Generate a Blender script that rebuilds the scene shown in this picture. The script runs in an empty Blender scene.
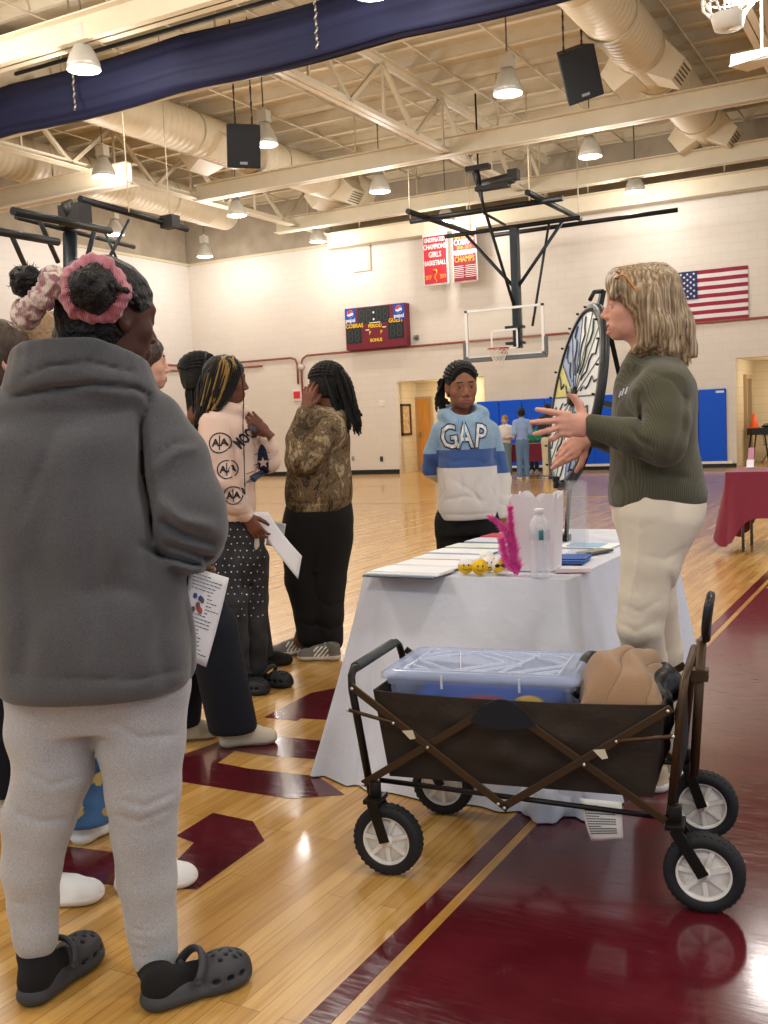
import bpy, bmesh, math, random
import numpy as np
from mathutils import Vector, Matrix, Euler, Quaternion
PI = math.pi
random.seed(7)
S = bpy.context.scene
COL = S.collection
# ------------------------------------------------------------------ camera
F = 1025.0
H = 1.32
def _v(px, py): return Vector(((px-384)/F, -(py-512)/F, -1.0))
cY = _v(944, 400).normalized()
cX = -_v(-1492, 510); cX = (cX - cY*cX.dot(cY)).normalized()
cZ = cX.cross(cY).normalized()
R = Matrix((cX, cY, cZ))            # camera vector -> world vector
CAM = Vector((0, 0, H))
cd = bpy.data.cameras.new('camera'); cam = bpy.data.objects.new('camera', cd); COL.objects.link(cam)
cam.matrix_world = Matrix.Translation(CAM) @ R.to_4x4()
cd.sensor_fit = 'HORIZONTAL'; cd.sensor_width = 36; cd.lens = F*36/768; cd.clip_end = 200
S.camera = cam
fw = R @ Vector((0, 0, -1)); fw.z = 0; fw.normalize()
YAW = math.atan2(-fw.x, fw.y)
RT = Vector((fw.y, -fw.x, 0))
def ray(px, py): return R @ _v(px, py)
def G(px, py, z=0.0):
    r = ray(px, py); t = (z-H)/r.z; return CAM + r*t
def AY(px, py, y):
    r = ray(px, py); return CAM + r*(y/r.y)
def AX(px, py, x):
    r = ray(px, py); return CAM + r*(x/r.x)
def AD(px, py, d):                 # point at horizontal depth d in front of the camera
    r = ray(px, py); return CAM + r*(d/(r.x*fw.x+r.y*fw.y))
def DEP(p): return p.x*fw.x + p.y*fw.y
# ------------------------------------------------------------------ materials
_m = {}
def ramp(nt, fac, stops, interp='LINEAR'):
    n = nt.nodes.new('ShaderNodeValToRGB'); n.color_ramp.interpolation = interp
    e = n.color_ramp.elements
    while len(e) < len(stops): e.new(0.5)
    for i, (p, c) in enumerate(stops):
        e[i].position = p; e[i].color = (c[0], c[1], c[2], 1)
    nt.links.new(fac, n.inputs[0]); return n.outputs[0]
def hx(s):
    s = s.lstrip('#'); c = [int(s[i:i+2], 16)/255 for i in (0, 2, 4)]
    return tuple(x/12.92 if x <= .04045 else ((x+.055)/1.055)**2.4 for x in c)
def mat(name, col=None, rough=.6, metal=0, var=0, vs=20, bump=0, bs=200, spec=.5, emit=None, es=1, trans=0, alpha=1, sheen=0, ior=1.45, coat=0, stretch=None, sss=0, fn=None):
    if name in _m: return _m[name]
    m = bpy.data.materials.new(name); m.use_nodes = True; nt = m.node_tree
    b = nt.nodes['Principled BSDF']
    if isinstance(col, str): col = hx(col)
    if col: b.inputs['Base Color'].default_value = (*col, 1)
    b.inputs['Roughness'].default_value = rough; b.inputs['Metallic'].default_value = metal
    b.inputs['Specular IOR Level'].default_value = spec
    b.inputs['IOR'].default_value = ior
    if coat: b.inputs['Coat Weight'].default_value = coat; b.inputs['Coat Roughness'].default_value = .08
    if sheen: b.inputs['Sheen Weight'].default_value = sheen
    if sss:
        b.inputs['Subsurface Weight'].default_value = sss; b.inputs['Subsurface Radius'].default_value = (.02, .008, .004); b.inputs['Subsurface Scale'].default_value = .3
    if trans: b.inputs['Transmission Weight'].default_value = trans
    if alpha < 1: b.inputs['Alpha'].default_value = alpha
    if emit:
        if isinstance(emit, str): emit = hx(emit)
        b.inputs['Emission Color'].default_value = (*emit, 1); b.inputs['Emission Strength'].default_value = es
    tc = nt.nodes.new('ShaderNodeTexCoord'); co = tc.outputs['Object']
    if stretch:
        mp = nt.nodes.new('ShaderNodeMapping'); mp.inputs['Scale'].default_value = stretch
        nt.links.new(co, mp.inputs[0]); co = mp.outputs[0]
    if var and col:
        n = nt.nodes.new('ShaderNodeTexNoise'); n.inputs['Scale'].default_value = vs; n.inputs['Detail'].default_value = 3
        nt.links.new(co, n.inputs[0])
        o = ramp(nt, n.outputs[0], [(.3, [c*(1-var) for c in col]), (.7, [min(1, c*(1+var)) for c in col])])
        nt.links.new(o, b.inputs['Base Color'])
    if bump:
        n = nt.nodes.new('ShaderNodeTexNoise'); n.inputs['Scale'].default_value = bs; n.inputs['Detail'].default_value = 2
        nt.links.new(co, n.inputs[0])
        bp = nt.nodes.new('ShaderNodeBump'); bp.inputs['Strength'].default_value = bump; bp.inputs['Distance'].default_value = .01
        nt.links.new(n.outputs[0], bp.inputs['Height']); nt.links.new(bp.outputs[0], b.inputs['Normal'])
    if fn: fn(nt, b, co)
    _m[name] = m; return m
def N(nt, t, ins=None, **props):
    n = nt.nodes.new(t)
    for k, v in props.items(): setattr(n, k, v)
    for k, v in (ins or {}).items():
        if hasattr(v, 'is_output'): nt.links.new(v, n.inputs[k])
        else: n.inputs[k].default_value = v
    return n
def mth(nt, op, a, b=0.0, c=None):
    n = nt.nodes.new('ShaderNodeMath'); n.operation = op
    for i, v in enumerate((a, b) if c is None else (a, b, c)):
        if hasattr(v, 'is_output'): nt.links.new(v, n.inputs[i])
        else: n.inputs[i].default_value = v
    return n.outputs[0]
def mixc(nt, f, a, b):
    n = nt.nodes.new('ShaderNodeMix'); n.data_type = 'RGBA'
    for i, v in ((0, f), (6, a), (7, b)):
        if hasattr(v, 'is_output'): nt.links.new(v, n.inputs[i])
        else: n.inputs[i].default_value = v if i == 0 else (*v[:3], 1)
    return n.outputs[2]
def sep(nt, co):
    n = nt.nodes.new('ShaderNodeSeparateXYZ'); nt.links.new(co, n.inputs[0]); return n.outputs
# ------------------------------------------------------------------ mesh builder
class MB:
    def __init__(s): s.v = []; s.f = []; s.mi = []; s.cur = 0; s.sm = []; s.smooth = False
    def m(s, i): s.cur = i; return s
    def _add(s, vs, fs, smooth=None):
        o = len(s.v); s.v += [tuple(v) for v in vs]
        for f in fs: s.f.append([i+o for i in f]); s.mi.append(s.cur); s.sm.append(s.smooth if smooth is None else smooth)
        return s
    def box(s, c, d, rot=None):
        c = Vector(c); x, y, z = [q/2 for q in d]
        vs = [Vector((a*x, b*y, e*z)) for a in (-1, 1) for b in (-1, 1) for e in (-1, 1)]
        if rot is not None:
            M = rot if isinstance(rot, Matrix) else Euler(rot).to_matrix()
            vs = [M @ v for v in vs]
        return s._add([v+c for v in vs], [(0, 1, 3, 2), (4, 6, 7, 5), (0, 4, 5, 1), (2, 3, 7, 6), (0, 2, 6, 4), (1, 5, 7, 3)], False)
    def bar(s, a, b, w, h, up=(0, 0, 1)):     # box from a to b with width w (sideways) and height h (along up)
        a = Vector(a); b = Vector(b); d = b-a; L = d.length; d.normalize()
        up = Vector(up); sx = d.cross(up)
        if sx.length < 1e-4: sx = d.cross(Vector((1, 0, 0)))
        sx.normalize(); u = sx.cross(d)
        return s.box((a+b)/2, (w, L, h), Matrix((sx, d, u)).transposed())
    def tube(s, pts, r, n=8, cap=True, closed=False, flat=None):
        pts = [Vector(p) for p in pts]; k = len(pts)
        rs = r if hasattr(r, '__len__') else [r]*k
        vs = []; prev = None
        for i, p in enumerate(pts):
            if closed: t = pts[(i+1) % k]-pts[i-1]
            else: t = pts[min(i+1, k-1)]-pts[max(i-1, 0)]
            if t.length < 1e-9: t = Vector((0, 0, 1))
            t.normalize()
            if prev is None:
                ref = Vector((0, 0, 1)) if abs(t.z) < .9 else Vector((0, 1, 0))
                a = t.cross(ref).normalized()
            else:
                a = prev - t*prev.dot(t)
                a = a.normalized() if a.length > 1e-6 else t.orthogonal().normalized()
            prev = a; b = t.cross(a)
            for j in range(n):
                q = 2*PI*j/n
                vs.append(p + a*(math.cos(q)*rs[i]) + b*(math.sin(q)*rs[i]*(flat or 1)))
        fs = []
        for i in range(k if closed else k-1):
            i2 = (i+1) % k
            for j in range(n):
                fs.append((i*n+j, i*n+(j+1) % n, i2*n+(j+1) % n, i2*n+j))
        s._add(vs, fs, n > 4)
        if cap and not closed:
            o = len(s.v)-k*n
            for ring, rev in ((0, True), (k-1, False)):
                f = [o+ring*n+j for j in range(n)]
                if rev: f.reverse()
                s.f.append(f); s.mi.append(s.cur); s.sm.append(False)
        return s
    def lathe(s, prof, c=(0, 0, 0), n=24, M=None, smooth=True):  # prof (r, z)
        c = Vector(c); vs = []
        for r, z in prof:
            for j in range(n):
                q = 2*PI*j/n; v = Vector((r*math.cos(q), r*math.sin(q), z))
                if M is not None: v = M @ v
                vs.append(v+c)
        fs = [(i*n+j, i*n+(j+1) % n, (i+1)*n+(j+1) % n, (i+1)*n+j) for i in range(len(prof)-1) for j in range(n)]
        s._add(vs, fs, smooth)
        o = len(s.v)-len(vs)
        if prof[0][0] > 1e-6: s.f.append([o+j for j in range(n)][::-1]); s.mi.append(s.cur); s.sm.append(False)
        if prof[-1][0] > 1e-6: s.f.append([o+(len(prof)-1)*n+j for j in range(n)]); s.mi.append(s.cur); s.sm.append(False)
        return s
    def poly(s, pts, th=None, nrm=(0, 0, 1)):
        pts = [Vector(p) for p in pts]; k = len(pts)
        if th is None: return s._add(pts, [tuple(range(k))], False)
        n = Vector(nrm)*th
        s._add(pts+[p+n for p in pts], [tuple(range(k))[::-1], tuple(range(k, 2*k))]+[(i, (i+1) % k, k+(i+1) % k, k+i) for i in range(k)], False)
        return s
    def grid(s, fn, nu, nv, smooth=True, closeu=False):
        vs = [fn(i/(nu if closeu else nu-1), j/(nv-1)) for i in range(nu) for j in range(nv)]
        fs = []
        for i in range(nu if closeu else nu-1):
            i2 = (i+1) % nu
            for j in range(nv-1):
                fs.append((i*nv+j, i2*nv+j, i2*nv+j+1, i*nv+j+1))
        return s._add(vs, fs, smooth)
    def ell(s, c, r, n=12, M=None):
        pr = [(math.sin(PI*i/n), -math.cos(PI*i/n)) for i in range(n+1)]
        c = Vector(c); vs = []
        for a, z in pr:
            for j in range(n*2):
                q = PI*j/n; v = Vector((a*math.cos(q)*r[0], a*math.sin(q)*r[1], z*r[2]))
                if M is not None: v = M @ v
                vs.append(v+c)
        m = n*2
        return s._add(vs, [(i*m+j, i*m+(j+1) % m, (i+1)*m+(j+1) % m, (i+1)*m+j) for i in range(n) for j in range(m)], True)
    def join(s, o, M=None):
        k = len(s.v); s.v += [tuple(M @ Vector(v)) if M is not None else v for v in o.v]
        s.f += [[i+k for i in f] for f in o.f]; s.mi += o.mi; s.sm += o.sm; return s
    def each(s, name, ms, parent=None, **k):     # one object per separate piece
        par = list(range(len(s.v)))
        def fd(a):
            while par[a] != a: par[a] = par[par[a]]; a = par[a]
            return a
        for f in s.f:
            r = fd(f[0])
            for q in f[1:]: par[fd(q)] = r
        grp = {}
        for i, f in enumerate(s.f): grp.setdefault(fd(f[0]), []).append(i)
        for ids in grp.values():
            m = {}; b = MB()
            for i in ids:
                for q in s.f[i]:
                    if q not in m: m[q] = len(b.v); b.v.append(s.v[q])
                b.f.append([m[q] for q in s.f[i]]); b.mi.append(s.mi[i]); b.sm.append(s.sm[i])
            b.build(name, ms, parent, **k)
    def build(s, name, ms, parent=None, loc=None, rz=None, bevel=0, seg=2, solid=0, sub=0, fix=True):
        me = bpy.data.meshes.new(name); me.from_pydata(s.v, [], s.f)
        if fix:
            bm = bmesh.new(); bm.from_mesh(me)
            bmesh.ops.recalc_face_normals(bm, faces=bm.faces); bm.to_mesh(me); bm.free()
        if not isinstance(ms, (list, tuple)): ms = [ms]
        for q in ms: me.materials.append(q)
        me.polygons.foreach_set('material_index', s.mi); me.polygons.foreach_set('use_smooth', s.sm); me.update()
        return link(name, me, parent, loc, rz, bevel, seg, solid, sub)
def link(name, me, parent=None, loc=None, rz=None, bevel=0, seg=2, solid=0, sub=0):
    o = bpy.data.objects.new(name, me); COL.objects.link(o)
    if parent is not None: o.parent = parent
    if loc is not None: o.location = loc
    if rz is not None: o.rotation_euler.z = rz
    if solid: md = o.modifiers.new('s', 'SOLIDIFY'); md.thickness = solid; md.offset = 0
    if bevel:
        md = o.modifiers.new('b', 'BEVEL'); md.width = bevel; md.segments = seg; md.limit_method = 'ANGLE'; md.angle_limit = .7
    if sub: md = o.modifiers.new('ss', 'SUBSURF'); md.levels = md.render_levels = sub
    return o
def tag(o, label, cat, group=None, kind=None):
    o['label'] = label; o['category'] = cat
    if group: o['group'] = group
    if kind: o['kind'] = kind
    return o
def thing(name, loc, label, cat, group=None, rz=0.0):
    o = bpy.data.objects.new(name, None); COL.objects.link(o); o.empty_display_size = .1
    o.location = loc; o.rotation_euler.z = rz
    return tag(o, label, cat, group)
def struct(o, label=None):
    o['kind'] = 'structure'
    if label: o['label'] = label
    return o
def copy_tree(o, parent=None, top=True):
    c = o.copy(); COL.objects.link(c)
    if parent is not None: c.parent = parent
    for ch in o.children: copy_tree(ch, c, False)
    return c
def text_mb(body, size, M, depth=.002, mi=0, bold=0, align='CENTER', sx=1, sy=1, res=2, space=1):
    """outline of a word as mesh data laid in the XY plane, moved by M"""
    cu = bpy.data.curves.new('t', 'FONT'); cu.body = body; cu.size = size; cu.extrude = depth; cu.offset = bold
    cu.align_x = align; cu.align_y = 'CENTER'; cu.resolution_u = res; cu.space_character = space
    o = bpy.data.objects.new('t', cu); COL.objects.link(o)
    dg = bpy.context.evaluated_depsgraph_get(); dg.update()
    me = bpy.data.meshes.new_from_object(o.evaluated_get(dg))
    b = MB(); b.v = [tuple(M @ Vector((v.co.x*sx, v.co.y*sy, v.co.z))) for v in me.vertices]
    b.f = [list(p.vertices) for p in me.polygons]; b.mi = [mi]*len(b.f); b.sm = [False]*len(b.f)
    bpy.data.objects.remove(o); bpy.data.curves.remove(cu); bpy.data.meshes.remove(me)
    return b
# ------------------------------------------------------------------ signed distance sculpting
class SDF:
    """smooth union of tapered limbs, ellipsoids and lofted sections, meshed by surface nets"""
    def __init__(s, lo, hi, h):
        s.h = h; s.lo = np.array(lo, float)
        n = np.ceil((np.array(hi, float)-s.lo)/h).astype(int)+1
        s.n = n; s.F = np.full(tuple(n), 1.0, np.float32)
        s.ax = [s.lo[i]+h*np.arange(n[i]) for i in range(3)]
    def sub(s, lo, hi, pad):
        sl = []
        for i in range(3):
            a = int(max(0, math.floor((lo[i]-pad-s.lo[i])/s.h))); b = int(min(s.n[i], math.ceil((hi[i]+pad-s.lo[i])/s.h)+1))
            if b <= a: return None, None
            sl.append(slice(a, b))
        X, Y, Z = np.meshgrid(s.ax[0][sl[0]], s.ax[1][sl[1]], s.ax[2][sl[2]], indexing='ij')
        return tuple(sl), (X, Y, Z)
    def comb(s, sl, d, k, op):
        A = s.F[sl]; d = d.astype(np.float32)
        if op == 'u':
            if k > 0:
                hh = np.clip(.5+.5*(A-d)/k, 0, 1); s.F[sl] = A*(1-hh)+d*hh-k*hh*(1-hh)
            else: s.F[sl] = np.minimum(A, d)
        elif op == 's':
            kk = max(k, 1e-5); hh = np.clip(.5-.5*(A+d)/kk, 0, 1); s.F[sl] = A*(1-hh)-d*hh+kk*hh*(1-hh)
        elif op == 'i':
            s.F[sl] = np.maximum(A, d)
    def cap(s, a, b, ra, rb=None, k=.02, flat=None, op='u'):
        rb = ra if rb is None else rb; a = np.array(a, float); b = np.array(b, float); r = max(ra, rb)*(1.0)
        sl, P = s.sub(np.minimum(a, b)-r, np.maximum(a, b)+r, k+3*s.h)
        if sl is None: return s
        ab = b-a; L2 = max(ab@ab, 1e-12)
        t = np.clip(sum((P[i]-a[i])*ab[i] for i in range(3))/L2, 0, 1)
        D = [P[i]-a[i]-t*ab[i] for i in range(3)]
        if flat:
            nv, q = flat; nv = np.array(nv, float); nv /= np.linalg.norm(nv)
            c = sum(D[i]*nv[i] for i in range(3)); D = [D[i]+c*nv[i]*(1/q-1) for i in range(3)]
        d = np.sqrt(sum(x*x for x in D))-(ra+(rb-ra)*t)
        if flat: d = d*(.5+.5*q)
        s.comb(sl, d, k, op); return s
    def chain(s, pts, rs, k=.02, flat=None, op='u'):
        for i in range(len(pts)-1): s.cap(pts[i], pts[i+1], rs[i], rs[i+1], k if i == 0 else max(k*.5, .004), flat, op)
        return s
    def ell(s, c, r, rot=None, k=.02, op='u'):
        c = np.array(c, float); R0 = max(r)
        sl, P = s.sub(c-R0, c+R0, k+3*s.h)
        if sl is None: return s
        D = [P[i]-c[i] for i in range(3)]
        if rot is not None:
            M = Euler(rot).to_matrix().inverted() if not isinstance(rot, Matrix) else rot.inverted()
            D = [M[i][0]*D[0]+M[i][1]*D[1]+M[i][2]*D[2] for i in range(3)]
        k0 = np.sqrt(sum((D[i]/r[i])**2 for i in range(3)))+1e-9
        k1 = np.sqrt(sum((D[i]/r[i]**2)**2 for i in range(3)))+1e-9
        s.comb(sl, k0*(k0-1)/k1, k, op); return s
    def loft(s, secs, k=.02, n=2.3, op='u'):     # secs (z, cx, cy, rx, ry), rising z
        A = np.array(secs, float); r = A[:, 3:5].max()
        lo = np.array([(A[:, 1]-r).min(), (A[:, 2]-r).min(), A[0, 0]]); hi = np.array([(A[:, 1]+r).max(), (A[:, 2]+r).max(), A[-1, 0]])
        sl, P = s.sub(lo, hi, k+3*s.h)
        if sl is None: return s
        z = P[2]; zz = s.ax[2][sl[2]]
        def cr(col):    # smooth interpolation of a column over z
            xs, ys = A[:, 0], A[:, col]
            m = np.gradient(ys, xs) if len(xs) > 2 else np.array([(ys[1]-ys[0])/(xs[1]-xs[0])]*2)
            i = np.clip(np.searchsorted(xs, zz)-1, 0, len(xs)-2); hh = xs[i+1]-xs[i]; t = np.clip((zz-xs[i])/hh, 0, 1)
            return ((2*t**3-3*t**2+1)*ys[i]+(t**3-2*t**2+t)*hh*m[i]+(-2*t**3+3*t**2)*ys[i+1]+(t**3-t**2)*hh*m[i+1])[None, None, :]
        cx, cy, rx, ry = cr(1), cr(2), np.maximum(cr(3), .004), np.maximum(cr(4), .004)
        u = np.abs((P[0]-cx)/rx)**n+np.abs((P[1]-cy)/ry)**n
        u = u**(1/n); d = (u-1)*np.minimum(rx, ry)
        dz = np.maximum(A[0, 0]-z, z-A[-1, 0])
        d = np.where(dz > 0, np.sqrt(np.maximum(d, 0)**2+dz**2), np.maximum(d, dz))
        s.comb(sl, d, k, op); return s
    def fold(s, pts, amp, w):        # amp > 0 carves a crease, amp < 0 raises a ridge; soft ends
        pts = [np.array(p, float) for p in pts]; al = np.array(pts)
        sl, P = s.sub(al.min(0), al.max(0), 3*w)
        if sl is None: return s
        best = None
        n = len(pts)-1
        for i in range(n):
            a, b = pts[i], pts[i+1]; ab = b-a; t = np.clip(sum((P[j]-a[j])*ab[j] for j in range(3))/max(ab@ab, 1e-12), 0, 1)
            d2 = sum((P[j]-a[j]-t*ab[j])**2 for j in range(3)); g = (i+t)/n
            if best is None: best, T = d2, g
            else: T = np.where(d2 < best, g, T); best = np.minimum(best, d2)
        e = np.sqrt(np.clip(4*T*(1-T), 0, 1))
        s.F[sl] += (amp*np.exp(-best/w**2)*(.25+.75*e)).astype(np.float32); return s
    def cut(s, nrm, off):            # keep the side where p.nrm < off
        X, Y, Z = np.meshgrid(*s.ax, indexing='ij'); s.F = np.maximum(s.F, (X*nrm[0]+Y*nrm[1]+Z*nrm[2]-off).astype(np.float32)); return s
    def wob(s, amp, freq, seed=0):   # gentle uneven surface
        X, Y, Z = np.meshgrid(*s.ax, indexing='ij', sparse=True); rg = np.random.RandomState(seed); acc = 0
        for i in range(7):
            k = rg.normal(size=3); k = k/np.linalg.norm(k)*freq*(0.6+rg.rand()*1.4); acc = acc+np.sin(k[0]*X+k[1]*Y+k[2]*Z+rg.rand()*6.28)/(1+i*.3)
        s.F += (acc*amp/2.2).astype(np.float32); return s
    def shell(s, th):                # hollow: keep a skin of thickness th inside the surface
        s.F = np.maximum(s.F, -(s.F+th)); return s
    def mb(s, smooth_it=1):
        Fp = np.pad(s.F, 1, constant_values=1.0); n = np.array(Fp.shape); neg = Fp < 0
        o = s.lo-s.h
        cs = [(a, b, c) for a in (0, 1) for b in (0, 1) for c in (0, 1)]
        def V(A, c): return A[c[0]:n[0]-1+c[0], c[1]:n[1]-1+c[1], c[2]:n[2]-1+c[2]]
        cnt = sum(V(neg, c).astype(np.int8) for c in cs); act = (cnt > 0) & (cnt < 8)
        I = np.argwhere(act); idx = -np.ones(act.shape, np.int64); idx[act] = np.arange(len(I))
        acc = np.zeros((len(I), 3)); w = np.zeros(len(I))
        for ai in range(len(cs)):
            for bi in range(ai+1, len(cs)):
                a, b = cs[ai], cs[bi]
                if sum(abs(a[q]-b[q]) for q in range(3)) != 1: continue
                fa = Fp[I[:, 0]+a[0], I[:, 1]+a[1], I[:, 2]+a[2]]; fb = Fp[I[:, 0]+b[0], I[:, 1]+b[1], I[:, 2]+b[2]]
                m = (fa < 0) != (fb < 0); t = np.where(m, fa/np.where(m, fa-fb, 1), 0)
                p = np.array(a)+t[:, None]*(np.array(b)-np.array(a)); acc += p*m[:, None]; w += m
        P = (I+acc/w[:, None])*s.h+o
        quads = []
        for ax in range(3):
            u, v = (ax+1) % 3, (ax+2) % 3
            sa = [slice(None)]*3; sb = [slice(None)]*3; sa[ax] = slice(0, n[ax]-1); sb[ax] = slice(1, n[ax])
            A = neg[tuple(sa)]; B = neg[tuple(sb)]; E = np.argwhere(A != B)
            E = E[(E[:, u] > 0) & (E[:, v] > 0) & (E[:, u] < n[u]-1) & (E[:, v] < n[v]-1)]
            flip = A[E[:, 0], E[:, 1], E[:, 2]]
            def C(du, dv):
                q = E.copy(); q[:, u] += du; q[:, v] += dv; return idx[q[:, 0], q[:, 1], q[:, 2]]
            Q = np.stack([C(-1, -1), C(0, -1), C(0, 0), C(-1, 0)], 1)
            Q[~flip] = Q[~flip][:, ::-1]; quads.append(Q)
        Q = np.concatenate(quads)
        for _ in range(smooth_it):      # light Laplacian relax
            A = np.zeros_like(P); c = np.zeros(len(P))
            for i in range(4):
                a, b = Q[:, i], Q[:, (i+1) % 4]
                for q in range(3): A[:, q] += np.bincount(a, P[b, q], len(P))+np.bincount(b, P[a, q], len(P))
                c += np.bincount(a, minlength=len(P))+np.bincount(b, minlength=len(P))
            P = P*.5+.5*A/c[:, None]
        b = MB(); b.v = P.tolist(); b.f = Q.tolist(); b.mi = [0]*len(Q); b.sm = [True]*len(Q); return b
def rotz(a): return Matrix.Rotation(a, 3, 'Z')
def M4(loc=(0, 0, 0), rot=(0, 0, 0), sc=1): return Matrix.Translation(Vector(loc)) @ Euler(rot).to_matrix().to_4x4() @ Matrix.Scale(sc, 4)
def catmull(pts, n=6):
    pts = [Vector(p) for p in pts]; out = []
    for i in range(len(pts)-1):
        a = pts[max(i-1, 0)]; b = pts[i]; c = pts[i+1]; d = pts[min(i+2, len(pts)-1)]
        for j in range(n):
            t = j/n; out.append(.5*((2*b)+(c-a)*t+(2*a-5*b+4*c-d)*t*t+(-a+3*b-3*c+d)*t**3))
    out.append(pts[-1]); return out
# ------------------------------------------------------------------ render look
S.view_settings.view_transform = 'Standard'; S.view_settings.look = 'None'; S.view_settings.gamma = 1
S.view_settings.use_curve_mapping = False; S.view_settings.exposure = 0
try: S.cycles.use_denoising = True
except Exception: pass
S.cycles.max_bounces = 6; S.cycles.diffuse_bounces = 3; S.cycles.glossy_bounces = 3; S.cycles.transmission_bounces = 6; S.cycles.transparent_max_bounces = 12
S.cycles.sample_clamp_indirect = 4; S.cycles.caustics_reflective = False; S.cycles.caustics_refractive = False
D = 24.5; WL = -19.7; XR = 9.0; YB = -7.0; ZW = 6.3; ZT = 7.9
# ---- materials of the shell
def block_fn(c1, c2, mortar, axis):
    def fn(nt, b, co):
        s = sep(nt, co)
        cb = N(nt, 'ShaderNodeCombineXYZ', {0: s[axis], 1: s[2]}).outputs[0]
        br = N(nt, 'ShaderNodeTexBrick', {'Vector': cb, 'Color1': (*c1, 1), 'Color2': (*c2, 1), 'Mortar': (*mortar, 1), 'Scale': 1.0, 'Mortar Size': .006, 'Mortar Smooth': .4, 'Brick Width': .405, 'Row Height': .2025})
        nt.links.new(br.outputs[0], b.inputs['Base Color'])
        n = N(nt, 'ShaderNodeTexNoise', {'Vector': co, 'Scale': 25.0, 'Detail': 3.0})
        h = mth(nt, 'ADD', mth(nt, 'MULTIPLY', br.outputs[1], -1.0), mth(nt, 'MULTIPLY', n.outputs[0], .3))
        bp = N(nt, 'ShaderNodeBump', {'Height': h, 'Strength': .3, 'Distance': .01}); nt.links.new(bp.outputs[0], b.inputs['Normal'])
    return fn
wallm = mat('painted_block', (.8, .72, .62), .45, fn=block_fn(hx('ddd3c6'), hx('dad0c3'), hx('d3c8bb'), 0))
wallm_y = mat('painted_block_lit_side', (.8, .72, .62), .45, fn=block_fn(hx('ddd5cd'), hx('dad2ca'), hx('d3cac1'), 1))  # left wall: same block paint, its whiter lighting put into the colour
alc_m = mat('alcove_block', (.8, .7, .5), .5, fn=block_fn(hx('e6d5b4'), hx('e2d0ae'), hx('cdb994'), 1))
deckm = mat('deck_paint', hx('d6c8ae'), .8, var=.05, vs=3)
upm = mat('insulation_band', hx('a29480'), .9, var=.15, vs=2, bump=.5, bs=6)
steel = mat('cream_steel', hx('ddd0b6'), .45, var=.03, vs=4)
steel2 = mat('cream_steel_web', hx('cdbfa3'), .5)
ductm = None
black = mat('black_iron', hx('17191c'), .5, metal=.3)
white = mat('white_paint', hx('ecebe8'), .5)
# wood floor, narrow maple strips running away from the camera
def woodfn(nt, b, co):
    s = sep(nt, co)
    cb = N(nt, 'ShaderNodeCombineXYZ', {0: s[1], 1: s[0]}).outputs[0]
    br = N(nt, 'ShaderNodeTexBrick', {'Vector': cb, 'Color1': (*hx('bd9048'), 1), 'Color2': (*hx('d9b06c'), 1), 'Mortar': (*hx('8f6a3c'), 1), 'Scale': 1.0, 'Mortar Size': .0011, 'Mortar Smooth': .2, 'Brick Width': .9, 'Row Height': .057, 'Bias': 0.0}, offset=.37, offset_frequency=3)
    n = N(nt, 'ShaderNodeTexNoise', {'Vector': N(nt, 'ShaderNodeMapping', {0: co, 'Scale': (60, 2.5, 1)}).outputs[0], 'Scale': 1.0, 'Detail': 4.0})
    g = ramp(nt, n.outputs[0], [(.3, (.76, .69, .56)), (.55, (1, 1, 1)), (.8, (.88, .82, .70))])
    mx = N(nt, 'ShaderNodeMix', {0: 1.0, 6: br.outputs[0], 7: g}, data_type='RGBA', blend_type='MULTIPLY')
    n2 = N(nt, 'ShaderNodeTexNoise', {'Vector': N(nt, 'ShaderNodeMapping', {0: co, 'Scale': (9, 1.1, 1)}).outputs[0], 'Scale': 1.0, 'Detail': 1.0})
    mx2 = N(nt, 'ShaderNodeMix', {0: 1.0, 6: mx.outputs[2], 7: ramp(nt, n2.outputs[0], [(.35, (.88, .84, .78)), (.6, (1, 1, 1))])}, data_type='RGBA', blend_type='MULTIPLY')
    nt.links.new(mx2.outputs[2], b.inputs['Base Color'])
    w = N(nt, 'ShaderNodeTexNoise', {'Vector': N(nt, 'ShaderNodeMapping', {0: co, 'Scale': (8, 1.2, 1)}).outputs[0], 'Scale': 1.0, 'Detail': 2.0})
    bp = N(nt, 'ShaderNodeBump', {'Height': w.outputs[0], 'Strength': .12, 'Distance': .004})
    nt.links.new(bp.outputs[0], b.inputs['Normal']); nt.links.new(bp.outputs[0], b.inputs['Coat Normal'])
woodm = mat('maple_floor', (.7, .45, .2), .26, coat=.35, fn=woodfn)
def paintfn(nt, b, co):
    n = N(nt, 'ShaderNodeTexNoise', {'Vector': co, 'Scale': 4.0, 'Detail': 5.0})
    nt.links.new(ramp(nt, n.outputs[0], [(.3, hx('4a1019')), (.7, hx('5c1a24'))]), b.inputs['Base Color'])
    sc = N(nt, 'ShaderNodeTexNoise', {'Vector': N(nt, 'ShaderNodeMapping', {0: co, 'Scale': (3, 22, 1), 'Rotation': (0, 0, .6)}).outputs[0], 'Scale': 3.0, 'Detail': 6.0})
    nt.links.new(ramp(nt, sc.outputs[0], [(.45, (.13,)*3), (.75, (.3,)*3)]), b.inputs['Roughness'])
    bp = N(nt, 'ShaderNodeBump', {'Height': sc.outputs[0], 'Strength': .1, 'Distance': .003})
    nt.links.new(bp.outputs[0], b.inputs['Normal'])
maroonm = mat('maroon_floor_paint', (.1, .01, .02), .2, coat=.4, fn=paintfn)
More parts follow.
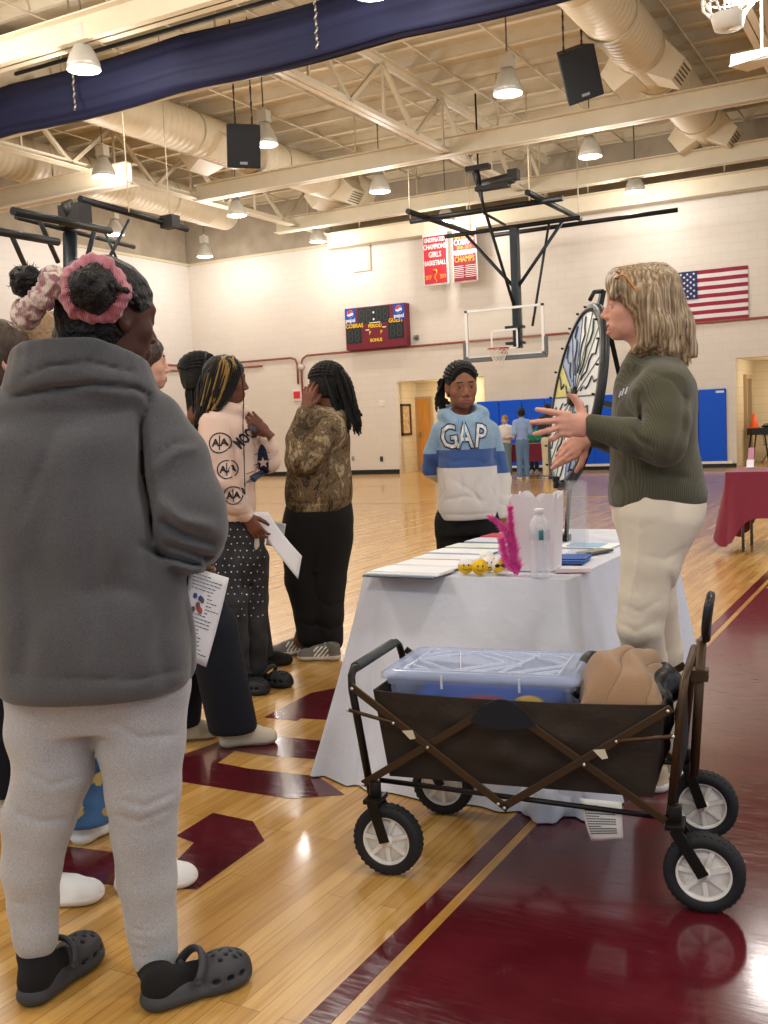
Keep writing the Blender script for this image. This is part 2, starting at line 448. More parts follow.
# ---- floor
b = MB(); b.box(((WL+XR)/2, (D+YB)/2+2, -.05), (XR-WL+2, D-YB+6, .1)); struct(b.build('floor', woodm))
tn = [0]
def trim(b, m, **k):
    tn[0] += 1; return struct(b.build('trim_%d' % tn[0], m, **k))
b = MB()
XS = -1.165          # right edge of the pale line; wide maroon apron beyond it
b.box((XS+5.05, (9.6+YB)/2, .0006), (10.1, 9.6-YB, .001)); 
b.box((-1.228, 9, .0006), (.062, 30, .001))
trim(b, maroonm)
# painted letters on the floor
def P(l): return [Vector((G(*p).x, G(*p).y, .0012)) for p in l]
b = MB()
b.poly(P([(264, 717.5), (311, 693), (337, 688), (368, 690), (362, 722), (301, 718.5), (297, 721)]))
trim(b, maroonm)
b = MB()
o = P([(176, 757), (231, 738), (270, 735.5), (326, 741.5), (326, 760), (270, 756)]); i2 = P([(176, 781), (217.5, 763), (235, 751), (270, 756)])
b.poly([o[0], o[1], o[2], o[5], i2[2], i2[1], i2[0]])
b.poly([o[2], o[3], o[4], o[5]])
b.poly(P([(176, 781), (217.5, 763), (250, 769), (318, 776.5), (345, 795), (289, 799)]))
trim(b, maroonm)
b = MB()
b.poly(P([(176, 836), (213, 813), (253, 821.5), (264.5, 841), (197, 889.5), (150, 888), (194, 843)]))
b.poly(P([(20, 846), (66, 846.5), (112, 852), (150, 857), (150, 888), (100, 884), (40, 886)]))
trim(b, maroonm)
# thin court lines
b = MB()
dk = mat('court_line_dark', hx('6e4a2c'), .3, coat=.5); yl = mat('court_line_yellow', hx('e0b93c'), .3, coat=.5)
p1, p2 = G(300, 499), G(420, 498); b.box((-8, 15.2, .0008), (13, .05, .001)); b.box((-9, 19.5, .0008), (20, .05, .001)); trim(b, dk)
b = MB(); b.bar((-6.4, 16.4, .001), (-3.2, 16.4, .001), .05, .001); b.bar((-6.4, 16.4, .001), (-6.4, 12.4, .001), .05, .001); b.bar((-9.9, 21, .001), (-7.5, 21, .001), .05, .001)
trim(b, yl)
b = MB(); b.box((-.35, 7.9, .0013), (1.6, .05, .001)); trim(b, mat('pale_line', hx('cfa566'), .25, coat=.5))
# ---- walls
A0, A1, AH = -12.9, -10.35, 2.46            # alcove with the wooden door
C0, C1, CH = -4.17, 1.0, 2.48               # alcove on the right
b = MB()
def wseg(x0, x1, z0, z1): b.box(((x0+x1)/2, D+.15, (z0+z1)/2), (x1-x0, .3, z1-z0))
wseg(WL-.3, A0, 0, ZW); wseg(A0, A1, AH, ZW); wseg(A1, C0, 0, ZW); wseg(C0, C1, CH, ZW); wseg(C1, XR, 0, ZW)
struct(b.build('wall_back', wallm))
b = MB(); b.box(((WL+XR)/2, D+.2, (ZW+ZT)/2), (XR-WL+.6, .3, ZT-ZW)); b.box((WL-.2, (D+YB)/2, (ZW+ZT)/2), (.3, D-YB, ZT-ZW)); struct(b.build('wall_upper', upm))
b = MB(); b.box((WL-.15, (D+YB)/2, ZW/2), (.3, D-YB, ZW)); struct(b.build('wall_left', wallm_y))
b = MB(); b.box(((WL+XR)/2, D-.03, ZW), (XR-WL, .06, .07)); b.box((WL+.03, 10, ZW), (.06, 29, .07)); trim(b, steel2)
pp = AX(416, 400, A0); AD1 = pp.y
b = MB(); b.box((A0-.05, (D+AD1)/2+.15, AH/2), (.1, AD1-D+.0, AH)); b.box((A1+.05, (D+AD1)/2+.15, AH/2), (.1, AD1-D, AH)); b.box(((A0+A1)/2, AD1+.05, AH/2), (A1-A0, .1, AH)); struct(b.build('wall_alcove', alc_m))
b = MB(); b.box(((A0+A1)/2, (D+AD1)/2+.15, AH+.05), (A1-A0, AD1-D-.1, .1)); struct(b.build('ceiling_alcove', mat('alcove_ceiling', hx('e8dcc2'), .8)))
q = AX(754.5, 400, C0); CD1 = q.y
b = MB(); b.box((C0-.05, (D+CD1)/2+.15, CH/2), (.1, CD1-D, CH)); b.box(((C0+C1)/2, CD1+.05, CH/2), (C1-C0, .1, CH)); struct(b.build('wall_corridor', alc_m))
b = MB(); b.box(((C0+C1)/2, (D+CD1)/2+.15, CH+.05), (C1-C0, CD1-D-.1, .1)); struct(b.build('ceiling_corridor', mat('alcove_ceiling')))
# baseboards
bb = mat('baseboard_navy', hx('12171f'), .5); wb = mat('sill_cream', hx('e6ddd0'), .5)
b = MB(); b.box(((WL+A0)/2, D-.012, .06), (A0-WL, .02, .12)); b.box(((A1+C0)/2, D-.012, .045), (C0-A1, .02, .09)); struct(b.build('baseboard_back', bb))
b = MB(); b.box((-7.2, D-.035, .12), (5.9, .066, .06)); trim(b, wb)
b = MB(); b.box((WL+.012, 10, .06), (.02, 28, .12)); struct(b.build('baseboard_left', bb))
# alcove door, frame and picture
dw = mat('birch_door', hx('c98a3c'), .35, var=.12, vs=2, stretch=(14, 14, 1))
dL, dR = AY(416.5, 400, AD1-.03), AY(430.5, 400, AD1-.03); dt = AY(420, 399, AD1-.03).z
dc = (dL.x+dR.x)/2
b = MB(); b.box((dc, AD1-.03, dt/2), (dR.x-dL.x, .05, dt)); dobj = struct(b.build('door_1', dw, bevel=.004))
b = MB()
w2 = (dR.x-dL.x)/2
for sx in (-1, 1): b.box((dc+sx*(w2+.03), AD1-.035, dt/2), (.06, .07, dt))
b.box((dc, AD1-.035, dt+.03), (2*w2+.12, .07, .06)); b.build('door_frame', mat('frame_tan', hx('b39a74'), .5), dobj)
b = MB(); b.box((dc-w2+.09, AD1-.075, 1.0), (.03, .02, .15)).tube([(dc-w2+.09, AD1-.08, 1.0), (dc-w2+.09, AD1-.12, 1.0), (dc-w2+.2, AD1-.12, 1.0)], .01); b.build('door_handle', mat('brushed_metal', hx('9a9892'), .3, metal=.9), dobj)
def onx(px, py, x): return AX(px, py, x)
f0, f1 = onx(400, 404, A0), onx(411, 435, A0)
t = thing('wall_frame', (A0, (f0.y+f1.y)/2, (f0.z+f1.z)/2), 'tall brown framed notice on the left side wall of the door alcove', 'picture frame')
fw2, fh2 = (f1.y-f0.y)/2, (f0.z-f1.z)/2
brn = mat('dark_brown_wood', hx('4a331f'), .5)
b = MB()
for s_ in (-1, 1): b.box((.02, s_*(fw2-.04), 0), (.04, .08, 2*fh2)); b.box((.02, 0, s_*(fh2-.03)), (.04, 2*fw2, .06))
b.build('frame', brn, t)
b = MB(); b.box((.012, 0, 0), (.02, 2*fw2-.1, 2*fh2-.08)); b.build('notice', mat('notice_paper', hx('cfae80'), .7, var=.35, vs=14), t)
g = AY(413.7, 421, AD1-.01)
b = MB(); b.box((g.x, AD1-.012, g.z), (.1, .02, .16)); b.box((g.x, AD1-.03, g.z+.02), (.05, .015, .05)); tag(b.build('door_sign', mat('black_plastic', hx('141414'), .4)), 'small black plaque beside the wooden alcove door', 'door sign')
# corridor door on the right side wall
h0, h1 = onx(744, 400, C0), onx(749, 400, C0); ht = onx(746, 379, C0).z
b = MB(); b.box((C0+.02, (h0.y+h1.y)/2, ht/2), (.05, h1.y-h0.y, ht)); d2 = struct(b.build('door_2', mat('dim_brown_door', hx('8a6f50'), .5)))
b = MB()
for yy in (h0.y, h1.y): b.box((C0+.03, yy, ht/2), (.09, .12, ht))
b.box((C0+.03, (h0.y+h1.y)/2, ht+.05), (.09, h1.y-h0.y+.12, .1)); b.build('door_frame', mat('frame_tan'), d2)
g = onx(750.5, 405.5, C0); b = MB(); b.box((C0+.012, g.y, g.z), (.02, .25, .12)); b.box((C0+.03, g.y, g.z), (.015, .12, .05)); tag(b.build('wall_switch', mat('black_plastic')), 'small dark wall plate beside the corridor door', 'switch')
# ---- wall pads
padm = mat('blue_vinyl', hx('0453cf'), .5, bump=.1, bs=3, spec=.3)
x = -4.37; k = 0; pad0 = None
pw = .62
while x > -10.2:
    if pad0 is None:
        b = MB(); b.box((0, 0, 0), (pw-.012, .055, 1.68)); pad0 = b.build('wall_pad', padm, None, (x-pw/2, D-.03, .97), bevel=.02, seg=3)
        bq = MB(); bq.box((pw*.28, -.029, .77), (.18, .002, .05)); bq.build('maker_tag', mat('white_label', hx('c9d6ee'), .5), pad0)
        tag(pad0, 'tall blue vinyl wall pad at the right end of the padding', 'wall pad', 'blue wall pads under the basket')
        o = pad0
    else:
        o = pad0.copy(); COL.objects.link(o); o.location.x = x-pw/2
        tag(o, 'tall blue vinyl wall pad, one of the plain row on the back wall', 'wall pad', 'blue wall pads under the basket')
    x -= pw; k += 1
# ---- conduits
cm = mat('red_brown_conduit', hx('8f4a3f'), .5)
def wp(px, py, o_=.06): v = AY(px, py, D-o_); return v
zc = wp(301, 357).z
L1 = AX(160, 363.5, WL+.05)
b = MB()
r = .028
zt = zc
xr = wp(577, 350).x
def run(pts): b.tube(catmull(pts, 4) if False else pts, r, 8)
xl = wp(297, 360).x
run([(WL+.06, 12, zt), (WL+.06, D-.2, zt), (WL+.2, D-.06, zt), (xl-.2, D-.06, zt), (xl-.06, D-.06, zt-.05), (xl, D-.06, zt-.2), (xl, D-.06, wp(299, 384).z)])
run([(WL+.06, 12, zt-.16), (WL+.06, D-.2, zt-.16), (WL+.2, D-.06, zt-.16), (xl-1.2, D-.06, zt-.16)])
tag(b.build('conduit_pipe', cm), 'pair of red-brown pipes from the left wall to the corner above the alarm', 'pipe')
b = MB(); x2 = xl+.13
run([(x2, D-.06, wp(303, 400).z), (x2, D-.06, zt-.2), (x2+.06, D-.06, zt-.05), (x2+.2, D-.06, zt+.03), (xr-.25, D-.06, zt+.03), (xr-.07, D-.06, zt-.03), (xr, D-.06, zt-.2), (xr, D-.06, 1.9)])
tag(b.build('conduit_pipe', cm), 'long red-brown pipe running under the scoreboard and behind the backboard', 'pipe')
b = MB(); x3 = wp(640, 330).x
run([(x3, D-.06, wp(640, 328).z), (3, D-.06, wp(640, 328).z)])
tag(b.build('conduit_pipe', cm), 'straight red-brown pipe on the wall just below the flag', 'pipe')
g = wp(301, 367); b = MB(); b.lathe([(.0, 0), (.09, 0), (.09, .1), (0, .1)], n=16, M=Matrix.Rotation(PI/2, 3, 'X')); tag(b.build('junction_box', mat('grey_box', hx('c9bdb2'), .5), None, (g.x, D-.002, g.z)), 'round junction box where the two pipes turn down', 'junction box')
g = wp(297.5, 395, .03)
t = thing('fire_alarm', (g.x, D, g.z), 'red and white fire alarm strobe under the turned-down pipes', 'fire alarm')
b = MB(); b.box((0, -.03, 0), (.32, .06, .34)); b.build('housing', mat('alarm_white', hx('e9d8d2'), .5), t, bevel=.01)
b = MB(); b.box((0, -.066, 0), (.22, .02, .2)); b.build('strobe', mat('alarm_red', hx('d0303c'), .4), t, bevel=.008)
for i, (px, py, w, h, lab, m_) in enumerate([(382, 403, .16, .16, 'small pale plate on the wall right of the camouflage hoodie', 'e8e2d8'), (381.5, 459, .09, .14, 'low dark outlet on the wall left of the door alcove', '30302c'), (353, 458.5, .08, .12, 'low grey outlet on the wall nearest the camouflage hoodie', '9a958c'), (412, 343, .0, .0, '', '')]):
    if not w: continue
    g = wp(px, py, .01); b = MB(); b.box((0, -.008, 0), (w, .016, h)); b.box((0, -.02, .02), (w*.5, .012, h*.3)); tag(b.build('wall_outlet', mat('plate_'+m_, hx(m_), .5), None, (g.x, D-.001, g.z), bevel=.004), lab, 'wall outlet')
g = wp(416, 337.5); b = MB(); b.box((0, -.04, 0), (.1, .08, .12)); b.tube([(0, -.08, 0), (0, -.16, -.02)], .04, 10); tag(b.build('wall_bell', mat('bell_grey', hx('6c6a66'), .4), None, (g.x, D, g.z)), 'small grey bell on the wall right of the scoreboard', 'bell')
g = wp(361, 257); b = MB(); b.box((0, -.03, 0), (.55, .06, .75)); b.box((0, -.065, .0), (.45, .01, .64)); tag(b.build('wall_box', mat('cream_box', hx('d9cdb8'), .5), None, (g.x, D, g.z), bevel=.01), 'cream metal box high on the wall under the beam end', 'box')
# ---- scoreboard
c = (wp(347, 309)+wp(411, 304)+wp(411, 346)+wp(348, 350.5))/4
SW = 1.98; SH = 1.12
t = thing('scoreboard', (c.x, D, c.z), 'maroon electronic scoreboard with soft drink panels and dark digits', 'scoreboard')
t.scale = (.93, 1, 1)
mrn = mat('scoreboard_maroon', hx('6d1428'), .45); dkp = mat('scoreboard_dark', hx('1d2426'), .3)
b = MB(); b.box((0, -.13, 0), (SW, .26, SH)); b.build('cabinet', mrn, t, bevel=.012)
fy = -.262
b = MB(); b.box((-.03, fy, SH/2-.24), (1.02, .01, .42)); b.box((-.70, fy, -.18), (.5, .01, .42)); b.box((.67, fy, -.14), (.5, .01, .42)); b.build('digit_window', dkp, t)
segm = mat('unlit_segment', hx('3c4644'), .5)
def seven(b, cx, cz, w, h, y):
    q = .02
    for sx in (-1, 1):
        for sz in (-1, 1): b.box((cx+sx*w/2, y, cz+sz*h/4), (q, .004, h/2-.03))
    for z in (-h/2, 0, h/2): b.box((cx, y, cz+z), (w-.03, .004, q))
b = MB()
for cx in (-.42, -.2, .14, .36): seven(b, cx, SH/2-.24, .13, .3, fy-.007)
for cx in (-.82, -.60): seven(b, cx, -.18, .12, .28, fy-.007)
for cx in (.56, .78): seven(b, cx, -.14, .12, .28, fy-.007)
b.build('segments', segm, t)
b = MB(); b.box((-.03, fy-.008, SH/2-.17), (.05, .006, .05)); b.box((-.03, fy-.008, SH/2-.35), (.05, .006, .05)); b.box((0, fy-.008, SH/2-.44), (.36, .006, .02)); b.box((.3, fy-.008, -.02), (.12, .006, .025)); b.box((-.25, fy-.008, -.06), (.12, .006, .025)); b.box((0, -.14, SH/2+.02), (.3, .2, .03)); b.build('colon', mat('lit_white', hx('f4f4ee'), .4), t)
MX = Matrix.Rotation(PI/2, 4, 'X')
for sx, nm in ((-1, 'left'), (1, 'right')):
    cx = -.8 if sx < 0 else .79
    b = MB(); b.box((cx, fy, SH/2-.22), (.36, .012, .40)); pn = b.build('sponsor_panel', mat('sponsor_blue', hx('0b46a8'), .4), t)
    w_ = mat('print_white', hx('f2f2f2'), .5)
    b = MB(); nn = 24
    def disc(b, m, pts, y): b.m(m).poly([(cx+p[0], y, SH/2-.16+p[1]) for p in pts])
    R_ = .105
    disc(b, 0, [(R_*math.cos(a*2*PI/nn), R_*math.sin(a*2*PI/nn)) for a in range(nn)], fy-.009)
    disc(b, 1, [(R_*.96*math.cos(a), R_*.96*math.sin(a)) for a in [PI*(.06+.94*i/12) for i in range(13)]]+[(-.03, .0), (.03, .04)], fy-.011)
    disc(b, 2, [(R_*.96*math.cos(a), R_*.96*math.sin(a)) for a in [PI*(1.12+.8*i/12) for i in range(13)]]+[(.03, -.045), (-.03, -.06)], fy-.011)
    b.build('emblem', [w_, mat('print_red', hx('d2232e'), .5), mat('print_blue', hx('17479e'), .5)], pn)
    text_mb('pepsi', .155, Matrix.Translation((cx, fy-.009, SH/2-.325)) @ MX, .002, bold=.003).build('lettering', w_, pn, fix=False)
yel = mat('print_yellow', hx('f2c81e'), .5)
b = MB()
for s_, sz, x_, z_ in (('COBRAS', .155, -.68, .09), ('GUEST', .155, .68, .14), ('PERIOD', .13, 0, .045), ('P', .13, -.17, -.13), ('P', .13, .2, -.13), ('BONUS', .12, .02, -.33)):
    text_mb(s_, sz, Matrix.Translation((x_, fy-.003, z_-.015)) @ MX, .003, bold=.003).build('lettering', yel, t, fix=False)
# ---- flag
c = (wp(670, 272)+wp(748, 266)+wp(748, 319)+wp(670, 325))/4
FW, FH = 1.98, 1.18; 
fl = wp(748, 292).x
t = thing('flag', (fl-FW/2, D-.03, c.z), 'United States flag with stars and stripes pinned to the back wall', 'flag')
b = MB(); b.grid(lambda u, v: (FW*(u-.5), .012*math.sin(u*17+v*3), FH*(v-.5)), 60, 53)
b.mi = []
for i in range(59):
    for j in range(52):
        st = 12-int(j/4); b.mi.append(0 if st % 2 == 0 else 1)
b.build('stripes', [mat('flag_red', hx('93203a'), .7), mat('flag_white', hx('e8dfe0'), .7)], t, fix=False)
cw, ch = FW*.44, FH*7/13
b = MB(); b.box((-FW/2+cw/2, -.02, FH/2-ch/2), (cw, .006, ch)); can = b.build('canton', mat('flag_blue', hx('1d2c5c'), .7), t)
b = MB()
for r_ in range(9):
    for c_ in range(6 if r_ % 2 == 0 else 5):
        x_ = -FW/2+cw*(1+2*c_+(r_ % 2))/12; z_ = FH/2-ch*(r_+1)/10
        b.poly([(x_+(.034 if i % 2 == 0 else .014)*math.sin(i*PI/5), -.025, z_+(.034 if i % 2 == 0 else .014)*math.cos(i*PI/5)) for i in range(10)])
b.build('stars', mat('flag_white'), can)
# ---- hoop on the far side
HX, HY = AD(497, 352, 22.6).x, AD(497, 352, 22.6).y
zr = AD(497, 351, 22.6).z
dark = mat('dark_grey_pipe', hx('2a3238'), .45, metal=.3)
cb_ = (AD(467, 312, 22.9)+AD(540, 307, 22.9)+AD(543, 353, 22.9)+AD(467, 355.5, 22.9))/4
BW, BH = 1.86, 1.08
t = thing('basketball_hoop', (cb_.x, cb_.y, 0), 'glass backboard and red rim hanging from dark pipes before the back wall', 'basketball hoop')
z0 = cb_.z; 
glass = mat('clear_glass', (.93, .96, .93), .03, trans=1, alpha=.22, ior=1.1)
b = MB(); b.box((0, 0, z0), (BW-.06, .012, BH-.06)); b.build('backboard_glass', glass, t)
b = MB()
for s_ in (-1, 1): b.box((s_*(BW/2-.03), 0, z0), (.06, .05, BH)); b.box((0, 0, z0+s_*(BH/2-.025)), (BW, .05, .05))
fr = b.build('backboard_frame', white, t)
b = MB()
for s_ in (-1, 1): b.box((s_*.3, -.012, z0-.16), (.04, .006, .4))
b.box((0, -.012, z0+.04), (.6, .006, .04)); b.box((0, -.012, z0-.36), (.6, .006, .03)); b.build('target_square', white, fr)
b = MB(); gp = mat('grey_padding', hx('6a6f73'), .7)
b.box((0, 0, z0-BH/2-.03), (BW+.1, .09, .1))
for s_ in (-1, 1): b.box((s_*(BW/2+.03), 0, z0-BH/2+.17), (.07, .09, .42))
b.build('edge_padding', gp, t, bevel=.015)
b = MB(); rz_ = z0-.38; rm = mat('rim_red', hx('b8392c'), .45, metal=.2)
b.tube([(.23*math.cos(a*PI/12), -.38+.23*math.sin(a*PI/12), rz_) for a in range(24)], .012, 8, closed=True)
b.box((0, -.06, rz_), (.16, .12, .05)); b.box((0, -.02, rz_-.03), (.14, .02, .16))
for s_ in (-1, 1): b.bar((s_*.06, -.03, rz_-.1), (s_*.13, -.2, rz_), .015, .015)
rim = b.build('rim', rm, t)
b = MB(); netm = mat('net_white', hx('e8e2dc'), .8)
for k in range(12):
    for sg in (-1, 1):
        pts = []
        for j in range(7):
            a = 2*PI*k/12+sg*j*PI/12; rr = .225-.10*min(1, j/4); pts.append((rr*math.cos(a), -.38+rr*math.sin(a), rz_-.06*j))
        b.tube(pts, .006, 4)
b.build('net', netm, rim)
zt_ = AD(505, 228, 23.1).z; dyp = .35
b = MB(); b.box((.18, dyp, (z0-.35+zt_)/2), (.17, .17, zt_-z0+.35)); b.box((.18, .2, z0-.25), (.4, .22, .06)); b.box((.18, .2, z0+.1), (.4, .22, .06)); b.build('mast', dark, t)
b = MB(); s1 = zt_
b.tube([(-1.0, dyp, s1), (.14, dyp, s1-1.3)], .04); b.tube([(1.3, dyp, s1), (.22, dyp, s1-1.3)], .04)
b.tube([(.95, dyp+.1, s1), (.55, dyp-.05, z0+.1)], .03)
b.tube([(-.1, -1.6, zt_+1.5), (.15, dyp-.1, s1-1.7)], .035)
b.each('brace', dark, t)
b = MB()
for x_ in (-1.15, 1.45): b.tube([(x_, -2.2, s1+.14), (x_, 1.1, s1+.14)], .06)
b.tube([(-1.5, dyp, s1+.02), (1.7, dyp, s1+.02)], .05); b.tube([(-.6, 1.0, s1+.02), (3.6, 1.0, s1+.02)], .05); b.tube([(-1.5, -1.4, s1+.1), (1.9, -1.4, s1+.1)], .06)
b.each('frame_rail', black, t)
for x_, y_ in ((-1.15, 1.0), (1.45, 1.0), (-1.15, -2.1), (1.45, -2.1)): b = MB(); b.tube([(x_, y_, s1), (x_, y_, ZT-.3)], .012, 6); b.build('hanger_rod', steel2, t)
# ---- championship banners
def banner(px0, px1, pyt, pyb, label, rows, snake):
    y = D-.55; a = AY(px0, pyt, y); c2 = AY(px1, pyb, y); w = c2.x-a.x; h = a.z-c2.z
    t = thing('banner', ((a.x+c2.x)/2, y, (a.z+c2.z)/2), label, 'banner', 'banners hanging under the last beam')
    b = MB(); b.grid(lambda u, v: (w*(u-.5), .012*math.sin(u*9+v*2), h*(v-.5)), 24, 24); b.build('border', mat('banner_white', hx('efe6e2'), .7), t, solid=.004)
    b = MB()
    for s_ in (-1, 1): b.tube([(s_*w*.45, 0, h*.48), (s_*w*.45, 0, AY(px0, pyt, y).z*0+6.5-t.location.z)], .006, 5)
    b.each('hanging_cord', steel2, t)
    b = MB()
    for z0_, z1_, m in rows[0]: b.m(m).box((0, -.022, h*(.5-(z0_+z1_)/2)), (w*.9, .004, h*(z1_-z0_)))
    b.build('field', [mat('banner_red', hx('b3222c'), .6), mat('banner_maroon', hx('7c1522'), .6), mat('banner_white')], t)
    ms = [mat('banner_white'), mat('banner_orange', hx('f0a030'), .6)]
    b = MB()
    for s_, sz, u_, v_, m, sx in rows[1]: b.join(text_mb(s_, sz, Matrix.Translation((w*u_, -.027, h*(.5-v_))) @ MX, .002, mi=m, bold=.002, sx=sx))
    if snake:
        b.m(1).tube([(w*x_, -.03, h*(.5-z_)) for x_, z_ in [(-.06, .70), (.05, .71), (.06, .76), (.0, .80), (-.02, .86), (.04, .91), (.0, .95)]], [.07, .06, .05, .045, .04, .035, .02], 6, flat=.3)
    b.build('lettering', ms, t, fix=False)
banner(422, 449, 235, 284, 'red banner with white lettering and 2019 beside a gold snake', ([(.05, .66, 0), (.66, .96, 0)], [('UNDEFEATED', .15, 0, .13, 0, .62), ('CHAMPIONS', .18, 0, .26, 0, .62), ('GIRLS', .19, 0, .41, 0, .75), ('BASKETBALL', .17, 0, .57, 0, .62), ('2019', .15, -.29, .84, 1, .55), ('2019', .15, .29, .84, 1, .55)]), True)
banner(451.5, 478, 231, 281, 'red and white banner reading COBRAS and CHAMPS in gold', ([(.1, .38, 0), (.46, .97, 1)], [('Girls Basketball', .13, 0, .14, 1, .62), ('COBRAS', .2, 0, .24, 0, .72), ('2018 - 2019', .11, 0, .34, 1, .75), ('CHAMPIONSHIP', .09, 0, .46, 0, .8), ('CHAMPS', .2, 0, .56, 1, .72)]+[('\u2013'*(7+(i % 2)), .11, x_, .68+i*.035, 0, .7) for i in range(7) for x_ in (-.26, .24)]), False)
# ------------------------------------------------------------------ roof deck and steel
b = MB(); b.box(((WL+XR)/2, (D+YB)/2, ZT+.05), (XR-WL, D-YB, .1))
y = -5.0
while y < D:
    b.box(((WL+XR)/2, y, ZT-.10), (XR-WL, .03, .22)); b.box(((WL+XR)/2, y, ZT-.21), (XR-WL, .09, .02)); y += .92
x = WL+1
while x < XR:
    b.tube([(x, -5, ZT-.24), (x, D, ZT-.24)], .018, 5); x += 1.35
struct(b.build('ceiling', deckm))
def ibeam(x0, x1, y, z, h=.36, w=.26, lab='', up=None):
    t = thing('steel_beam', ((x0+x1)/2, y, z), lab, 'beam', 'long cream beams crossing under the roof'); L = x1-x0
    b = MB(); b.box((0, 0, h/2), (L, .03, h)); b.box((0, 0, .012), (L, w, .024)); b.box((0, 0, h-.012), (L, w, .024)); b.build('girder', steel, t)
    b = MB()
    for xx in np.arange(-L/2+1, L/2, 3.1): b.tube([(xx, 0, h), (xx, 0, ZT-z-.1)], .02, 6)
    b.each('hanger_rod', steel2, t)
    return t
def bx_(px, py, z): return G(px, py, z)
TX = [-14.6, -8.45, -2.3, 3.85]
zb = 6.45
g = AY(200, 88, 1); 
def yz(px, py, z):           # y of the point of height z seen at a pixel
    return G(px, py, z).y
ibeam(WL, XR, yz(110, 36, zb), zb, lab='cream steel beam crossing the roof above the navy curtain')
ibeam(WL, XR, yz(200, 88, zb), zb, lab='cream steel beam just below the navy curtain')
ibeam(TX[0]+.0, XR, yz(469, 153, zb), zb, lab='cream steel beam running behind the right-hand hanging speaker')
ibeam(G(278, 234, 6.4).x, XR, yz(576, 187, 6.4), 6.4, lab='cream steel beam ending left of the backboard, second nearest the back wall')
zz = 6.25; yb4 = D-.45
ibeam(AY(328, 248, yb4).x, XR, yb4, AY(576, 214, yb4).z, h=.4, w=.3, lab='lit cream beam nearest the back wall, holding the banners')
e = G(132, 184, 6.1); e0 = yz(60, 199, 6.1)
ibeam(WL, e.x, (e.y+e0)/2, 6.1, h=.4, w=.34, lab='short cream beam at upper left ending with a lit underside')
e = G(404, 205, 6.4)
# trusses along the room
def truss(x, y0, y1, lab):
    z0, z1 = 6.5, ZT-.35
    t = thing('roof_truss', (x, (y0+y1)/2, z0), lab, 'roof truss', 'trusses running towards the back wall')
    b = MB(); L = y1-y0
    for z in (0, z1-z0):
        for s_ in (-.06, .06): b.box((s_, 0, z), (.1, L, .02)); b.box((s_*.35, 0, z+(.06 if z == 0 else -.06)), (.015, L, .12))
    b.build('chord', steel, t)
    b = MB(); n = int(round(L/2.3)); st = L/n
    for i in range(n):
        a = -L/2+i*st
        b.bar((0, a, .05), (0, a+st/2, z1-z0-.05), .07, .07); b.bar((0, a+st/2, z1-z0-.05), (0, a+st, .05), .07, .07); b.bar((0, a+st/2, z1-z0-.05), (0, a+st/2, .05), .04, .04)
    b.build('web', steel2, t)
for x, l in zip(TX, ('cream roof truss on the left between the two left ducts', 'cream roof truss above the basketball hoop', 'cream roof truss at the upper right corner', 'cream roof truss farthest right')): truss(x, -4 if x > -5 else yz(200, 60, 6.5)+.6, D-.1, l)
# ducts
def ductfn(nt, b, co):
    s = sep(nt, co)
    w = mth(nt, 'SINE', mth(nt, 'MULTIPLY', s[1], 2*PI/.16))
    bp = N(nt, 'ShaderNodeBump', {'Height': w, 'Strength': .35, 'Distance': .012}); nt.links.new(bp.outputs[0], b.inputs['Normal'])
ductm = mat('spiral_duct', hx('dccdb0'), .5, fn=ductfn)
def duct(x, z, r, y0, y1, lab, regs):
    t = thing('spiral_duct', (x, (y0+y1)/2, z), lab, 'duct', 'round spiral ducts under the roof'); L = y1-y0
    prof = [(0.001, -L/2), (r, -L/2)]
    yy = -L/2
    while yy < L/2-3: prof += [(r, yy+.02), (r, yy+2.9), (r*1.03, yy+2.92), (r*1.03, yy+3.0)]; yy += 3.0
    prof += [(r, yy+.02), (r, L/2), (.001, L/2)]
    b = MB(); b.lathe([(p[0], -p[1]) for p in prof], n=32, M=Matrix.Rotation(PI/2, 3, 'X')); b.build('pipe', ductm, t)
    for y in regs:
        for sg in (-1, 1):
            a = sg*.95; n = Vector((math.sin(a), 0, -math.cos(a))); u = Vector((math.cos(a), 0, math.sin(a)))
            M = Matrix((u, Vector((0, 1, 0)), n)).transposed().to_4x4(); M.translation = Vector((0, y-(y0+y1)/2, 0))+n*(r+.0)
            b = MB()
            b._add([M @ Vector(v) for v in [(-.28, -.42, -.1), (.28, -.42, -.1), (.28, .42, -.1), (-.28, .42, -.1), (-.19, -.3, .3), (.19, -.3, .3), (.19, .3, .3), (-.19, .3, .3)]], [(0, 1, 5, 4), (1, 2, 6, 5), (2, 3, 7, 6), (3, 0, 4, 7), (4, 5, 6, 7)], False)
            rg = b.build('register', steel, t)
            b = MB()
            for k in range(5): b.box(M @ Vector((-.12+.06*k, 0, .302)), (.02, .46, .02), M.to_3x3())
            b.build('grille', mat('grille_dark', hx('5a5142'), .6), rg)
    for y in np.arange(y0+1.5, y1, 3): 
        pass
    b = MB()
    for y in np.arange(-L/2+1.5, L/2, 3): b.tube([(0, y, r), (0, y, ZT-z-.05)], .012, 5); b.tube([(r*1.04*math.cos(a), y, r*1.04*math.sin(a)) for a in np.arange(0, 2*PI, .3)], .015, 5, closed=True)
    b.each('strap', steel2, t)
da = G(650, 60, 7.24); db = G(240, 150, 7.24); dc_ = G(60, 170, 7.22)
duct(da.x, 7.24, .42, 2, G(716, 128, 7.24).y+.6, 'large spiral duct at the upper right with square side vents', [G(655, 62, 7.1).y, G(706, 130, 7.1).y])
duct(db.x, 7.24, .42, 3, G(345, 190, 7.24).y+.6, 'spiral duct passing behind the left hanging speaker', [G(207, 150, 7.1).y, G(330, 190, 7.1).y])
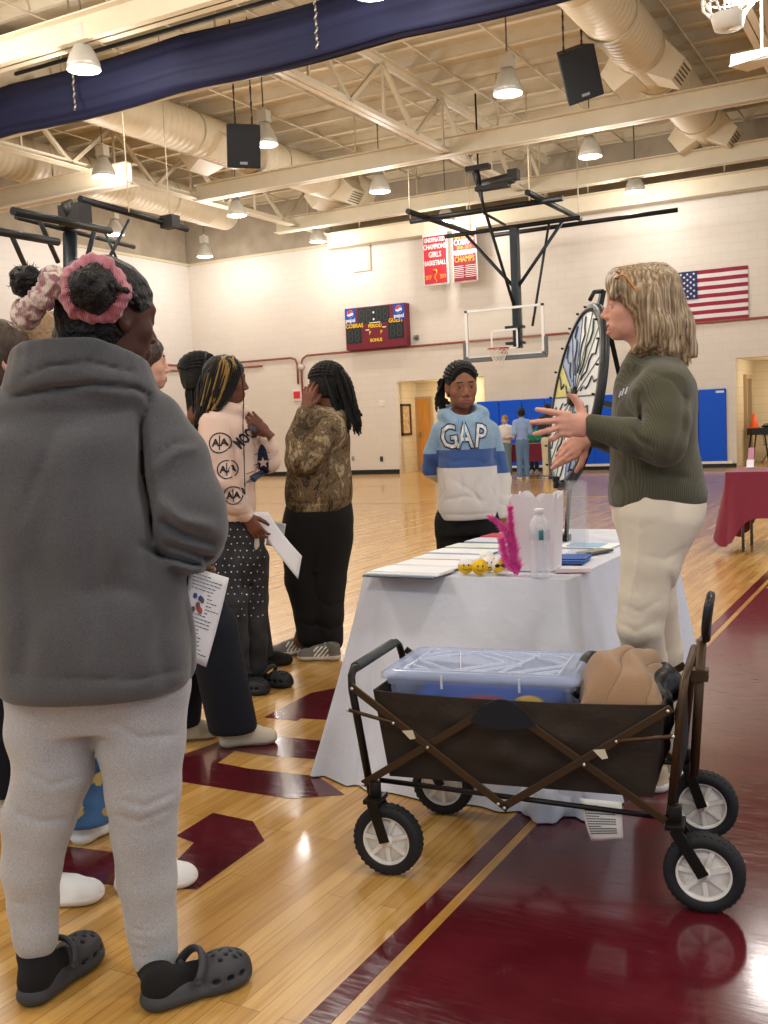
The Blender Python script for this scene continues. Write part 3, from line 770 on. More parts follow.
duct(dc_.x, 7.22, .45, 4, G(215, 215, 7.22).y, 'spiral duct farthest left, behind the twin black frame pipes', [])
# ---- high bay lamps
lampm = mat('lamp_reflector', hx('c9c6bd'), .35, metal=.3)
lamps_px = [(84, 68), (265, 143), (508, 92), (590, 155), (635, 190), (380, 190), (104, 175), (237, 214), (318, 240), (115, 233), (205, 255), (446, 220), (372, -8), (745, -4)]
names = ['hanging in front of the navy curtain', 'beside the left hanging speaker', 'at top centre left of the right-hand speaker', 'right of centre under the long beam', 'closest to the flag, near the back wall', 'directly above the scoreboard', 'on the left above the black frame pipes', 'in the middle of the left truss', 'above the scoreboard, nearest the back wall', 'behind the black frame pipes on the left', 'nearest the left back corner', 'above the two red banners', 'half hidden above the curtain at the top edge', 'cut by the top edge at the far right']
def make_lamp(p, lab):
    t = thing('high_bay_lamp', p, 'lit round high bay lamp '+lab, 'ceiling lamp', 'high bay lamps hanging from the roof')
    b = MB(); b.lathe([(.09, .36), (.11, .3), (.17, .2), (.215, .08), (.22, .0), (.212, .0), (.20, .08), (.15, .2), (.08, .29)], n=28); b.build('reflector', lampm, t, fix=False)
    b = MB(); b.lathe([(.001, .005), (.15, .0), (.205, .02), (.205, .03), (.001, .035)], n=24); b.build('lens', mat('lamp_lens', (1, 1, 1), .5, emit=(1, .97, .93), es=14), t)
    b = MB(); b.box((0, 0, .47), (.2, .16, .2)); b.tube([(0, 0, .55), (0, 0, .62)], .03, 8); b.build('ballast', mat('ballast_white', hx('cfc9bd'), .5), t, bevel=.01)
    b = MB(); b.tube([(0, 0, .6), (0, 0, ZT-p.z-.1)], .014, 6); b.build('hanger_rod', mat('rod_grey', hx('6d665a'), .5), t)
    return t
l0 = None
LP = []
for (px, py), nm in zip(lamps_px, names):
    p = G(px, py+2, 6.15); LP.append(p)
    if l0 is None: l0 = make_lamp(p, nm)
    else:
        c = copy_tree(l0); c.location = p; c['label'] = 'lit round high bay lamp '+nm
def add_light(name, kind, loc, energy, col=(1, .95, .88), size=.3, rot=(0, 0, 0), **k):
    l = bpy.data.lights.new(name, kind); l.energy = energy; l.color = col
    if kind == 'AREA': l.shape = 'DISK'; l.size = size
    else: l.shadow_soft_size = size
    for a, v in k.items(): setattr(l, a, v)
    o = bpy.data.objects.new(name, l); COL.objects.link(o); o.location = loc; o.rotation_euler = rot; return o
LC = (1, .965, .92)
for i, p in enumerate(LP): add_light('lamp_light', 'POINT', p-Vector((0, 0, .22)), 105, col=LC, size=.2)
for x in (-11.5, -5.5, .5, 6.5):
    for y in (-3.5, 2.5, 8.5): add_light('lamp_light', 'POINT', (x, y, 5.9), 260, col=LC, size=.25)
add_light('alcove_lamp_light', 'POINT', ((A0+A1)/2+.2, D+.7, 2.2), 26, col=(1, .88, .68), size=.12)
add_light('corridor_lamp_light', 'POINT', (C0+1.4, D+.9, 2.25), 45, col=(1, .90, .74), size=.12)
# ---- hanging speakers
def speaker(px, py, d, w, h, dp, rot, lab):
    p = AD(px, py, d); t = thing('hanging_speaker', p, lab, 'speaker', 'black speakers hanging from the roof'); t.rotation_euler = rot
    b = MB(); b._add([(-w/2, -dp/2, -h/2), (w/2, -dp/2, -h/2), (w/2, -dp/2, h/2), (-w/2, -dp/2, h/2), (-w*.36, dp/2, -h/2), (w*.36, dp/2, -h/2), (w*.36, dp/2, h/2), (-w*.36, dp/2, h/2)], [(0, 1, 2, 3), (4, 5, 6, 7), (0, 1, 5, 4), (1, 2, 6, 5), (2, 3, 7, 6), (3, 0, 4, 7)], False)
    b.build('cabinet', mat('speaker_black', hx('121315'), .6), t, bevel=.015)
    b = MB(); b.box((0, -dp/2-.006, 0), (w*.9, .01, h*.92)); b.build('grille', mat('speaker_grille', hx('1b1c1f'), .8, bump=.6, bs=120), t)
    b = MB(); b.box((0, -dp/2-.014, -h*.38), (w*.22, .004, .04)); b.build('badge', mat('badge_grey', hx('8b8d90'), .4, metal=.5), t)
    M = t.rotation_euler.to_matrix().inverted()
    for x_ in (-w*.25, w*.25):
        b = MB()
        a = Vector((x_, 0, h/2)); up = M @ Vector((0, 0, 1)); L = (ZT-p.z-h/2)
        pts = [a+up*(L*i/14) for i in range(15)]
        for i in range(14): b.tube([pts[i], pts[i+1]], .012 if i % 2 else .018, 5)
        b.build('hanging_chain', mat('chain_grey', hx('55504a'), .4, metal=.6), t)
speaker(244, 146, 17.0, .54, .66, .42, (.30, .05, YAW+.1), 'black hanging speaker on the left beside a lit lamp')
speaker(578, 74, 16.0, .56, .74, .42, (.42, -.28, YAW-.05), 'tilted black hanging speaker at upper right between duct and lamp')
# ---- navy divider curtain rolled up under its pipe
navy = mat('navy_curtain', hx('080d30'), .75, bump=.2, bs=20)
zc1 = 6.5
yc = G(200, 60, zc1).y
t = thing('divider_curtain', (-6, yc, zc1), 'rolled-up navy divider curtain hanging across the roof at upper left', 'curtain')
def cur(u, v):
    x = -16+u*34; a = v*2*PI; sag = .05*abs(math.sin(PI*(x/3.4)))
    f = 1+.05*math.sin(5*a+x*.25)+.05*math.sin(11*a-x*.4)+.03*math.sin(17*a+x*.5)
    return (x, (.20*f)*math.cos(a), (.36*f)*math.sin(a)-sag)
b = MB(); b.grid(cur, 160, 48); b.build('fabric', navy, t)
b = MB(); b.box((1, .0, .52), (34, .05, .04)); b.tube([(-16, -.35, .60), (18, -.35, .60)], .045, 8); b.build('curtain_pipe', black, t)
b = MB(); hk = mat('hook_steel', hx('a8a294'), .35, metal=.8)
for x_ in (-11.3, -5.2, -1.0, 3.5):
    for k in range(12): b.tube([(x_+.02*(k % 2), -.3, .7-.09*k), (x_-.02*(k % 2), -.3, .62-.09*k)], .016, 5)
    b.tube([(x_, -.3, .7), (x_, -.3, ZT-zc1-.1)], .015, 5)
b.build('lift_chain', hk, t)
mx = G(170, 35, zc1+.5).x
b = MB(); b.box((mx+6+.15, -.1, .78), (.34, .26, .28)); b.tube([(mx+6+.2, -.35, .6), (mx+6+.75, -.35, .72)], .13, 12); b.box((mx+6+.5, -.1, 1.0), (.5, .08, .08)); b.box((mx+6-.35, -.3, .6), (.3, .2, .2)); b.tube([(mx+6-.3, -.2, .6), (mx+6-.3, -.2, ZT-zc1-.1)], .02, 6)
b.build('winch_motor', mat('motor_dark', hx('2a2826'), .5, metal=.3), t)
# ---- folded second basket frame at upper left
def PD(px, py, d): return AD(px, py, d)
t = thing('folded_hoop_frame', PD(70, 235, 15)*1.0, 'black pipe frame of a folded basketball goal at upper left', 'hoop frame')
o0 = t.location
def Q(px, py, d): return AD(px, py, d)-o0
b = MB()
b.tube([Q(13, 211, 13), Q(110, 231, 14.8)], .055); b.tube([Q(80, 199, 15.5), Q(187, 229, 17.5)], .055); b.tube([Q(-10, 230, 12.2), Q(58, 242, 13.2)], .05)
b.tube([Q(16, 217, 14), Q(134, 247, 16.5)], .035)
b.each('frame_rail', black, t)
b = MB(); b.tube([Q(70, 233, 15), Q(71, 330, 15.0)], .10, 8); b.build('mast', dark, t)
b = MB(); b.tube([Q(38, 217, 14), Q(58, 262, 14.6)], .035); b.tube([Q(94, 232, 15), Q(86, 262, 15)], .035); b.tube([Q(129, 220, 15.6), Q(109, 258, 15.2)], .025); b.tube([Q(11, 234, 13), Q(26, 268, 13.5)], .035)
b.tube([Q(104, 230, 15.5), Q(118, 262, 15.5)], .02); b.each('brace', dark, t)
b = MB(); b.box(Q(75, 216, 14.8), (.4, .25, .3)); b.tube([Q(66, 212, 14.8), Q(75, 208, 14.8)], .14, 12); b.box(Q(170, 222, 17), (.25, .2, .2)); b.each('winch_motor', mat('motor_dark'), t)
b = MB()
for a_, dd in (((129, 212), 15.6), ((170, 224), 17)):
    q = Q(*a_, dd); b.tube([q, (q.x, q.y, ZT-o0.z-.1)], .01, 6)
b.each('hanger_rod', steel2, t)
# small winch above the far hoop
g = AD(478, 168, 21)
t = thing('hoop_winch', g, 'black winch motor with cables above the far basketball hoop', 'winch')
b = MB(); b.box((0, 0, 0), (.5, .16, .1)); b.tube([(-.05, 0, 0), (.0, .05, -.3)], .06, 8); b.tube([(.1, 0, -.35), (.75, 0, -.3)], .11, 10); b.box((.3, 0, -.42), (.7, .2, .08)); b.box((.75, 0, -.25), (.2, .2, .2)); b.build('motor', mat('motor_dark'), t)
b = MB(); q = AD(505, 225, 22.6)-g; b.tube([(0, 0, -.05), (.1, 0, -.9), q], .03, 6); b.tube([(0, 0, 0), (0, 0, ZT-g.z-.1)], .02, 6); b.each('cable', black, t)
# caged fixture at the top right edge
g = AD(728, 6, 12.5)
t = thing('caged_fixture', g, 'white wire-caged fixture at the top right edge', 'fixture')
b = MB()
for k in range(10):
    a = 2*PI*k/10
    b.tube([(.3*math.sin(p)*math.cos(a), .3*math.sin(p)*math.sin(a), .1+.26*math.cos(p)) for p in np.linspace(0, PI, 9)], .014, 5)
for z in (0, .1, .2): b.tube([(.29*math.cos(a), .29*math.sin(a), z) for a in np.arange(0, 2*PI, .35)], .012, 5, closed=True)
b.build('wire_cage', mat('cage_white', hx('e6e4de'), .4), t)
b = MB(); b.lathe([(.001, -.26), (.16, -.26), (.2, -.12), (.2, -.1), (.001, -.1)], n=20); b.tube([(0, 0, .3), (0, 0, ZT-g.z-.1)], .02, 6); b.build('housing', mat('ballast_white'), t)
# long white fixture, right edge
p0, p1 = AD(738, 62, 13.2), AD(790, 52, 12.6)
t = thing('tube_light_fixture', p0, 'white channel fixture cut by the right edge near the top', 'light fixture')
b = MB(); q = p1-p0; b.bar((0, 0, 0), q, .3, .12); b.bar((0, 0, -.08), q, .36, .02); b.build('housing', white, t)
b = MB(); b.tube([(.3, -.1, 0), (.3, -.1, ZT-p0.z-.1)], .02, 6); b.build('hanger_rod', steel2, t)
# world: soft grey ambient fill, added; enters past the unbuilt walls behind the camera
w = bpy.data.worlds.new('w'); S.world = w; w.use_nodes = True
w.node_tree.nodes['Background'].inputs[0].default_value = (.90, .95, 1, 1); w.node_tree.nodes['Background'].inputs[1].default_value = .8
# ------------------------------------------------------------------ shared bits
def uv_frame(loc, lab, name, cat, group=None): return thing(name, loc, lab, cat, group, YAW)
def clothfn(col, col2=None, sc=900):
    def fn(nt, b, co):
        n = N(nt, 'ShaderNodeTexNoise', {'Vector': co, 'Scale': 8.0, 'Detail': 3.0})
        w = N(nt, 'ShaderNodeTexNoise', {'Vector': co, 'Scale': float(sc), 'Detail': 1.0})
        h = mth(nt, 'ADD', mth(nt, 'MULTIPLY', n.outputs[0], 2.0), mth(nt, 'MULTIPLY', w.outputs[0], .12))
        bp = N(nt, 'ShaderNodeBump', {'Height': h, 'Strength': .35, 'Distance': .012}); nt.links.new(bp.outputs[0], b.inputs['Normal'])
    return fn
def tablecloth(b, x0, x1, y0, y1, z, drop, flare, seed, fx=(0, 0, 0, 0), amp=.02, r=.02, cz=None):
    """skirt round a rectangle; flare per side (front y0, right, back, left)"""
    rg = random.Random(seed); N_ = 260; rows = 26
    w, d = x1-x0, y1-y0; per = 2*(w+d)
    ph = [rg.random()*6.28 for _ in range(8)]
    def base(s):
        s = s % per
        if s < w: return Vector((x0+s, y0, 0)), Vector((0, -1, 0)), 0, s/w
        s -= w
        if s < d: return Vector((x1, y0+s, 0)), Vector((1, 0, 0)), 1, s/d
        s -= d
        if s < w: return Vector((x1-s, y1, 0)), Vector((0, 1, 0)), 2, s/w
        s -= w
        return Vector((x0, y1-s, 0)), Vector((-1, 0, 0)), 3, s/d
    def f(u, v):
        s = u*per; p, n, k, t = base(s)
        # blend normals near corners
        p2, n2, k2, t2 = base(s+.05); p3, n3, k3, t3 = base(s-.05)
        nn = (n+n2+n3).normalized(); fl = (flare[k]*2+flare[k2]+flare[k3])/4
        cd_ = min(t, 1-t)*(w if k % 2 == 0 else d)
        corner = math.exp(-(cd_/.13)**2)
        fold = math.sin(s*11+ph[0])*.5+math.sin(s*23+ph[1])*.3+math.sin(s*5.3+ph[2])*.5
        fold2 = math.cos(cd_*38+ph[3])*corner*2.2
        o = fl*v**1.15+amp*(fold*v+fold2*v*1.2)+corner*.03*v
        dr = (drop if not callable(drop) else drop(k, t, cd_))
        zz = z-dr*v
        if v < .04: zz = z-dr*v; 
        return p+nn*(o+.006)+Vector((0, 0, zz))
    b.grid(f, N_, rows, closeu=True)
    b._add([(x0, y0, z), (x1, y0, z), (x1, y1, z), (x0, y1, z)], [(0, 1, 2, 3)], False)
    b.grid(lambda u, v: base(u*per)[0]+Vector((0, 0, z)) if v < .5 else f(u, 0), N_, 2, closeu=True)
def fold_legs(t, x0, x1, y0, y1, z, m):
    for yy in (y0+.12, y1-.12):
        for xx in (x0+.1, x1-.1):
            b = MB(); b.tube([(xx, yy, 0), (xx, yy, z-.04)], .014, 8); b.build('leg', m, t)
    b = MB(); b.box(((x0+x1)/2, (y0+y1)/2, z-.025), (x1-x0, y1-y0, .04)); b.build('table_top', mat('table_grey', hx('b9b6ae'), .6), t, bevel=.008)
# ------------------------------------------------------------------ white display table
TX0, TX1, TY0, TY1, TZ = -1.975, -1.17, 3.44, 5.02, .745
t = thing('folding_table', (0, 0, 0), 'folding display table hidden under the long white cloth', 'table'); fold_legs(t, TX0, TX1, TY0, TY1, TZ, mat('leg_grey', hx('6f7276'), .4, metal=.5))
whc = mat('white_cloth', hx('d5d9e6'), .85, fn=clothfn(None))
b = MB(); tablecloth(b, TX0-.006, TX1+.006, TY0-.006, TY1+.006, TZ+.004, TZ-.002, (.30, .10, .03, .02), 5, amp=.02)
# hem puddles on the floor at the front
o = tag(b.build('tablecloth', whc), 'white cloth draped to the floor over the near display table', 'tablecloth')
for pts_, rr_ in ((((525, 806), (545, 818), (566, 812)), (.05, .06, .045)), (((482, 799), (497, 803)), (.035, .04))):
    P_ = [G(*q) for q in pts_]; c_ = P_[0]; lo = [min(p[i] for p in P_)-.12 for i in range(2)]+[.0]; hi = [max(p[i] for p in P_)+.12 for i in range(2)]+[.16]
    s = SDF(lo, hi, .006); s.chain([(p.x, p.y, .03) for p in P_], rr_, k=0); s.chain([(p.x-.02, p.y+.08, .08) for p in P_], [q*.8 for q in rr_], k=.03)
    s.wob(.010, 60, 3); s.cut((0, 0, -1), -.003); s.mb(1).build('hem_bunch', whc, o, fix=False)
tz = TZ+.008
def T(px, py, dz=0): return G(px, py, tz+dz)
def sheet_stack(pa, w, d, rot, n, cols, lab, name='paper_stack', group=None, th=.0016):
    t = thing(name, (pa.x, pa.y, tz), lab, 'papers', group, rot)
    k_ = len(cols)
    for i, c in enumerate(cols):
        b = MB(); zz = i*th*n; b.box((.008*math.sin(i*3), .030*(i-k_+1), zz+th*n/2+.0003), (w, d, th*n), (0, 0, .02*math.sin(i*7)))
        b.build('sheet', mat('sheet_'+c, hx(c), .55), t)
    return t
pl = [(405, 573, .30, ['3c4a5a', 'dfe2ea', 'eef0f5'], 'front stack of white papers at the near left table corner'),
      (426, 566, .28, ['222a38', 'e9ebf0', 'f0f1f6'], 'second white paper stack with a dark sheet from the near corner'),
      (440, 559, .28, ['1d2228', 'e7e9ee'], 'white booklets with black edge left of the yellow balls'),
      (455, 553, .28, ['3f66a8', 'eceef2'], 'blue striped brochures just behind the black booklets'),
      (470, 547.5, .27, ['37504a', 'dfe5e2'], 'dark green edged brochures in the middle of the row'),
      (487, 542, .26, ['2b3c66', 'd5dbea'], 'navy brochures near the pink feather'),
      (500, 537, .24, ['e8e9ed', 'c4475a'], 'red topped brochures at the far end of the row')]
for px, py, w, cols, lab in pl:
    p = T(px+9, py); sheet_stack(p, w, .145, -.02+random.uniform(-.04, .04), 3, cols, lab, 'brochure_stack', None)
p = T(573, 571); sheet_stack(p, .13, .09, .3, 1, ['b8a0a8'], 'small printed card at the near right table corner', 'printed_card')
p = T(568, 560); sheet_stack(p, .17, .14, .1, 3, ['16305f', '2b5cae', '1f4f9c'], 'stack of blue booklets behind the water bottle', 'booklet_stack')
p = T(588, 545.5); sheet_stack(p, .26, .18, -.05, 1, ['eef3f4'], 'white sheet with blue and green print behind the phone', 'printed_sheet')
b = MB(); b.box((p.x+.02, p.y, tz+.0035), (.1, .14, .0008)); b.box((p.x-.06, p.y+.01, tz+.0035), (.05, .13, .0008))
o = b.build('printed_stripe', mat('print_cyan', hx('7db4d8'), .5)); 
for q in bpy.data.objects:
    if q.name.startswith('printed_sheet'): o.parent = q; o.matrix_parent_inverse = Matrix.Identity(4); o.location = -(q.rotation_euler.to_matrix().inverted() @ Vector(q.location)); o.rotation_euler.z = .05
p = T(595, 553); t = thing('smartphone', (p.x, p.y, tz), 'dark phone lying on the white cloth by the speaking woman', 'phone', None, -.35)
b = MB(); b.box((0, 0, .006), (.08, .155, .011)); b.build('case', mat('phone_case', hx('3a3c3e'), .4), t, bevel=.005)
b = MB(); b.box((0, 0, .0121), (.066, .135, .0012)); b.build('screen', mat('phone_screen', hx('6b6a5f'), .1), t)
p = T(556, 536); t = thing('green_marker_pack', (p.x, p.y, tz), 'small green packet behind the white box on the table', 'packet', None, .2)
b = MB(); b.box((0, 0, .009), (.09, .05, .018)); b.build('packet', mat('packet_green', hx('4fae4a'), .5), t, bevel=.006)
b = MB(); b.box((0, 0, .0187), (.05, .03, .001)); b.build('packet_label', white, t)
# yellow and white stress balls
yb = mat('ball_yellow', hx('f0c21c'), .5); wbm = mat('ball_white', hx('ecebe6'), .6); bk = mat('print_black', hx('1a1a1a'), .5)
for i, (px, py, rx, lab) in enumerate([(466, 574, .0, 'white topped yellow squeeze ball at the left of the group'), (480, 575, 1.2, 'yellow squeeze ball with a white face patch in front'), (489, 571.5, -.7, 'yellow squeeze ball between its neighbours'), (500, 574, .5, 'yellow squeeze ball with black sunglasses print'), (487, 565, 2.2, 'white squeeze ball at the back of the group')]):
    p = T(px, py); r = .027; t = thing('squeeze_ball', (p.x, p.y, tz+.0302), lab, 'ball', 'squeeze balls by the pink feather', YAW); t.scale = (1.12,)*3
    M = Euler((rx, .3*i, 0)).to_matrix()
    b = MB(); b.ell((0, 0, 0), (r, r, r), 12)
    b.mi = [0 if (M @ Vector(np.mean([b.v[q] for q in f], axis=0))).z < .009 else 1 for f in b.f]
    if i == 4: b.mi = [1]*len(b.f)
    b.build('ball', [yb, wbm], t)
    b = MB()
    if i == 3:
        for sx in (-1, 1): b.ell((sx*.010, -.0245, .004), (.0085, .004, .006), 8)
        b.box((0, -.0265, .006), (.01, .003, .002))
    else:
        for sx in (-1, 1): b.ell((sx*.008, -.0255, .006), (.0025, .002, .004), 6)
        b.tube([(.011*math.cos(a), -.0255+.002*abs(math.cos(a)), -.004-.006*math.sin(a)) for a in np.linspace(0, PI, 7)], .0011, 5)
    b.build('printed_face', bk, t)
# scalloped white box
p = T(532, 572); t = thing('scalloped_box', (p.x, p.y+.085, tz), 'tall white box with scalloped rim behind the water bottle', 'box', None, .12)
bm_ = mat('white_card', hx('e3dde2'), .6)
hw, hb, hh = .084, .068, .30
for k in range(4):
    b = MB(); a = k*PI/2; n = 40
    c0, s0 = math.cos(a), math.sin(a)
    top = []
    for i in range(n+1):
        u = i/n; zz = hh-.026+.026*abs(math.sin(u*3*PI))**.6-.02*math.sin(PI*u)
        top.append((u, zz))
    def pt(u, z, off=0):
        w_ = hb+(hw-hb)*z/hh; x = (2*u-1)*w_; y = -w_-off
        return Vector((x*c0-y*s0, x*s0+y*c0, z))
    for i in range(n):
        u0, z0 = top[i]; u1, z1 = top[i+1]
        vs = [pt(u0, 0), pt(u1, 0), pt(u1, z1), pt(u0, z0), pt(u0, 0, -.003), pt(u1, 0, -.003), pt(u1, z1, -.003), pt(u0, z0, -.003)]
        b._add(vs, [(0, 1, 2, 3), (7, 6, 5, 4), (3, 2, 6, 7)], False)
    b.build('side_panel', bm_, t, fix=False)
b = MB(); b.box((0, 0, .003), (2*hb, 2*hb, .004)); b.build('bottom_panel', bm_, t)
# pink feather fan with white curved holder
p = T(515, 575); t = thing('pink_feather', (p.x, p.y, tz), 'fluffy hot pink feather standing against the white box', 'feather', None, YAW)
pk = mat('hot_pink', hx('ff62b8'), .7, var=.2, vs=60)
rg = random.Random(3)
def plume(pts, wid, n):
    c = catmull(pts, 10); b = MB(); b.tube(c, .002, 5)
    for i in range(n):
        f = rg.random()**.9*(len(c)-2); k = int(f); q = c[k].lerp(c[k+1], f-k); d = (c[k+1]-c[k]).normalized()
        sd = Vector((rg.uniform(-1, 1), rg.uniform(-1, 1), rg.uniform(-.3, .3))); L = wid*rg.uniform(.5, 1)*(1-.5*f/len(c))
        e = q+(sd.normalized()*.8+d*.8)*L; m_ = (q+e)/2+Vector((0, 0, .2*L)); b.tube([q, m_, e], [.0012, .001, .0004], 3, cap=False)
    return b
for pts in ([(.0, 0, .0), (-.01, 0, .09), (-.03, .0, .16), (-.085, -.01, .22)], [(.01, 0, .0), (-.0, 0, .1), (-.01, 0, .17), (-.01, -.01, .25)], [(.01, -.01, .0), (-.03, -.01, .06), (-.045, 0, .13)]):
    plume(pts, .04, 900).build('plume', pk, t)
b = MB(); b.grid(lambda u, v: (-.045+.05*math.sin(v*2.2)-.02+.03*u, .012+.012*math.cos(u*3), .005+.10*v-.02*u*v), 12, 12); b.build('holder', bm_, t, solid=.004)
# water bottle
p = T(541, 577); t = thing('water_bottle', (p.x, p.y, tz), 'clear ribbed plastic water bottle with white cap on the table edge', 'bottle', None, YAW); t.scale = (1.12, 1.12, 1.05)
def thin(name, c, base=.08, edge=.7, rough=.05):
    """thin clear plastic: see-through face on, brighter and more reflective edge on"""
    def fn(nt, b, co):
        out = nt.nodes['Material Output']; lw = N(nt, 'ShaderNodeLayerWeight', {'Blend': .35}); f_ = mth(nt, 'ADD', mth(nt, 'MULTIPLY', lw.outputs[1], edge), base)
        tr_ = N(nt, 'ShaderNodeBsdfTransparent', {0: (.97, .98, 1, 1)}); mx = N(nt, 'ShaderNodeMixShader', {0: f_}); nt.links.new(tr_.outputs[0], mx.inputs[1]); nt.links.new(b.outputs[0], mx.inputs[2]); nt.links.new(mx.outputs[0], out.inputs[0])
    return mat(name, c, rough, spec=.8, fn=fn)
cl = thin('bottle_plastic', (.9, .92, .97), .24, .75)
pr = [(.001, .0), (.028, .0), (.032, .006)]
for k in range(9): z_ = .012+k*.0125; pr += [(.033, z_), (.0308, z_+.006)]
pr += [(.0325, .125), (.0325, .165), (.033, .168), (.029, .19), (.018, .208), (.0125, .214), (.0125, .222), (.001, .222)]
b = MB(); b.lathe(pr, n=28); b.build('bottle_body', cl, t)
b = MB(); b.lathe([(.0327, .13), (.0332, .131), (.0332, .163), (.0327, .164)], n=28); b.mi = [1 if (i % 28) in (5, 6, 7, 20, 21) else 0 for i in range(len(b.f))]; b.build('label', [mat('label_clear', hx('d7dde6'), .3, alpha=.5), mat('label_teal', hx('3b6f78'), .4)], t, fix=False)
b = MB(); b.lathe([(.001, .235), (.0135, .235), (.0145, .232), (.0145, .218), (.0125, .217)], n=20); b.build('cap', mat('cap_white', hx('f1f1f1'), .4), t)
# acrylic sign holder
p = T(577, 556); t = thing('sign_holder', (p.x, p.y, tz), 'clear acrylic sign holder standing upright beside the phone', 'sign holder', None, YAW-.12)
ac = mat('acrylic', (.97, .98, .97), .05, trans=.5, alpha=.35, ior=1.2, col=None) if False else thin('acrylic', (.80, .80, .76), .14, .4)
b = MB(); b.box((0, 0, .155), (.075, .004, .31)); b.box((.012, .02, .155), (.075, .003, .30)); b.build('panel', ac, t, bevel=.001)
b = MB(); b.box((0, .03, .003), (.08, .09, .005)); b.build('foot', ac, t)
# ------------------------------------------------------------------ prize wheel on a table-top stand
wc = AD(576, 397, 4.35)
nrm = (-RT*math.cos(math.radians(3))-fw*math.sin(math.radians(3))); upv = (Vector((0, 0, 1))+RT*.20).normalized()
nrm = (nrm-upv*nrm.dot(upv)).normalized(); sd = upv.cross(nrm).normalized()
Mw = Matrix((sd, upv, nrm)).transposed()      # local x sideways, y up, z out of the face
t = thing('prize_wheel', wc, 'round painted prize wheel with black rim leaning on its stand', 'prize wheel'); t.rotation_euler = Mw.to_euler()
RW = .385
b = MB(); n = 64; b.lathe([(RW*.93, .0), (RW*.93, .014), (RW, .014), (RW+.010, .0), (RW+.010, -.016), (RW*.9, -.02), (RW*.9, -.004)], n=n)
for k in range(20):
    a = 2*PI*k/20; b.tube([((RW-.01)*math.cos(a), (RW-.01)*math.sin(a), .02), ((RW-.01)*math.cos(a), (RW-.01)*math.sin(a), .032)], .005, 6)
rimb = mat('rim_black', hx('16181a'), .4)
b.build('rim', rimb, t)
b = MB(); fm = [mat('wheel_white', hx('e9ecea'), .35), mat('wheel_blue', hx('8fa3c9'), .35), mat('wheel_pale', hx('cdd6c9'), .35), mat('wheel_yellow', hx('dcd67a'), .35)]
ns = 14
for k in range(ns):
    b.m([0, 0, 2, 0, 1, 1, 3, 0, 0, 2, 0, 1, 0, 0][k]); a0 = 2*PI*k/ns; a1 = 2*PI*(k+1)/ns
    b._add([(0, 0, .008)]+[(RW*.93*math.cos(a0+(a1-a0)*i/5), RW*.93*math.sin(a0+(a1-a0)*i/5), .008) for i in range(6)], [(0, i+1, i+2) for i in range(5)], False)
fc = b.build('face', fm, t)
b = MB(); rg = random.Random(9)
for k in range(ns):
    a0 = 2*PI*k/ns; b.bar((.03*math.cos(a0), .03*math.sin(a0), .0095), (RW*.92*math.cos(a0), RW*.92*math.sin(a0), .0095), .005, .002)
    am = a0+PI/ns
    pts = [((.1+.04*j)*math.cos(am+.08*math.sin(j*2+k)), (.1+.04*j)*math.sin(am+.08*math.sin(j*2+k)), .0105) for j in range(7)]
    b.tube(pts, .004, 4)
b.build('marker_stroke', mat('ink', hx('3a4148'), .5), fc)
b = MB(); b.lathe([(.001, .03), (.035, .03), (.045, .01), (.001, .01)], n=20); b.build('hub', rimb, t)
# stand
f1, f2 = T(566, 541), T(553, 530); sc_ = wc+(-nrm)*.1
t2 = thing('wheel_stand', (sc_.x, sc_.y, tz), 'black folding stand carrying the prize wheel', 'stand')
o0 = Vector((sc_.x, sc_.y, tz))
top = AD(603, 291, 4.42); midb = AD(592, 440, 4.4)
b = MB(); b.bar(top-o0, AD(563, 480, 4.38)-o0, .035, .02, up=nrm); b.build('upright', black, t2)
b = MB(); b.bar(AD(605, 312, 4.45)-o0, AD(632, 432, 4.75)-o0, .03, .02, up=nrm); b.build('rear_strut', black, t2)
b = MB(); b.bar(AD(596, 402, 4.42)-o0, AD(634, 410, 4.7)-o0, .022, .022); b.build('cross_bar', black, t2)
for f_, top_ in ((f1, AD(571, 470, 4.4)), (f2, AD(562, 480, 4.5))):
    b = MB(); b.bar(top_-o0, f_-o0+Vector((0, 0, .01)), .024, .018, up=nrm); b.box(f_-o0+Vector((0, 0, .016)), (.04, .04, .03)); b.build('leg', black, t2)
f3 = Vector((AD(634, 520, 4.75).x, AD(634, 520, 4.75).y, tz)); b = MB(); b.bar(AD(632, 432, 4.75)-o0, f3-o0+Vector((0, 0, .012)), .024, .018, up=nrm); b.build('leg', black, t2)
b = MB(); b.tube([AD(603, 291, 4.42)-o0, AD(594, 292, 4.36)-o0, AD(590, 300, 4.34)-o0], .009, 8); b.box(AD(563, 482, 4.38)-o0, (.07, .05, .05)); b.build('pointer', black, t2)
# ------------------------------------------------------------------ burgundy tables
bg = mat('burgundy_cloth', hx('7a1e36'), .8, sheen=.2, fn=clothfn(None))
p = G(722, 472, .75); pb = G(712, 543)
bx0, by0 = p.x+.04, p.y-.05
t = thing('folding_table', (0, 0, 0), 'folding table under the burgundy cloth at the right edge', 'table'); fold_legs(t, bx0+.02, bx0+1.75, by0+.03, by0+.75, .745, mat('leg_grey'))
b = MB(); tablecloth(b, bx0, bx0+1.78, by0, by0+.76, .75, lambda k, t, cd_: .42+.27*math.exp(-(cd_/.13)**2), (.04, .03, .03, .06), 11, amp=.02)
tag(b.build('tablecloth', bg), 'burgundy cloth over the table cut by the right edge', 'tablecloth')
g = G(751, 467, .757); g.y = min(g.y, by0+.62); g.x = max(g.x, bx0+.12); t = thing('card_stand', (g.x, g.y, .757), 'small pink and white card stand on the burgundy cloth', 'card stand', None, YAW-.7)
b = MB(); b.box((0, .02, .10), (.055, .004, .18), (-.2, 0, 0)); b.build('card', mat('card_pink', hx('c08aa0'), .5), t)
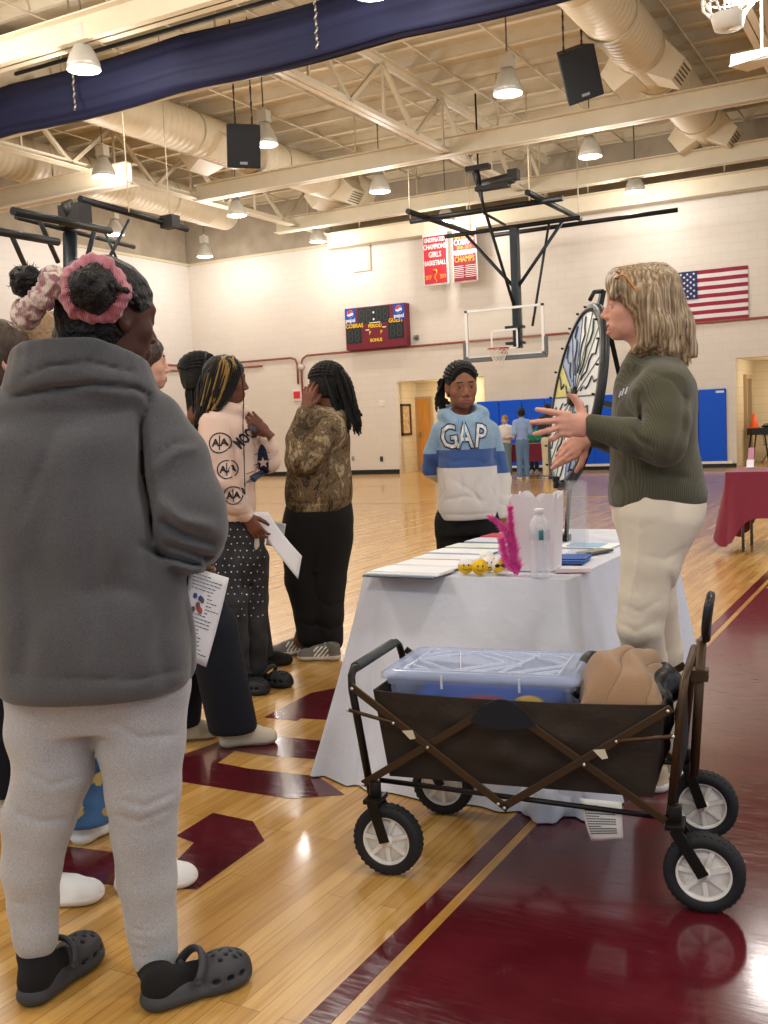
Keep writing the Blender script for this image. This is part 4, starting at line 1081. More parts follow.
b = MB(); b.box((0, 0, .002), (.08, .08, .003)); b.box((0, -.0, .04), (.07, .004, .07), (-.2, 0, 0)); b.build('stand', mat('stand_white', hx('eceaf0'), .4), t)
# far table
p = AD(528, 443, 23.7); FT = p
t = thing('folding_table', (0, 0, 0), 'distant folding table below the blue pads', 'table'); fold_legs(t, p.x-.9, p.x+.75, p.y-.3, p.y+.4, .745, mat('leg_grey'))
b = MB(); tablecloth(b, p.x-.92, p.x+.77, p.y-.32, p.y+.42, .75, lambda k, t, cd_: .40+.2*math.exp(-(cd_/.15)**2), (.05, .05, .05, .05), 13, amp=.02)
tag(b.build('tablecloth', bg), 'burgundy cloth on the distant table below the blue pads', 'tablecloth')
# corridor: small black table, cone, folding chair
p = AY(753, 440, D+1.1); p.z = 0; p.x = max(p.x, C0+.36); zt_ = AD(752, 436, DEP(p)).z
t = thing('small_black_table', (p.x, p.y, 0), 'small black table standing in the corridor opening', 'table', None, YAW)
b = MB(); b.box((0, 0, .78), (.56, .40, .16)); b.build('table_top', mat('table_black', hx('17181a'), .5), t, bevel=.01)
for sx in (-1, 1):
    for sy in (-1, 1): b = MB(); b.tube([(sx*.16, sy*.16, .72), (sx*.26, sy*.18, .0)], .02, 6); b.build('leg', mat('table_black'), t)
q = p+Vector((-.13, -.05, 0)); t = thing('traffic_cone', (q.x, q.y, .86), 'small orange cone on the black corridor table', 'cone')
b = MB(); b.lathe([(.001, .34), (.025, .34), (.10, .03), (.10, .02)], n=20); b.build('cone', mat('cone_orange', hx('f0602c'), .5), t)
b = MB(); b.box((0, 0, .012), (.25, .25, .022)); b.build('base', mat('cone_orange'), t, bevel=.005)
q = p+Vector((.13, .03, 0)); t = thing('black_bag', (q.x, q.y, .86), 'flat black bag beside the orange cone', 'bag'); b = MB(); b.ell((0, 0, .035), (.11, .10, .035), 10); b.build('bag', mat('bag_black', hx('1c1d20'), .7), t)
b = MB(); b.tube([(-.05, 0, .06), (-.03, 0, .09), (.03, 0, .09), (.05, 0, .06)], .01, 6); b.build('handle', mat('bag_black'), t)
p = AY(771, 450, D+1.75); p.z = 0; p.x += .12; t = thing('folding_chair', (p.x, p.y, 0), 'beige folding chair cut by the right edge in the corridor', 'chair', None, YAW+.3)
chm = mat('chair_beige', hx('9c9580'), .5)
b = MB(); b.box((0, 0, .44), (.44, .42, .03)); b.build('seat', chm, t, bevel=.01)
b = MB(); b.grid(lambda u, v: (.24*(2*u-1)*(1-.35*v**4), .2+.06*v, .66+.26*v), 14, 8); b.build('backrest', chm, t, solid=.02)
for sx in (-1, 1):
    b = MB(); b.tube([(sx*.22, .24, .9), (sx*.22, .16, .5), (sx*.22, -.24, 0)], .014, 6); b.build('leg', chm, t)
    b = MB(); b.tube([(sx*.2, -.15, .45), (sx*.2, .28, 0)], .014, 6); b.build('leg', chm, t)
# ------------------------------------------------------------------ folding wagon
WA, WB_ = G(390, 873), G(705, 910)
wx = (WB_-WA); WBASE = wx.length; wang = math.atan2(wx.y, wx.x); wx.normalize(); wy = Vector((-wx.y, wx.x, 0))
TRK = .49
WC = (WA+WB_)/2+wy*TRK/2
def W(px, py, yl):
    r = ray(px, py); q = WC+wy*yl; tt = (q-CAM).dot(wy)/r.dot(wy); p = CAM+r*tt-WC
    return Vector((p.dot(wx), yl, p.z))
t = thing('folding_wagon', (WC.x, WC.y, 0), 'dark brown folding utility wagon with white-hubbed wheels in front of the table', 'wagon', None, wang)
fr = mat('wagon_steel', hx('1d1a19'), .35, metal=.5); fr2 = mat('wagon_bar', hx('46331f'), .4, metal=.4); riv = mat('rivet', hx('c9c6c0'), .3, metal=.9)
tire = mat('tire_rubber', hx('191a1e'), .75); hubm = mat('hub_white', hx('e6e2dc'), .4)
YN, YF = -TRK/2+.02, TRK/2-.02
wr = .105
def wheel(x, y, s_, lab=None):
    b = MB(); MXr = Matrix.Rotation(PI/2, 3, 'X'); c = (x, y, wr)
    b.lathe([(.072, -.022), (.085, -.026), (.098, -.024), (.1035, -.015), (wr, 0), (.1035, .015), (.098, .024), (.085, .026), (.072, .022), (.07, 0), (.072, -.022)], c, 48, MXr)
    for k in range(36):
        for sg in (-1, 1):
            a = 2*PI*(k+.25*sg)/36; u = Vector((math.cos(a), 0, math.sin(a))); tn_ = Vector((-math.sin(a), 0, math.cos(a)))
            b.box(Vector(c)+u*(wr-.003)+Vector((0, sg*.010, 0)), (.006, .014, .009), Matrix((u, Vector((0, 1, 0)), tn_)).transposed() @ Matrix.Rotation(.5*sg, 3, 'X'))
    w_ = b.build('wheel', tire, t)
    b = MB(); b.lathe([(.066, -.018), (.073, -.022), (.074, 0), (.073, .022), (.066, .018), (.066, -.018)], c, 40, MXr)
    b.lathe([(.001, -.024), (.016, -.024), (.019, -.018), (.019, .018), (.016, .024), (.001, .024)], c, 20, MXr)
    b.lathe([(.015, -.004), (.067, -.004), (.067, .004), (.015, .004)], c, 40, MXr)
    for k in range(7):
        a = 2*PI*k/7+.3; b.bar(Vector(c)+Vector((.015*math.cos(a), 0, .015*math.sin(a))), Vector(c)+Vector((.068*math.cos(a), 0, .068*math.sin(a))), .030, .010, up=(0, 1, 0)) if False else b.box(Vector(c)+Vector((.042*math.cos(a), 0, .042*math.sin(a))), (.054, .032, .012), Matrix.Rotation(-a, 3, 'Y'))
    b.build('hub', hubm, w_)
    b = MB(); b.tube([(x, y-.034, wr), (x, y+.034, wr)], .007, 10); b.build('axle', riv, w_)
wl, wrr = -WBASE/2, WBASE/2
wheel(wl, -TRK/2, 0); wheel(wrr, -TRK/2, 0); wheel(wl+.02, TRK/2, 0); wheel(wrr-.03, TRK/2, 0)
# forks
kl = W(378, 797, YN); kr = W(676, 822, YN)
for (x, y, tx, tz_, sg) in ((wl, -TRK/2, kl.x, kl.z, -1), (wrr, -TRK/2, kr.x, kr.z, -1), (wl+.02, TRK/2, kl.x, kl.z, 1), (wrr-.03, TRK/2, kr.x, kr.z, 1)):
    b = MB()
    for o_ in (-.034, .034): b.bar((x, y+o_, wr), (tx, y+o_, tz_), .006, .032, up=(1, 0, .4))
    b.box((tx, y, tz_+.004), (.05, .082, .014)); b.lathe([(.001, tz_+.005), (.018, tz_+.005), (.018, tz_+.055), (.001, tz_+.055)], (tx, y, 0), 14)
    b.build('fork', fr, t, bevel=.002)
# end frames: U tubes
a0, a1 = W(372, 797, YN), W(349, 672, YN)
zt1 = a1.z
def uframe(x0, z0, x1, z1, y0, y1, r, nm, m=fr):
    c = .05; d = Vector((x1-x0, 0, z1-z0)).normalized()
    pts = [Vector((x0, y0, z0)), Vector((x1, y0, z1))-d*c, Vector((x1, y0, z1))-d*c*.3+Vector((0, .012, 0)), Vector((x1, y0+c*.7, z1)), Vector((x1, y1-c*.7, z1)), Vector((x1, y1-.012, z1))-d*c*.3, Vector((x1, y1, z1))-d*c, Vector((x0, y1, z0))]
    b = MB(); b.tube(pts, r, 10); b.build(nm, m, t)
uframe(a0.x, a0.z, a1.x, a1.z, YN, YF, .012, 'end_handle')
b = MB(); q = [Vector((a1.x-.004, YN+.06, zt1)), Vector((a1.x-.004, YF-.06, zt1))]; b.tube(q, .0165, 10); b.build('grip_sleeve', mat('grip_grey', hx('3b4146'), .5), t)
c0, c1 = W(670, 815, YN), W(684, 682, YN)
uframe(c0.x, c0.z, c1.x, c1.z+.0, YN, YF, .011, 'front_frame', fr2)
e1 = W(692, 660, YF); 
# side linkages
def sidebars(y, sgn):
    L = [((356, 686), (507, 804)), ((367, 781), (500, 702)), ((507, 803), (669, 708)), ((500, 702), (667, 820))]
    for i, (p, q) in enumerate(L):
        A, B = W(*p, YN), W(*q, YN); off = sgn*(.012 if i % 2 else .022)
        A.y = B.y = y+off; b = MB(); b.bar(A, B, .009, .021, up=(0, sgn, 0)) if False else b.box((A+B)/2, ((B-A).length+.02, .008, .022), Matrix.Rotation(-math.atan2(B.z-A.z, B.x-A.x), 3, 'Y'))
        b.build('scissor_bar', fr2, t, bevel=.002)
    for p, q in (((352, 707), (397, 720)), ((617, 738), (674, 733))):
        A, B = W(*p, YN), W(*q, YN); A.y = B.y = y+sgn*.03; b = MB(); b.tube([A, B], .006, 8); b.build('link_rod', fr2, t)
    A, B = W(380, 780, YN), W(668, 818, YN); A.y = B.y = y-sgn*.0; b = MB(); b.tube([A, B], .008, 8); b.build('bottom_rail', fr, t)
    b = MB()
    for p in ((356, 686), (507, 804), (367, 781), (669, 708), (667, 820), (431, 744), (586, 761), (397, 720), (618, 738), (352, 707), (674, 733), (501, 800)):
        A = W(*p, YN); A.y = y+sgn*.033; b.ell(A, (.005, .004, .005), 6)
    b.build('rivets', riv, t)
    for p in ((412, 731), (602, 750)):
        A = W(*p, YN); A.y = y+sgn*.0285; b = MB(); b.poly([A+Vector((-.02, 0, .008)), A+Vector((.012, 0, .012)), A+Vector((.02, 0, -.012)), A+Vector((.004, 0, -.016))], .002, (0, sgn, 0)); b.build('sticker', mat('sticker_cream', hx('d9d0b8'), .6), t)
sidebars(YN-.0, -1); sidebars(YF, 1)
# telescoping pull handle at the right end
h0, h1, h2 = W(694, 775, -.06), W(702, 640, -.06), W(706, 604, -.06)
b = MB(); b.tube([h0, h1], .013, 10); b.box(h0.lerp(h1, .75), (.045, .05, .03)); b.build('pull_tube', fr2, t)
b = MB(); hc = W(706, 620, -.06)
loop = [hc+Vector((.0+.006*s_, y_, z_)) for s_, y_, z_ in ((0, -.012, -.05), (0, -.03, -.02), (1, -.035, .03), (2, -.02, .058), (2, .05, .062), (1, .075, .03), (0, .06, -.02), (0, .01, -.05))]
b.tube(catmull(loop, 4), .012, 8, closed=True); b.build('grip', mat('grip_black', hx('131316'), .35), t)
# canvas tub
canv = mat('brown_canvas', hx('32271e'), .8, bump=.25, bs=60, var=.12, vs=9)
tl, tr, bl, br_ = W(374, 690, YN+.03), W(664, 703, YN+.03), W(388, 778, YN+.03), W(655, 797, YN+.03)
zt_, zb_ = (tl.z+tr.z)/2, (bl.z+br_.z)/2
yn, yf = YN+.022, YF-.022
rg = random.Random(5)
def tub(u, v, inset=0):
    # u round the perimeter, v up
    per = [(tl.x, yn), (tr.x, yn), (tr.x, yf), (tl.x, yf)]
    k = int(u*4) % 4; f = u*4-int(u*4)
    # proportional walk
    a = Vector((*per[k], 0)); b_ = Vector((*per[(k+1) % 4], 0)); p = a.lerp(b_, f)
    nrm_ = [Vector((0, -1, 0)), Vector((1, 0, 0)), Vector((0, 1, 0)), Vector((-1, 0, 0))][k]
    z = zb_+(zt_-zb_)*v
    sag = -.012*math.sin(PI*f)**.6*(v**6) if k % 2 == 0 else 0
    bul = .014*math.sin(PI*v)*math.sin(PI*f)+(.005*math.sin(f*23+v*9+k)+.004*math.sin(f*41-v*14+k)+.004*math.sin(v*17+f*6))*math.sin(PI*f)*math.sin(PI*min(1, v*1.02))
    cs = (1-v)*.035
    p = p-Vector((math.copysign(cs, p.x-(tl.x+tr.x)/2)*min(1, abs(p.x-(tl.x+tr.x)/2)/.35), math.copysign(cs*.4, p.y), 0))
    return p+nrm_*(bul-inset)+Vector((0, 0, z+sag))
b = MB(); b.grid(lambda u, v: tub(u, v), 160, 20, closeu=True)
b.grid(lambda u, v: tub(u, v, .006), 160, 20, closeu=True)
b.grid(lambda u, v: tub(u, 1, .006*v), 160, 2, closeu=True)
b.box(((tl.x+tr.x)/2, 0, zb_+.004), (tr.x-tl.x-.07, yf-yn-.03, .008))
b.build('canvas_tub', canv, t, fix=False)
b = MB(); nv = mat('navy_gusset', hx('12161f'), .7)
g0, g1, g2, g3 = [W(*p, YN-.034) for p in ((470, 721), (500, 699), (536, 723), (503, 735))]
for y_, sg in ((YN-.034, -1), (YF+.034, 1)):
    b = MB(); pts = []
    for i in range(13):
        u = i/12; x = g0.x+(g2.x-g0.x)*u; pts.append(Vector((x, y_, g0.z+(g1.z-g0.z)*math.sin(PI*u)**.8)))
    for i in range(11): u = 1-(i+1)/12; x = g0.x+(g2.x-g0.x)*u; pts.append(Vector((x, y_, g0.z-.018*math.sin(PI*u))))
    b.poly(pts, .004, (0, sg, 0)); b.build('corner_gusset', nv, t)
b = MB(); b.box((tr.x+.03, 0, zt_-.12), (.012, yf-yn-.08, .2)); b.build('mesh_pocket', mat('mesh_black', hx('17181a'), .9, bump=.5, bs=300), t, bevel=.005)
# care tag under the wagon
A, B, C_, D_ = W(579, 798, YN+.02), W(622, 802, YN+.02), W(624, 838, YN+.02), W(592, 840, YN+.02)
b = MB(); b.grid(lambda u, v: (A.lerp(B, u)).lerp(D_.lerp(C_, u), v)+Vector((0, -.014*math.sin(v*2.5), 0)), 8, 12); tg = b.build('care_tag', mat('tag_paper', hx('dedad6'), .6), t, solid=.001)
b = MB()
for i in range(12):
    v = .14+.06*i; w_ = .75 if i % 4 else .35
    for s0 in np.arange(.1, .1+w_, .07): q = (A.lerp(B, s0)).lerp(D_.lerp(C_, s0), v)+Vector((0, -.014*math.sin(v*2.5)-.0018, 0)); b.box(q, (.006, .0006, .0028))
b.build('printed_text', mat('ink'), tg)
# ------------------------------------------------------------------ storage bin and cloths in the wagon
bl0 = W(383, 688, YN+.07); br0 = W(576, 697, YN+.07)
zl = (bl0.z+br0.z)/2-.004; zl = max(zl, zt_+.035)
bx0_, bx1_ = bl0.x, br0.x; byf = bl0.y+.34
M_ = Matrix.Translation(WC) @ Matrix.Rotation(wang, 4, 'Z')
zf = zb_+.012
cc = Vector(((bx0_+bx1_)/2, (bl0.y+byf)/2, zf)); wc_ = M_ @ cc
t = thing('storage_bin', wc_, 'clear plastic storage bin with blue contents and ribbed lid in the wagon', 'storage bin', None, wang)
bw, bd, bh = (bx1_-bx0_)/2, .17, zl-zf
clp = mat('bin_plastic', hx('c3d0ee'), .15, alpha=.45); lidm = mat('lid_plastic', hx('b9c8ea'), .12, alpha=.5)
b = MB(); n = 3
def rr(w, d, r, n=5):
    out = []
    for cx, cy, a0 in ((w-r, d-r, 0), (-w+r, d-r, PI/2), (-w+r, -d+r, PI), (w-r, -d+r, 1.5*PI)):
        for i in range(n+1): a = a0+PI/2*i/n; out.append((cx+r*math.cos(a), cy+r*math.sin(a)))
    return out
def shell_(b, levels, r=.03):
    L = []
    for w, d, z in levels: L.append([(x, y, z) for x, y in rr(w, d, r)])
    k = len(L[0]); vs = [p for l in L for p in l]
    b._add(vs, [(i*k+j, i*k+(j+1) % k, (i+1)*k+(j+1) % k, (i+1)*k+j) for i in range(len(L)-1) for j in range(k)], True)
shell_(b, [(bw*.9, bd*.86, 0), (bw*.96, bd*.94, bh-.03), (bw*.99, bd*.98, bh-.028), (bw*.99, bd*.98, bh)]); b.poly([(x, y, 0) for x, y in rr(bw*.9, bd*.86, .03)])
b.build('bin', clp, t)
b = MB(); shell_(b, [(bw+.008, bd+.008, bh-.012), (bw+.01, bd+.01, bh-.01), (bw+.01, bd+.01, bh+.004), (bw-.01, bd-.01, bh+.014), (bw-.03, bd-.03, bh+.012), (bw-.035, bd-.035, bh+.004)]); b.poly([(x, y, bh+.004) for x, y in rr(bw-.035, bd-.035, .03)])
ld = b.build('lid', lidm, t)
b = MB(); ribm = mat('lid_rib', hx('e3eaf8'), .2, alpha=.8)
def rib(x0, y0, x1, y1): b.bar((x0*bw, y0*bd, bh+.008), (x1*bw, y1*bd, bh+.008), .003, .008)
for a in ((-.8, -.75, .8, -.75), (-.8, .75, .8, .75), (-.8, -.75, -.8, .75), (.8, -.75, .8, .75), (-.8, 0, -.3, .72), (-.8, 0, -.3, -.72), (.8, 0, .3, .72), (.8, 0, .3, -.72), (-.3, .72, .15, 0), (-.3, -.72, .15, 0), (-.45, .72, -.2, -.72), (.45, .72, .2, -.72), (-.8, -.4, -.55, -.72), (-.8, .4, -.55, .72), (.8, -.4, .55, -.72), (.8, .4, .55, .72), (-.1, .72, .35, .1), (-.1, -.72, .35, -.1)): rib(*a)
b.build('lid_ribs', ribm, ld)
for x_ in (-.35, .45):
    b = MB(); b.box((x_*bw, -bd-.011, bh-.012), (.006, .004, .04)); b.build('clip', ribm, t)
b = MB(); b.box((-.02, 0, bh*.35), (bw*1.6, bd*1.5, bh*.66)); b.build('contents', mat('contents_blue', hx('1d55c4'), .6, var=.2, vs=30), t, bevel=.02)
b = MB(); b.ell((bw*.5, -bd*.75, bh*.74), (.045, .03, .02), 8); b.build('yellow_item', mat('ball_yellow'), t); b = MB(); b.ell((bw*.05, -bd*.75, bh*.72), (.08, .02, .02), 8); b.build('red_item', mat('item_red', hx('b0303c'), .5), t)
# tan fleece
def wpt(px, py, yl): return M_ @ W(px, py, yl)
def heap(name, lab, cat, pts, m, seed, res=.007, folds=(), wob=.006, ridges=()):
    A = np.array([list(p)+[r] for p, r in pts]); lo = A[:, :3].min(0)-A[:, 3].max()-.03; hi = A[:, :3].max(0)+A[:, 3].max()+.03
    c = Vector(A[:, :3].mean(0)); s = SDF(lo-np.array(c), hi-np.array(c), res)
    for p, r in pts: s.ell(Vector(p)-c, (r*1.1, r, r*.8), k=.05)
    for f_, r_ in ridges: s.chain([Vector(q)-c for q in f_], [r_]*len(f_), k=.022)
    s.wob(wob, 45, seed)
    for f_, a_, w_ in folds: s.fold([Vector(q)-c for q in f_], a_, w_)
    t = thing(name, c, lab, cat); s.mb(2).build('cloth', m, t, fix=False); return t, c
fl_ = mat('tan_fleece', hx('9d7c5e'), .95, bump=.5, bs=500, sheen=.3)
fx0, fx1 = W(579, 700, -.14).x, W(662, 690, -.05).x; fz = W(618, 648, .02).z; fzl = zt_-.03
def fleece(u, v):
    a = 2*u-1; c_ = 2*v-1; x = fx0+(fx1-fx0)*u; y = -.185+.33*v
    dome = (1-abs(a)**3.2)*(1-abs(c_)**2.6); z = fzl+(fz-fzl-.012)*dome**.55
    q = (x*.90-y*.42)/.074+.35*math.sin(y*14+1)+.2*math.sin(x*23+y*9); fr_ = q-math.floor(q)
    roll = math.sqrt(max(0, 1-(2*fr_-1)**2)); k_ = int(math.floor(q)) % 3
    z += (.034, .020, .028)[k_]*(roll-.4)*min(1, dome*2.2)*(.75+.25*math.sin(y*20+k_)); z += .006*math.sin(x*60+y*33)*dome
    return (x+.012*math.sin(y*30), y-.010*roll*(1-v), z)
b = MB(); b.grid(fleece, 110, 110); c_ = M_ @ Vector(((fx0+fx1)/2, -.02, fzl)); t9 = thing('tan_fleece', c_, 'tan fleece blanket bundled in the right end of the wagon', 'blanket', None, wang)
b.v = [(x-(fx0+fx1)/2, y+.02, z-fzl) for x, y, z in b.v]; b.build('cloth', fl_, t9, solid=.008)
b = MB(); ed_ = [Vector(fleece(1, v))-Vector(((fx0+fx1)/2, -.02, fzl)) for v in np.linspace(.05, .95, 16)]; b.tube(ed_, .007, 6); b.build('binding', mat('binding_black', hx('16171b'), .6), t9)
bkb = mat('bag_nylon', hx('14171c'), .45, bump=.4, bs=30)
pp_ = [(wpt(655, 690, .0), .05), (wpt(664, 676, .05), .045), (wpt(655, 698, -.08), .05), (wpt(668, 690, .1), .05)]
heap('black_jacket', 'black jacket stuffed between the tan fleece and the wagon handle', 'jacket', pp_, bkb, 8, wob=.012)
pp_ = [(wpt(590, 680, .0), .028), (wpt(586, 668, .06), .03), (wpt(595, 662, .1), .03), (wpt(580, 690, -.08), .024)]
heap('black_pouch', 'black pouch with strap between storage bin and tan fleece', 'pouch', pp_, bkb, 9, wob=.008)
from mathutils.bvhtree import BVHTree
# ------------------------------------------------------------------ figures: shared sculpting
class Fig:
    def __init__(s, px, py, lab, d=None, group=None):
        if d is None: p = G(px, py)
        else: p = AD(px, py, d); p.z = 0
        s.o = p.copy(); s.d = DEP(p); s.root = thing('person', p, lab, 'person', group, YAW)
        s.Mi = Matrix.Rotation(-YAW, 3, 'Z')
    def p(s, px, py, dv=0.0): return s.Mi @ (AD(px, py, s.d+dv)-s.o)
    def z(s, py, px=384): return s.p(px, py).z
    def proj(s, X, Y, Z):
        c, q = math.cos(YAW), math.sin(YAW); wx = X*c-Y*q+s.o.x-CAM.x; wy = X*q+Y*c+s.o.y-CAM.y; wz = Z-CAM.z
        cx_, cy_, cz_ = [R[0][i]*wx+R[1][i]*wy+R[2][i]*wz for i in range(3)]
        return 384+F*cx_/-cz_, 512-F*cy_/-cz_
    def vf(s, S_, L, vmax=0.0, ppm=None):
        """crease the side of a garment that faces the viewer's side of the figure; L = [(polyline px, depth m, width m)]"""
        if getattr(S_, 'vmx', None) != vmax:
            X, Y, Z = np.meshgrid(*S_.ax, indexing='ij', sparse=True); PX, PY = s.proj(X, Y, Z); idx = np.nonzero((np.abs(S_.F) < .06) & (Y < vmax))
            S_.vmx = vmax; S_.vc = (idx, PX[idx], PY[idx])
        idx, qx, qy = S_.vc; sc_ = s.d/F; acc = np.zeros(len(qx), np.float32)
        for pts, a, w in L:
            best = None; n = len(pts)-1
            for i in range(n):
                x0, y0 = pts[i][:2]; dx, dy = pts[i+1][0]-x0, pts[i+1][1]-y0; t = np.clip(((qx-x0)*dx+(qy-y0)*dy)/max(dx*dx+dy*dy, 1e-9), 0, 1)
                d2 = (qx-x0-t*dx)**2+(qy-y0-t*dy)**2; g = (i+t)/n
                if best is None: best, T = d2, g
                else: T = np.where(d2 < best, g, T); best = np.minimum(best, d2)
            acc += a*np.exp(-best*sc_**2/w**2)*(.2+.8*np.sqrt(np.clip(4*T*(1-T), 0, 1)))
        S_.F[idx] += acc
    def secs(s, L):       # rows (py, px_left, px_right, depth_radius, depth_centre) -> loft sections
        out = []
        for r in L:
            y, a, b_, ry, cv = r
            A = s.p(a, y, cv); B = s.p(b_, y, cv); zz = s.p((a+b_)/2, y, cv-ry*.9).z; out.append((zz, (A.x+B.x)/2, cv, (B.x-A.x)/2, ry))
        return sorted(out)
    def pt(s, *L): return [tuple(s.p(*q)) for q in L]
def skin(nm, c): return mat('skin_'+nm, hx(c), .5, var=.07, vs=30, spec=.35, sss=.12, bump=.08, bs=220)
def head_mb(neck=.14, female=True, child=0, open_mouth=0, res=.0028, nose=1.0, earflat=False, nr=.05):
    s = SDF((-.1, -.135, -.13-neck), (.1, .135, .14), res)
    s.ell((0, -.012, .038), (.073, .095, .080), k=0)
    s.ell((0, .02, -.008), (.063, .068, .085), k=.03)
    s.ell((0, .024, -.055), (.051, .055, .045), k=.03)
    s.ell((0, .063, -.088), (.020, .018, .015), k=.022)
    for x in (-1, 1):
        s.ell((x*.040, .052, -.022), (.019, .02, .019), k=.02)
        s.ell((x*.036, .02, -.07), (.016, .03, .018), k=.02)
    s.cap((-.034, .073, .024), (.034, .073, .024), .011, .011, k=.018)
    for x in (-1, 1): s.ell((x*.031, .092, .004), (.0165, .012, .0105), k=.012, op='s')
    for x in (-1, 1):
        s.ell((x*.031, .0705, .003), (.0155, .0145, .0135), k=.004); s.ell((x*.031, .0865, .0015), (.0115, .010, .0042), k=.002, op='s')
    s.cap((0, .078, .016), (0, .101, -.028), .0065, .0105*nose, k=.011)
    for x in (-1, 1): s.ell((x*.0115*nose, .091, -.034), (.0085, .011, .0075), k=.006)
    for x in (-1, 1): s.ell((x*.006, .098, -.042), (.0035, .005, .003), k=.003, op='s')
    s.ell((0, .075, -.064), (.03, .016, .018), k=.014)
    s.ell((0, .0865, -.0585), (.023, .0085, .0058), k=.005)
    s.ell((0, .0855, -.0695-.01*open_mouth), (.020, .0085, .0068), k=.005)
    s.fold([(-.026, .090, -.0635), (0, .096, -.0632), (.026, .090, -.0635)], .003, .0032)
    if open_mouth: s.ell((0, .092, -.067), (.016, .012, .008*open_mouth), k=.004, op='s')
    for x in (-1, 1):
        s.fold([(x*.045, .077, .010), (x*.031, .085, .0145), (x*.017, .083, .007)], -.0022, .003)
        s.fold([(x*.045, .078, -.001), (x*.031, .083, -.007), (x*.018, .082, -.002)], -.0015, .003)
        s.ell((x*.073, -.006, -.004), (.009, .019, .031), rot=(.18, 0, x*.25), k=.007)
        s.ell((x*.080, -.001, .0), (.005, .010, .018), rot=(.18, 0, x*.25), k=.004, op='s')
    s.cap((0, -.018, -.05), (0, -.04, -.12-neck*.7), nr, nr*1.06, k=.03)
    b = s.mb(1)
    V = np.array(b.v); b.mi = []
    for f in b.f:
        x, y, z = V[f].mean(0); m = 0
        if y > .078 and abs(x) < .024 and abs(z+.064) < .0125*(1-(abs(x)/.03)**2)+.004*open_mouth: m = 1
        if y > .05 and .013 < abs(x) < .046 and abs(z-(.029-.10*max(0, abs(x)-.032)-.05*max(0, .02-abs(x)))) < .0032: m = 2
        b.mi.append(m)
    return b
def cap_mb(front=.060, side=.067, low=-.02, thick=.012, fwd=.0, res=.0035, back=-.07, vol=(0, 0, 0), seed=1, wob=.0015, ears=True):
    """close hair cap in head space; front = height of the hairline, side = half width of the bare face"""
    s = SDF((-.13, -.16, -.15), (.13, .14, .17), res)
    s.ell((0, -.012, .038), (.073+thick+vol[0], .095+thick+vol[1], .080+thick+vol[2]), k=0)
    s.ell((0, -.035, -.02), (.064+thick+vol[0], .062+thick+vol[1], .075), k=.03)
    zc = (front-.16)/2
    s.ell((0, .105+fwd, zc), (side, .085, front-zc), k=.008, op='s')
    s.ell((0, .07, -.09), (.10, .10, .075), k=.01, op='s')
    if ears:
        for x in (-1, 1): s.ell((x*.085, .0, -.015), (.025, .024, .034), k=.006, op='s')
    s.cut((0, 0, -1), -back)
    s.wob(wob, 150, seed); return s.mb(1)
def hand_mb(side=1, curl=(.3, .35, .4, .45), spread=.1, thumb=(.5, .3), res=.0021, scale=1.0, fan=None):
    """wrist at origin, fingers +Y, back of the hand +Z, thumb towards side*X"""
    s = SDF((-.085, -.045, -.11), (.085, .20, .05), res)
    s.cap((0, -.045, 0), (0, .005, 0), .0265, .024, k=0, flat=((0, 0, 1), .72))
    s.cap((.012*side, .02, 0), (.016*side, .078, .001), .019, .0145, k=.015, flat=((0, 0, 1), .75))
    s.cap((-.014*side, .02, -.001), (-.018*side, .072, -.002), .019, .0135, k=.015, flat=((0, 0, 1), .75))
    s.cap((0, .01, 0), (0, .075, .002), .021, .0165, k=.012, flat=((0, 0, 1), .6))
    kn = [(.0285, .084, .068), (.0098, .089, .076), (-.0092, .085, .070), (-.0265, .077, .055)]
    for i, (x, y, L) in enumerate(kn):
        a = (fan[i] if fan else (1.3-i*.9)*spread); c = curl[i]
        p = Vector((x*side, y, .001)); pitch = c*.55; rr = [.0088, .0082, .0074, .0064] if i < 3 else [.0078, .0072, .0064, .0056]
        pts = [p-Vector((0, .022, 0))*1.0, p]
        for sgm, q in ((.44, 1.0), (.30, .95), (.26, .6)):
            d = Vector((math.sin(a)*side*math.cos(pitch), math.cos(a)*math.cos(pitch), -math.sin(pitch))); p = p+d*L*sgm; pts.append(p); pitch += c*q
        s.chain(pts, [.009]+rr, k=.007)
    o, cc = thumb
    p0 = Vector((.017*side, .012, -.006)); d1 = Vector((math.sin(.5+o*.6)*side, math.cos(.5+o*.6), -.25-cc*.4)).normalized(); p1 = p0+d1*.04
    d2 = Vector((math.sin(.25+o*.5)*side, math.cos(.25+o*.5), -.2-cc*.7)).normalized(); p2 = p1+d2*.031
    d3 = Vector((math.sin(.05+o*.4)*side, math.cos(.05+o*.4), -.2-cc*.9)).normalized(); p3 = p2+d3*.026
    s.chain([p0, p1, p2, p3], [.0155, .0115, .0098, .0078], k=.011)
    b = s.mb(1); b.v = [(x*scale, y*scale, z*scale) for x, y, z in b.v]; return b
def aim(frm, to, up=(0, 0, 1), sc=1):   # matrix whose +Y runs from frm to to, +Z near up
    y = (Vector(to)-Vector(frm)).normalized(); u = Vector(up); x = y.cross(u).normalized(); z = x.cross(y)
    M = Matrix((x, y, z)).transposed().to_4x4(); M.translation = Vector(frm); return M
def HM(c, th, pitch=0, roll=0, sc=1.0):
    return Matrix.Translation(Vector(c)) @ Matrix.Rotation(math.radians(th), 4, 'Z') @ Matrix.Rotation(math.radians(pitch), 4, 'X') @ Matrix.Rotation(math.radians(roll), 4, 'Y') @ Matrix.Scale(sc, 4)
eye_w = mat('eye_white', hx('e6e0da'), .25); eye_b = mat('eye_brown', hx('24150f'), .15); eye_u = mat('eye_blue', hx('5b6f7c'), .15)
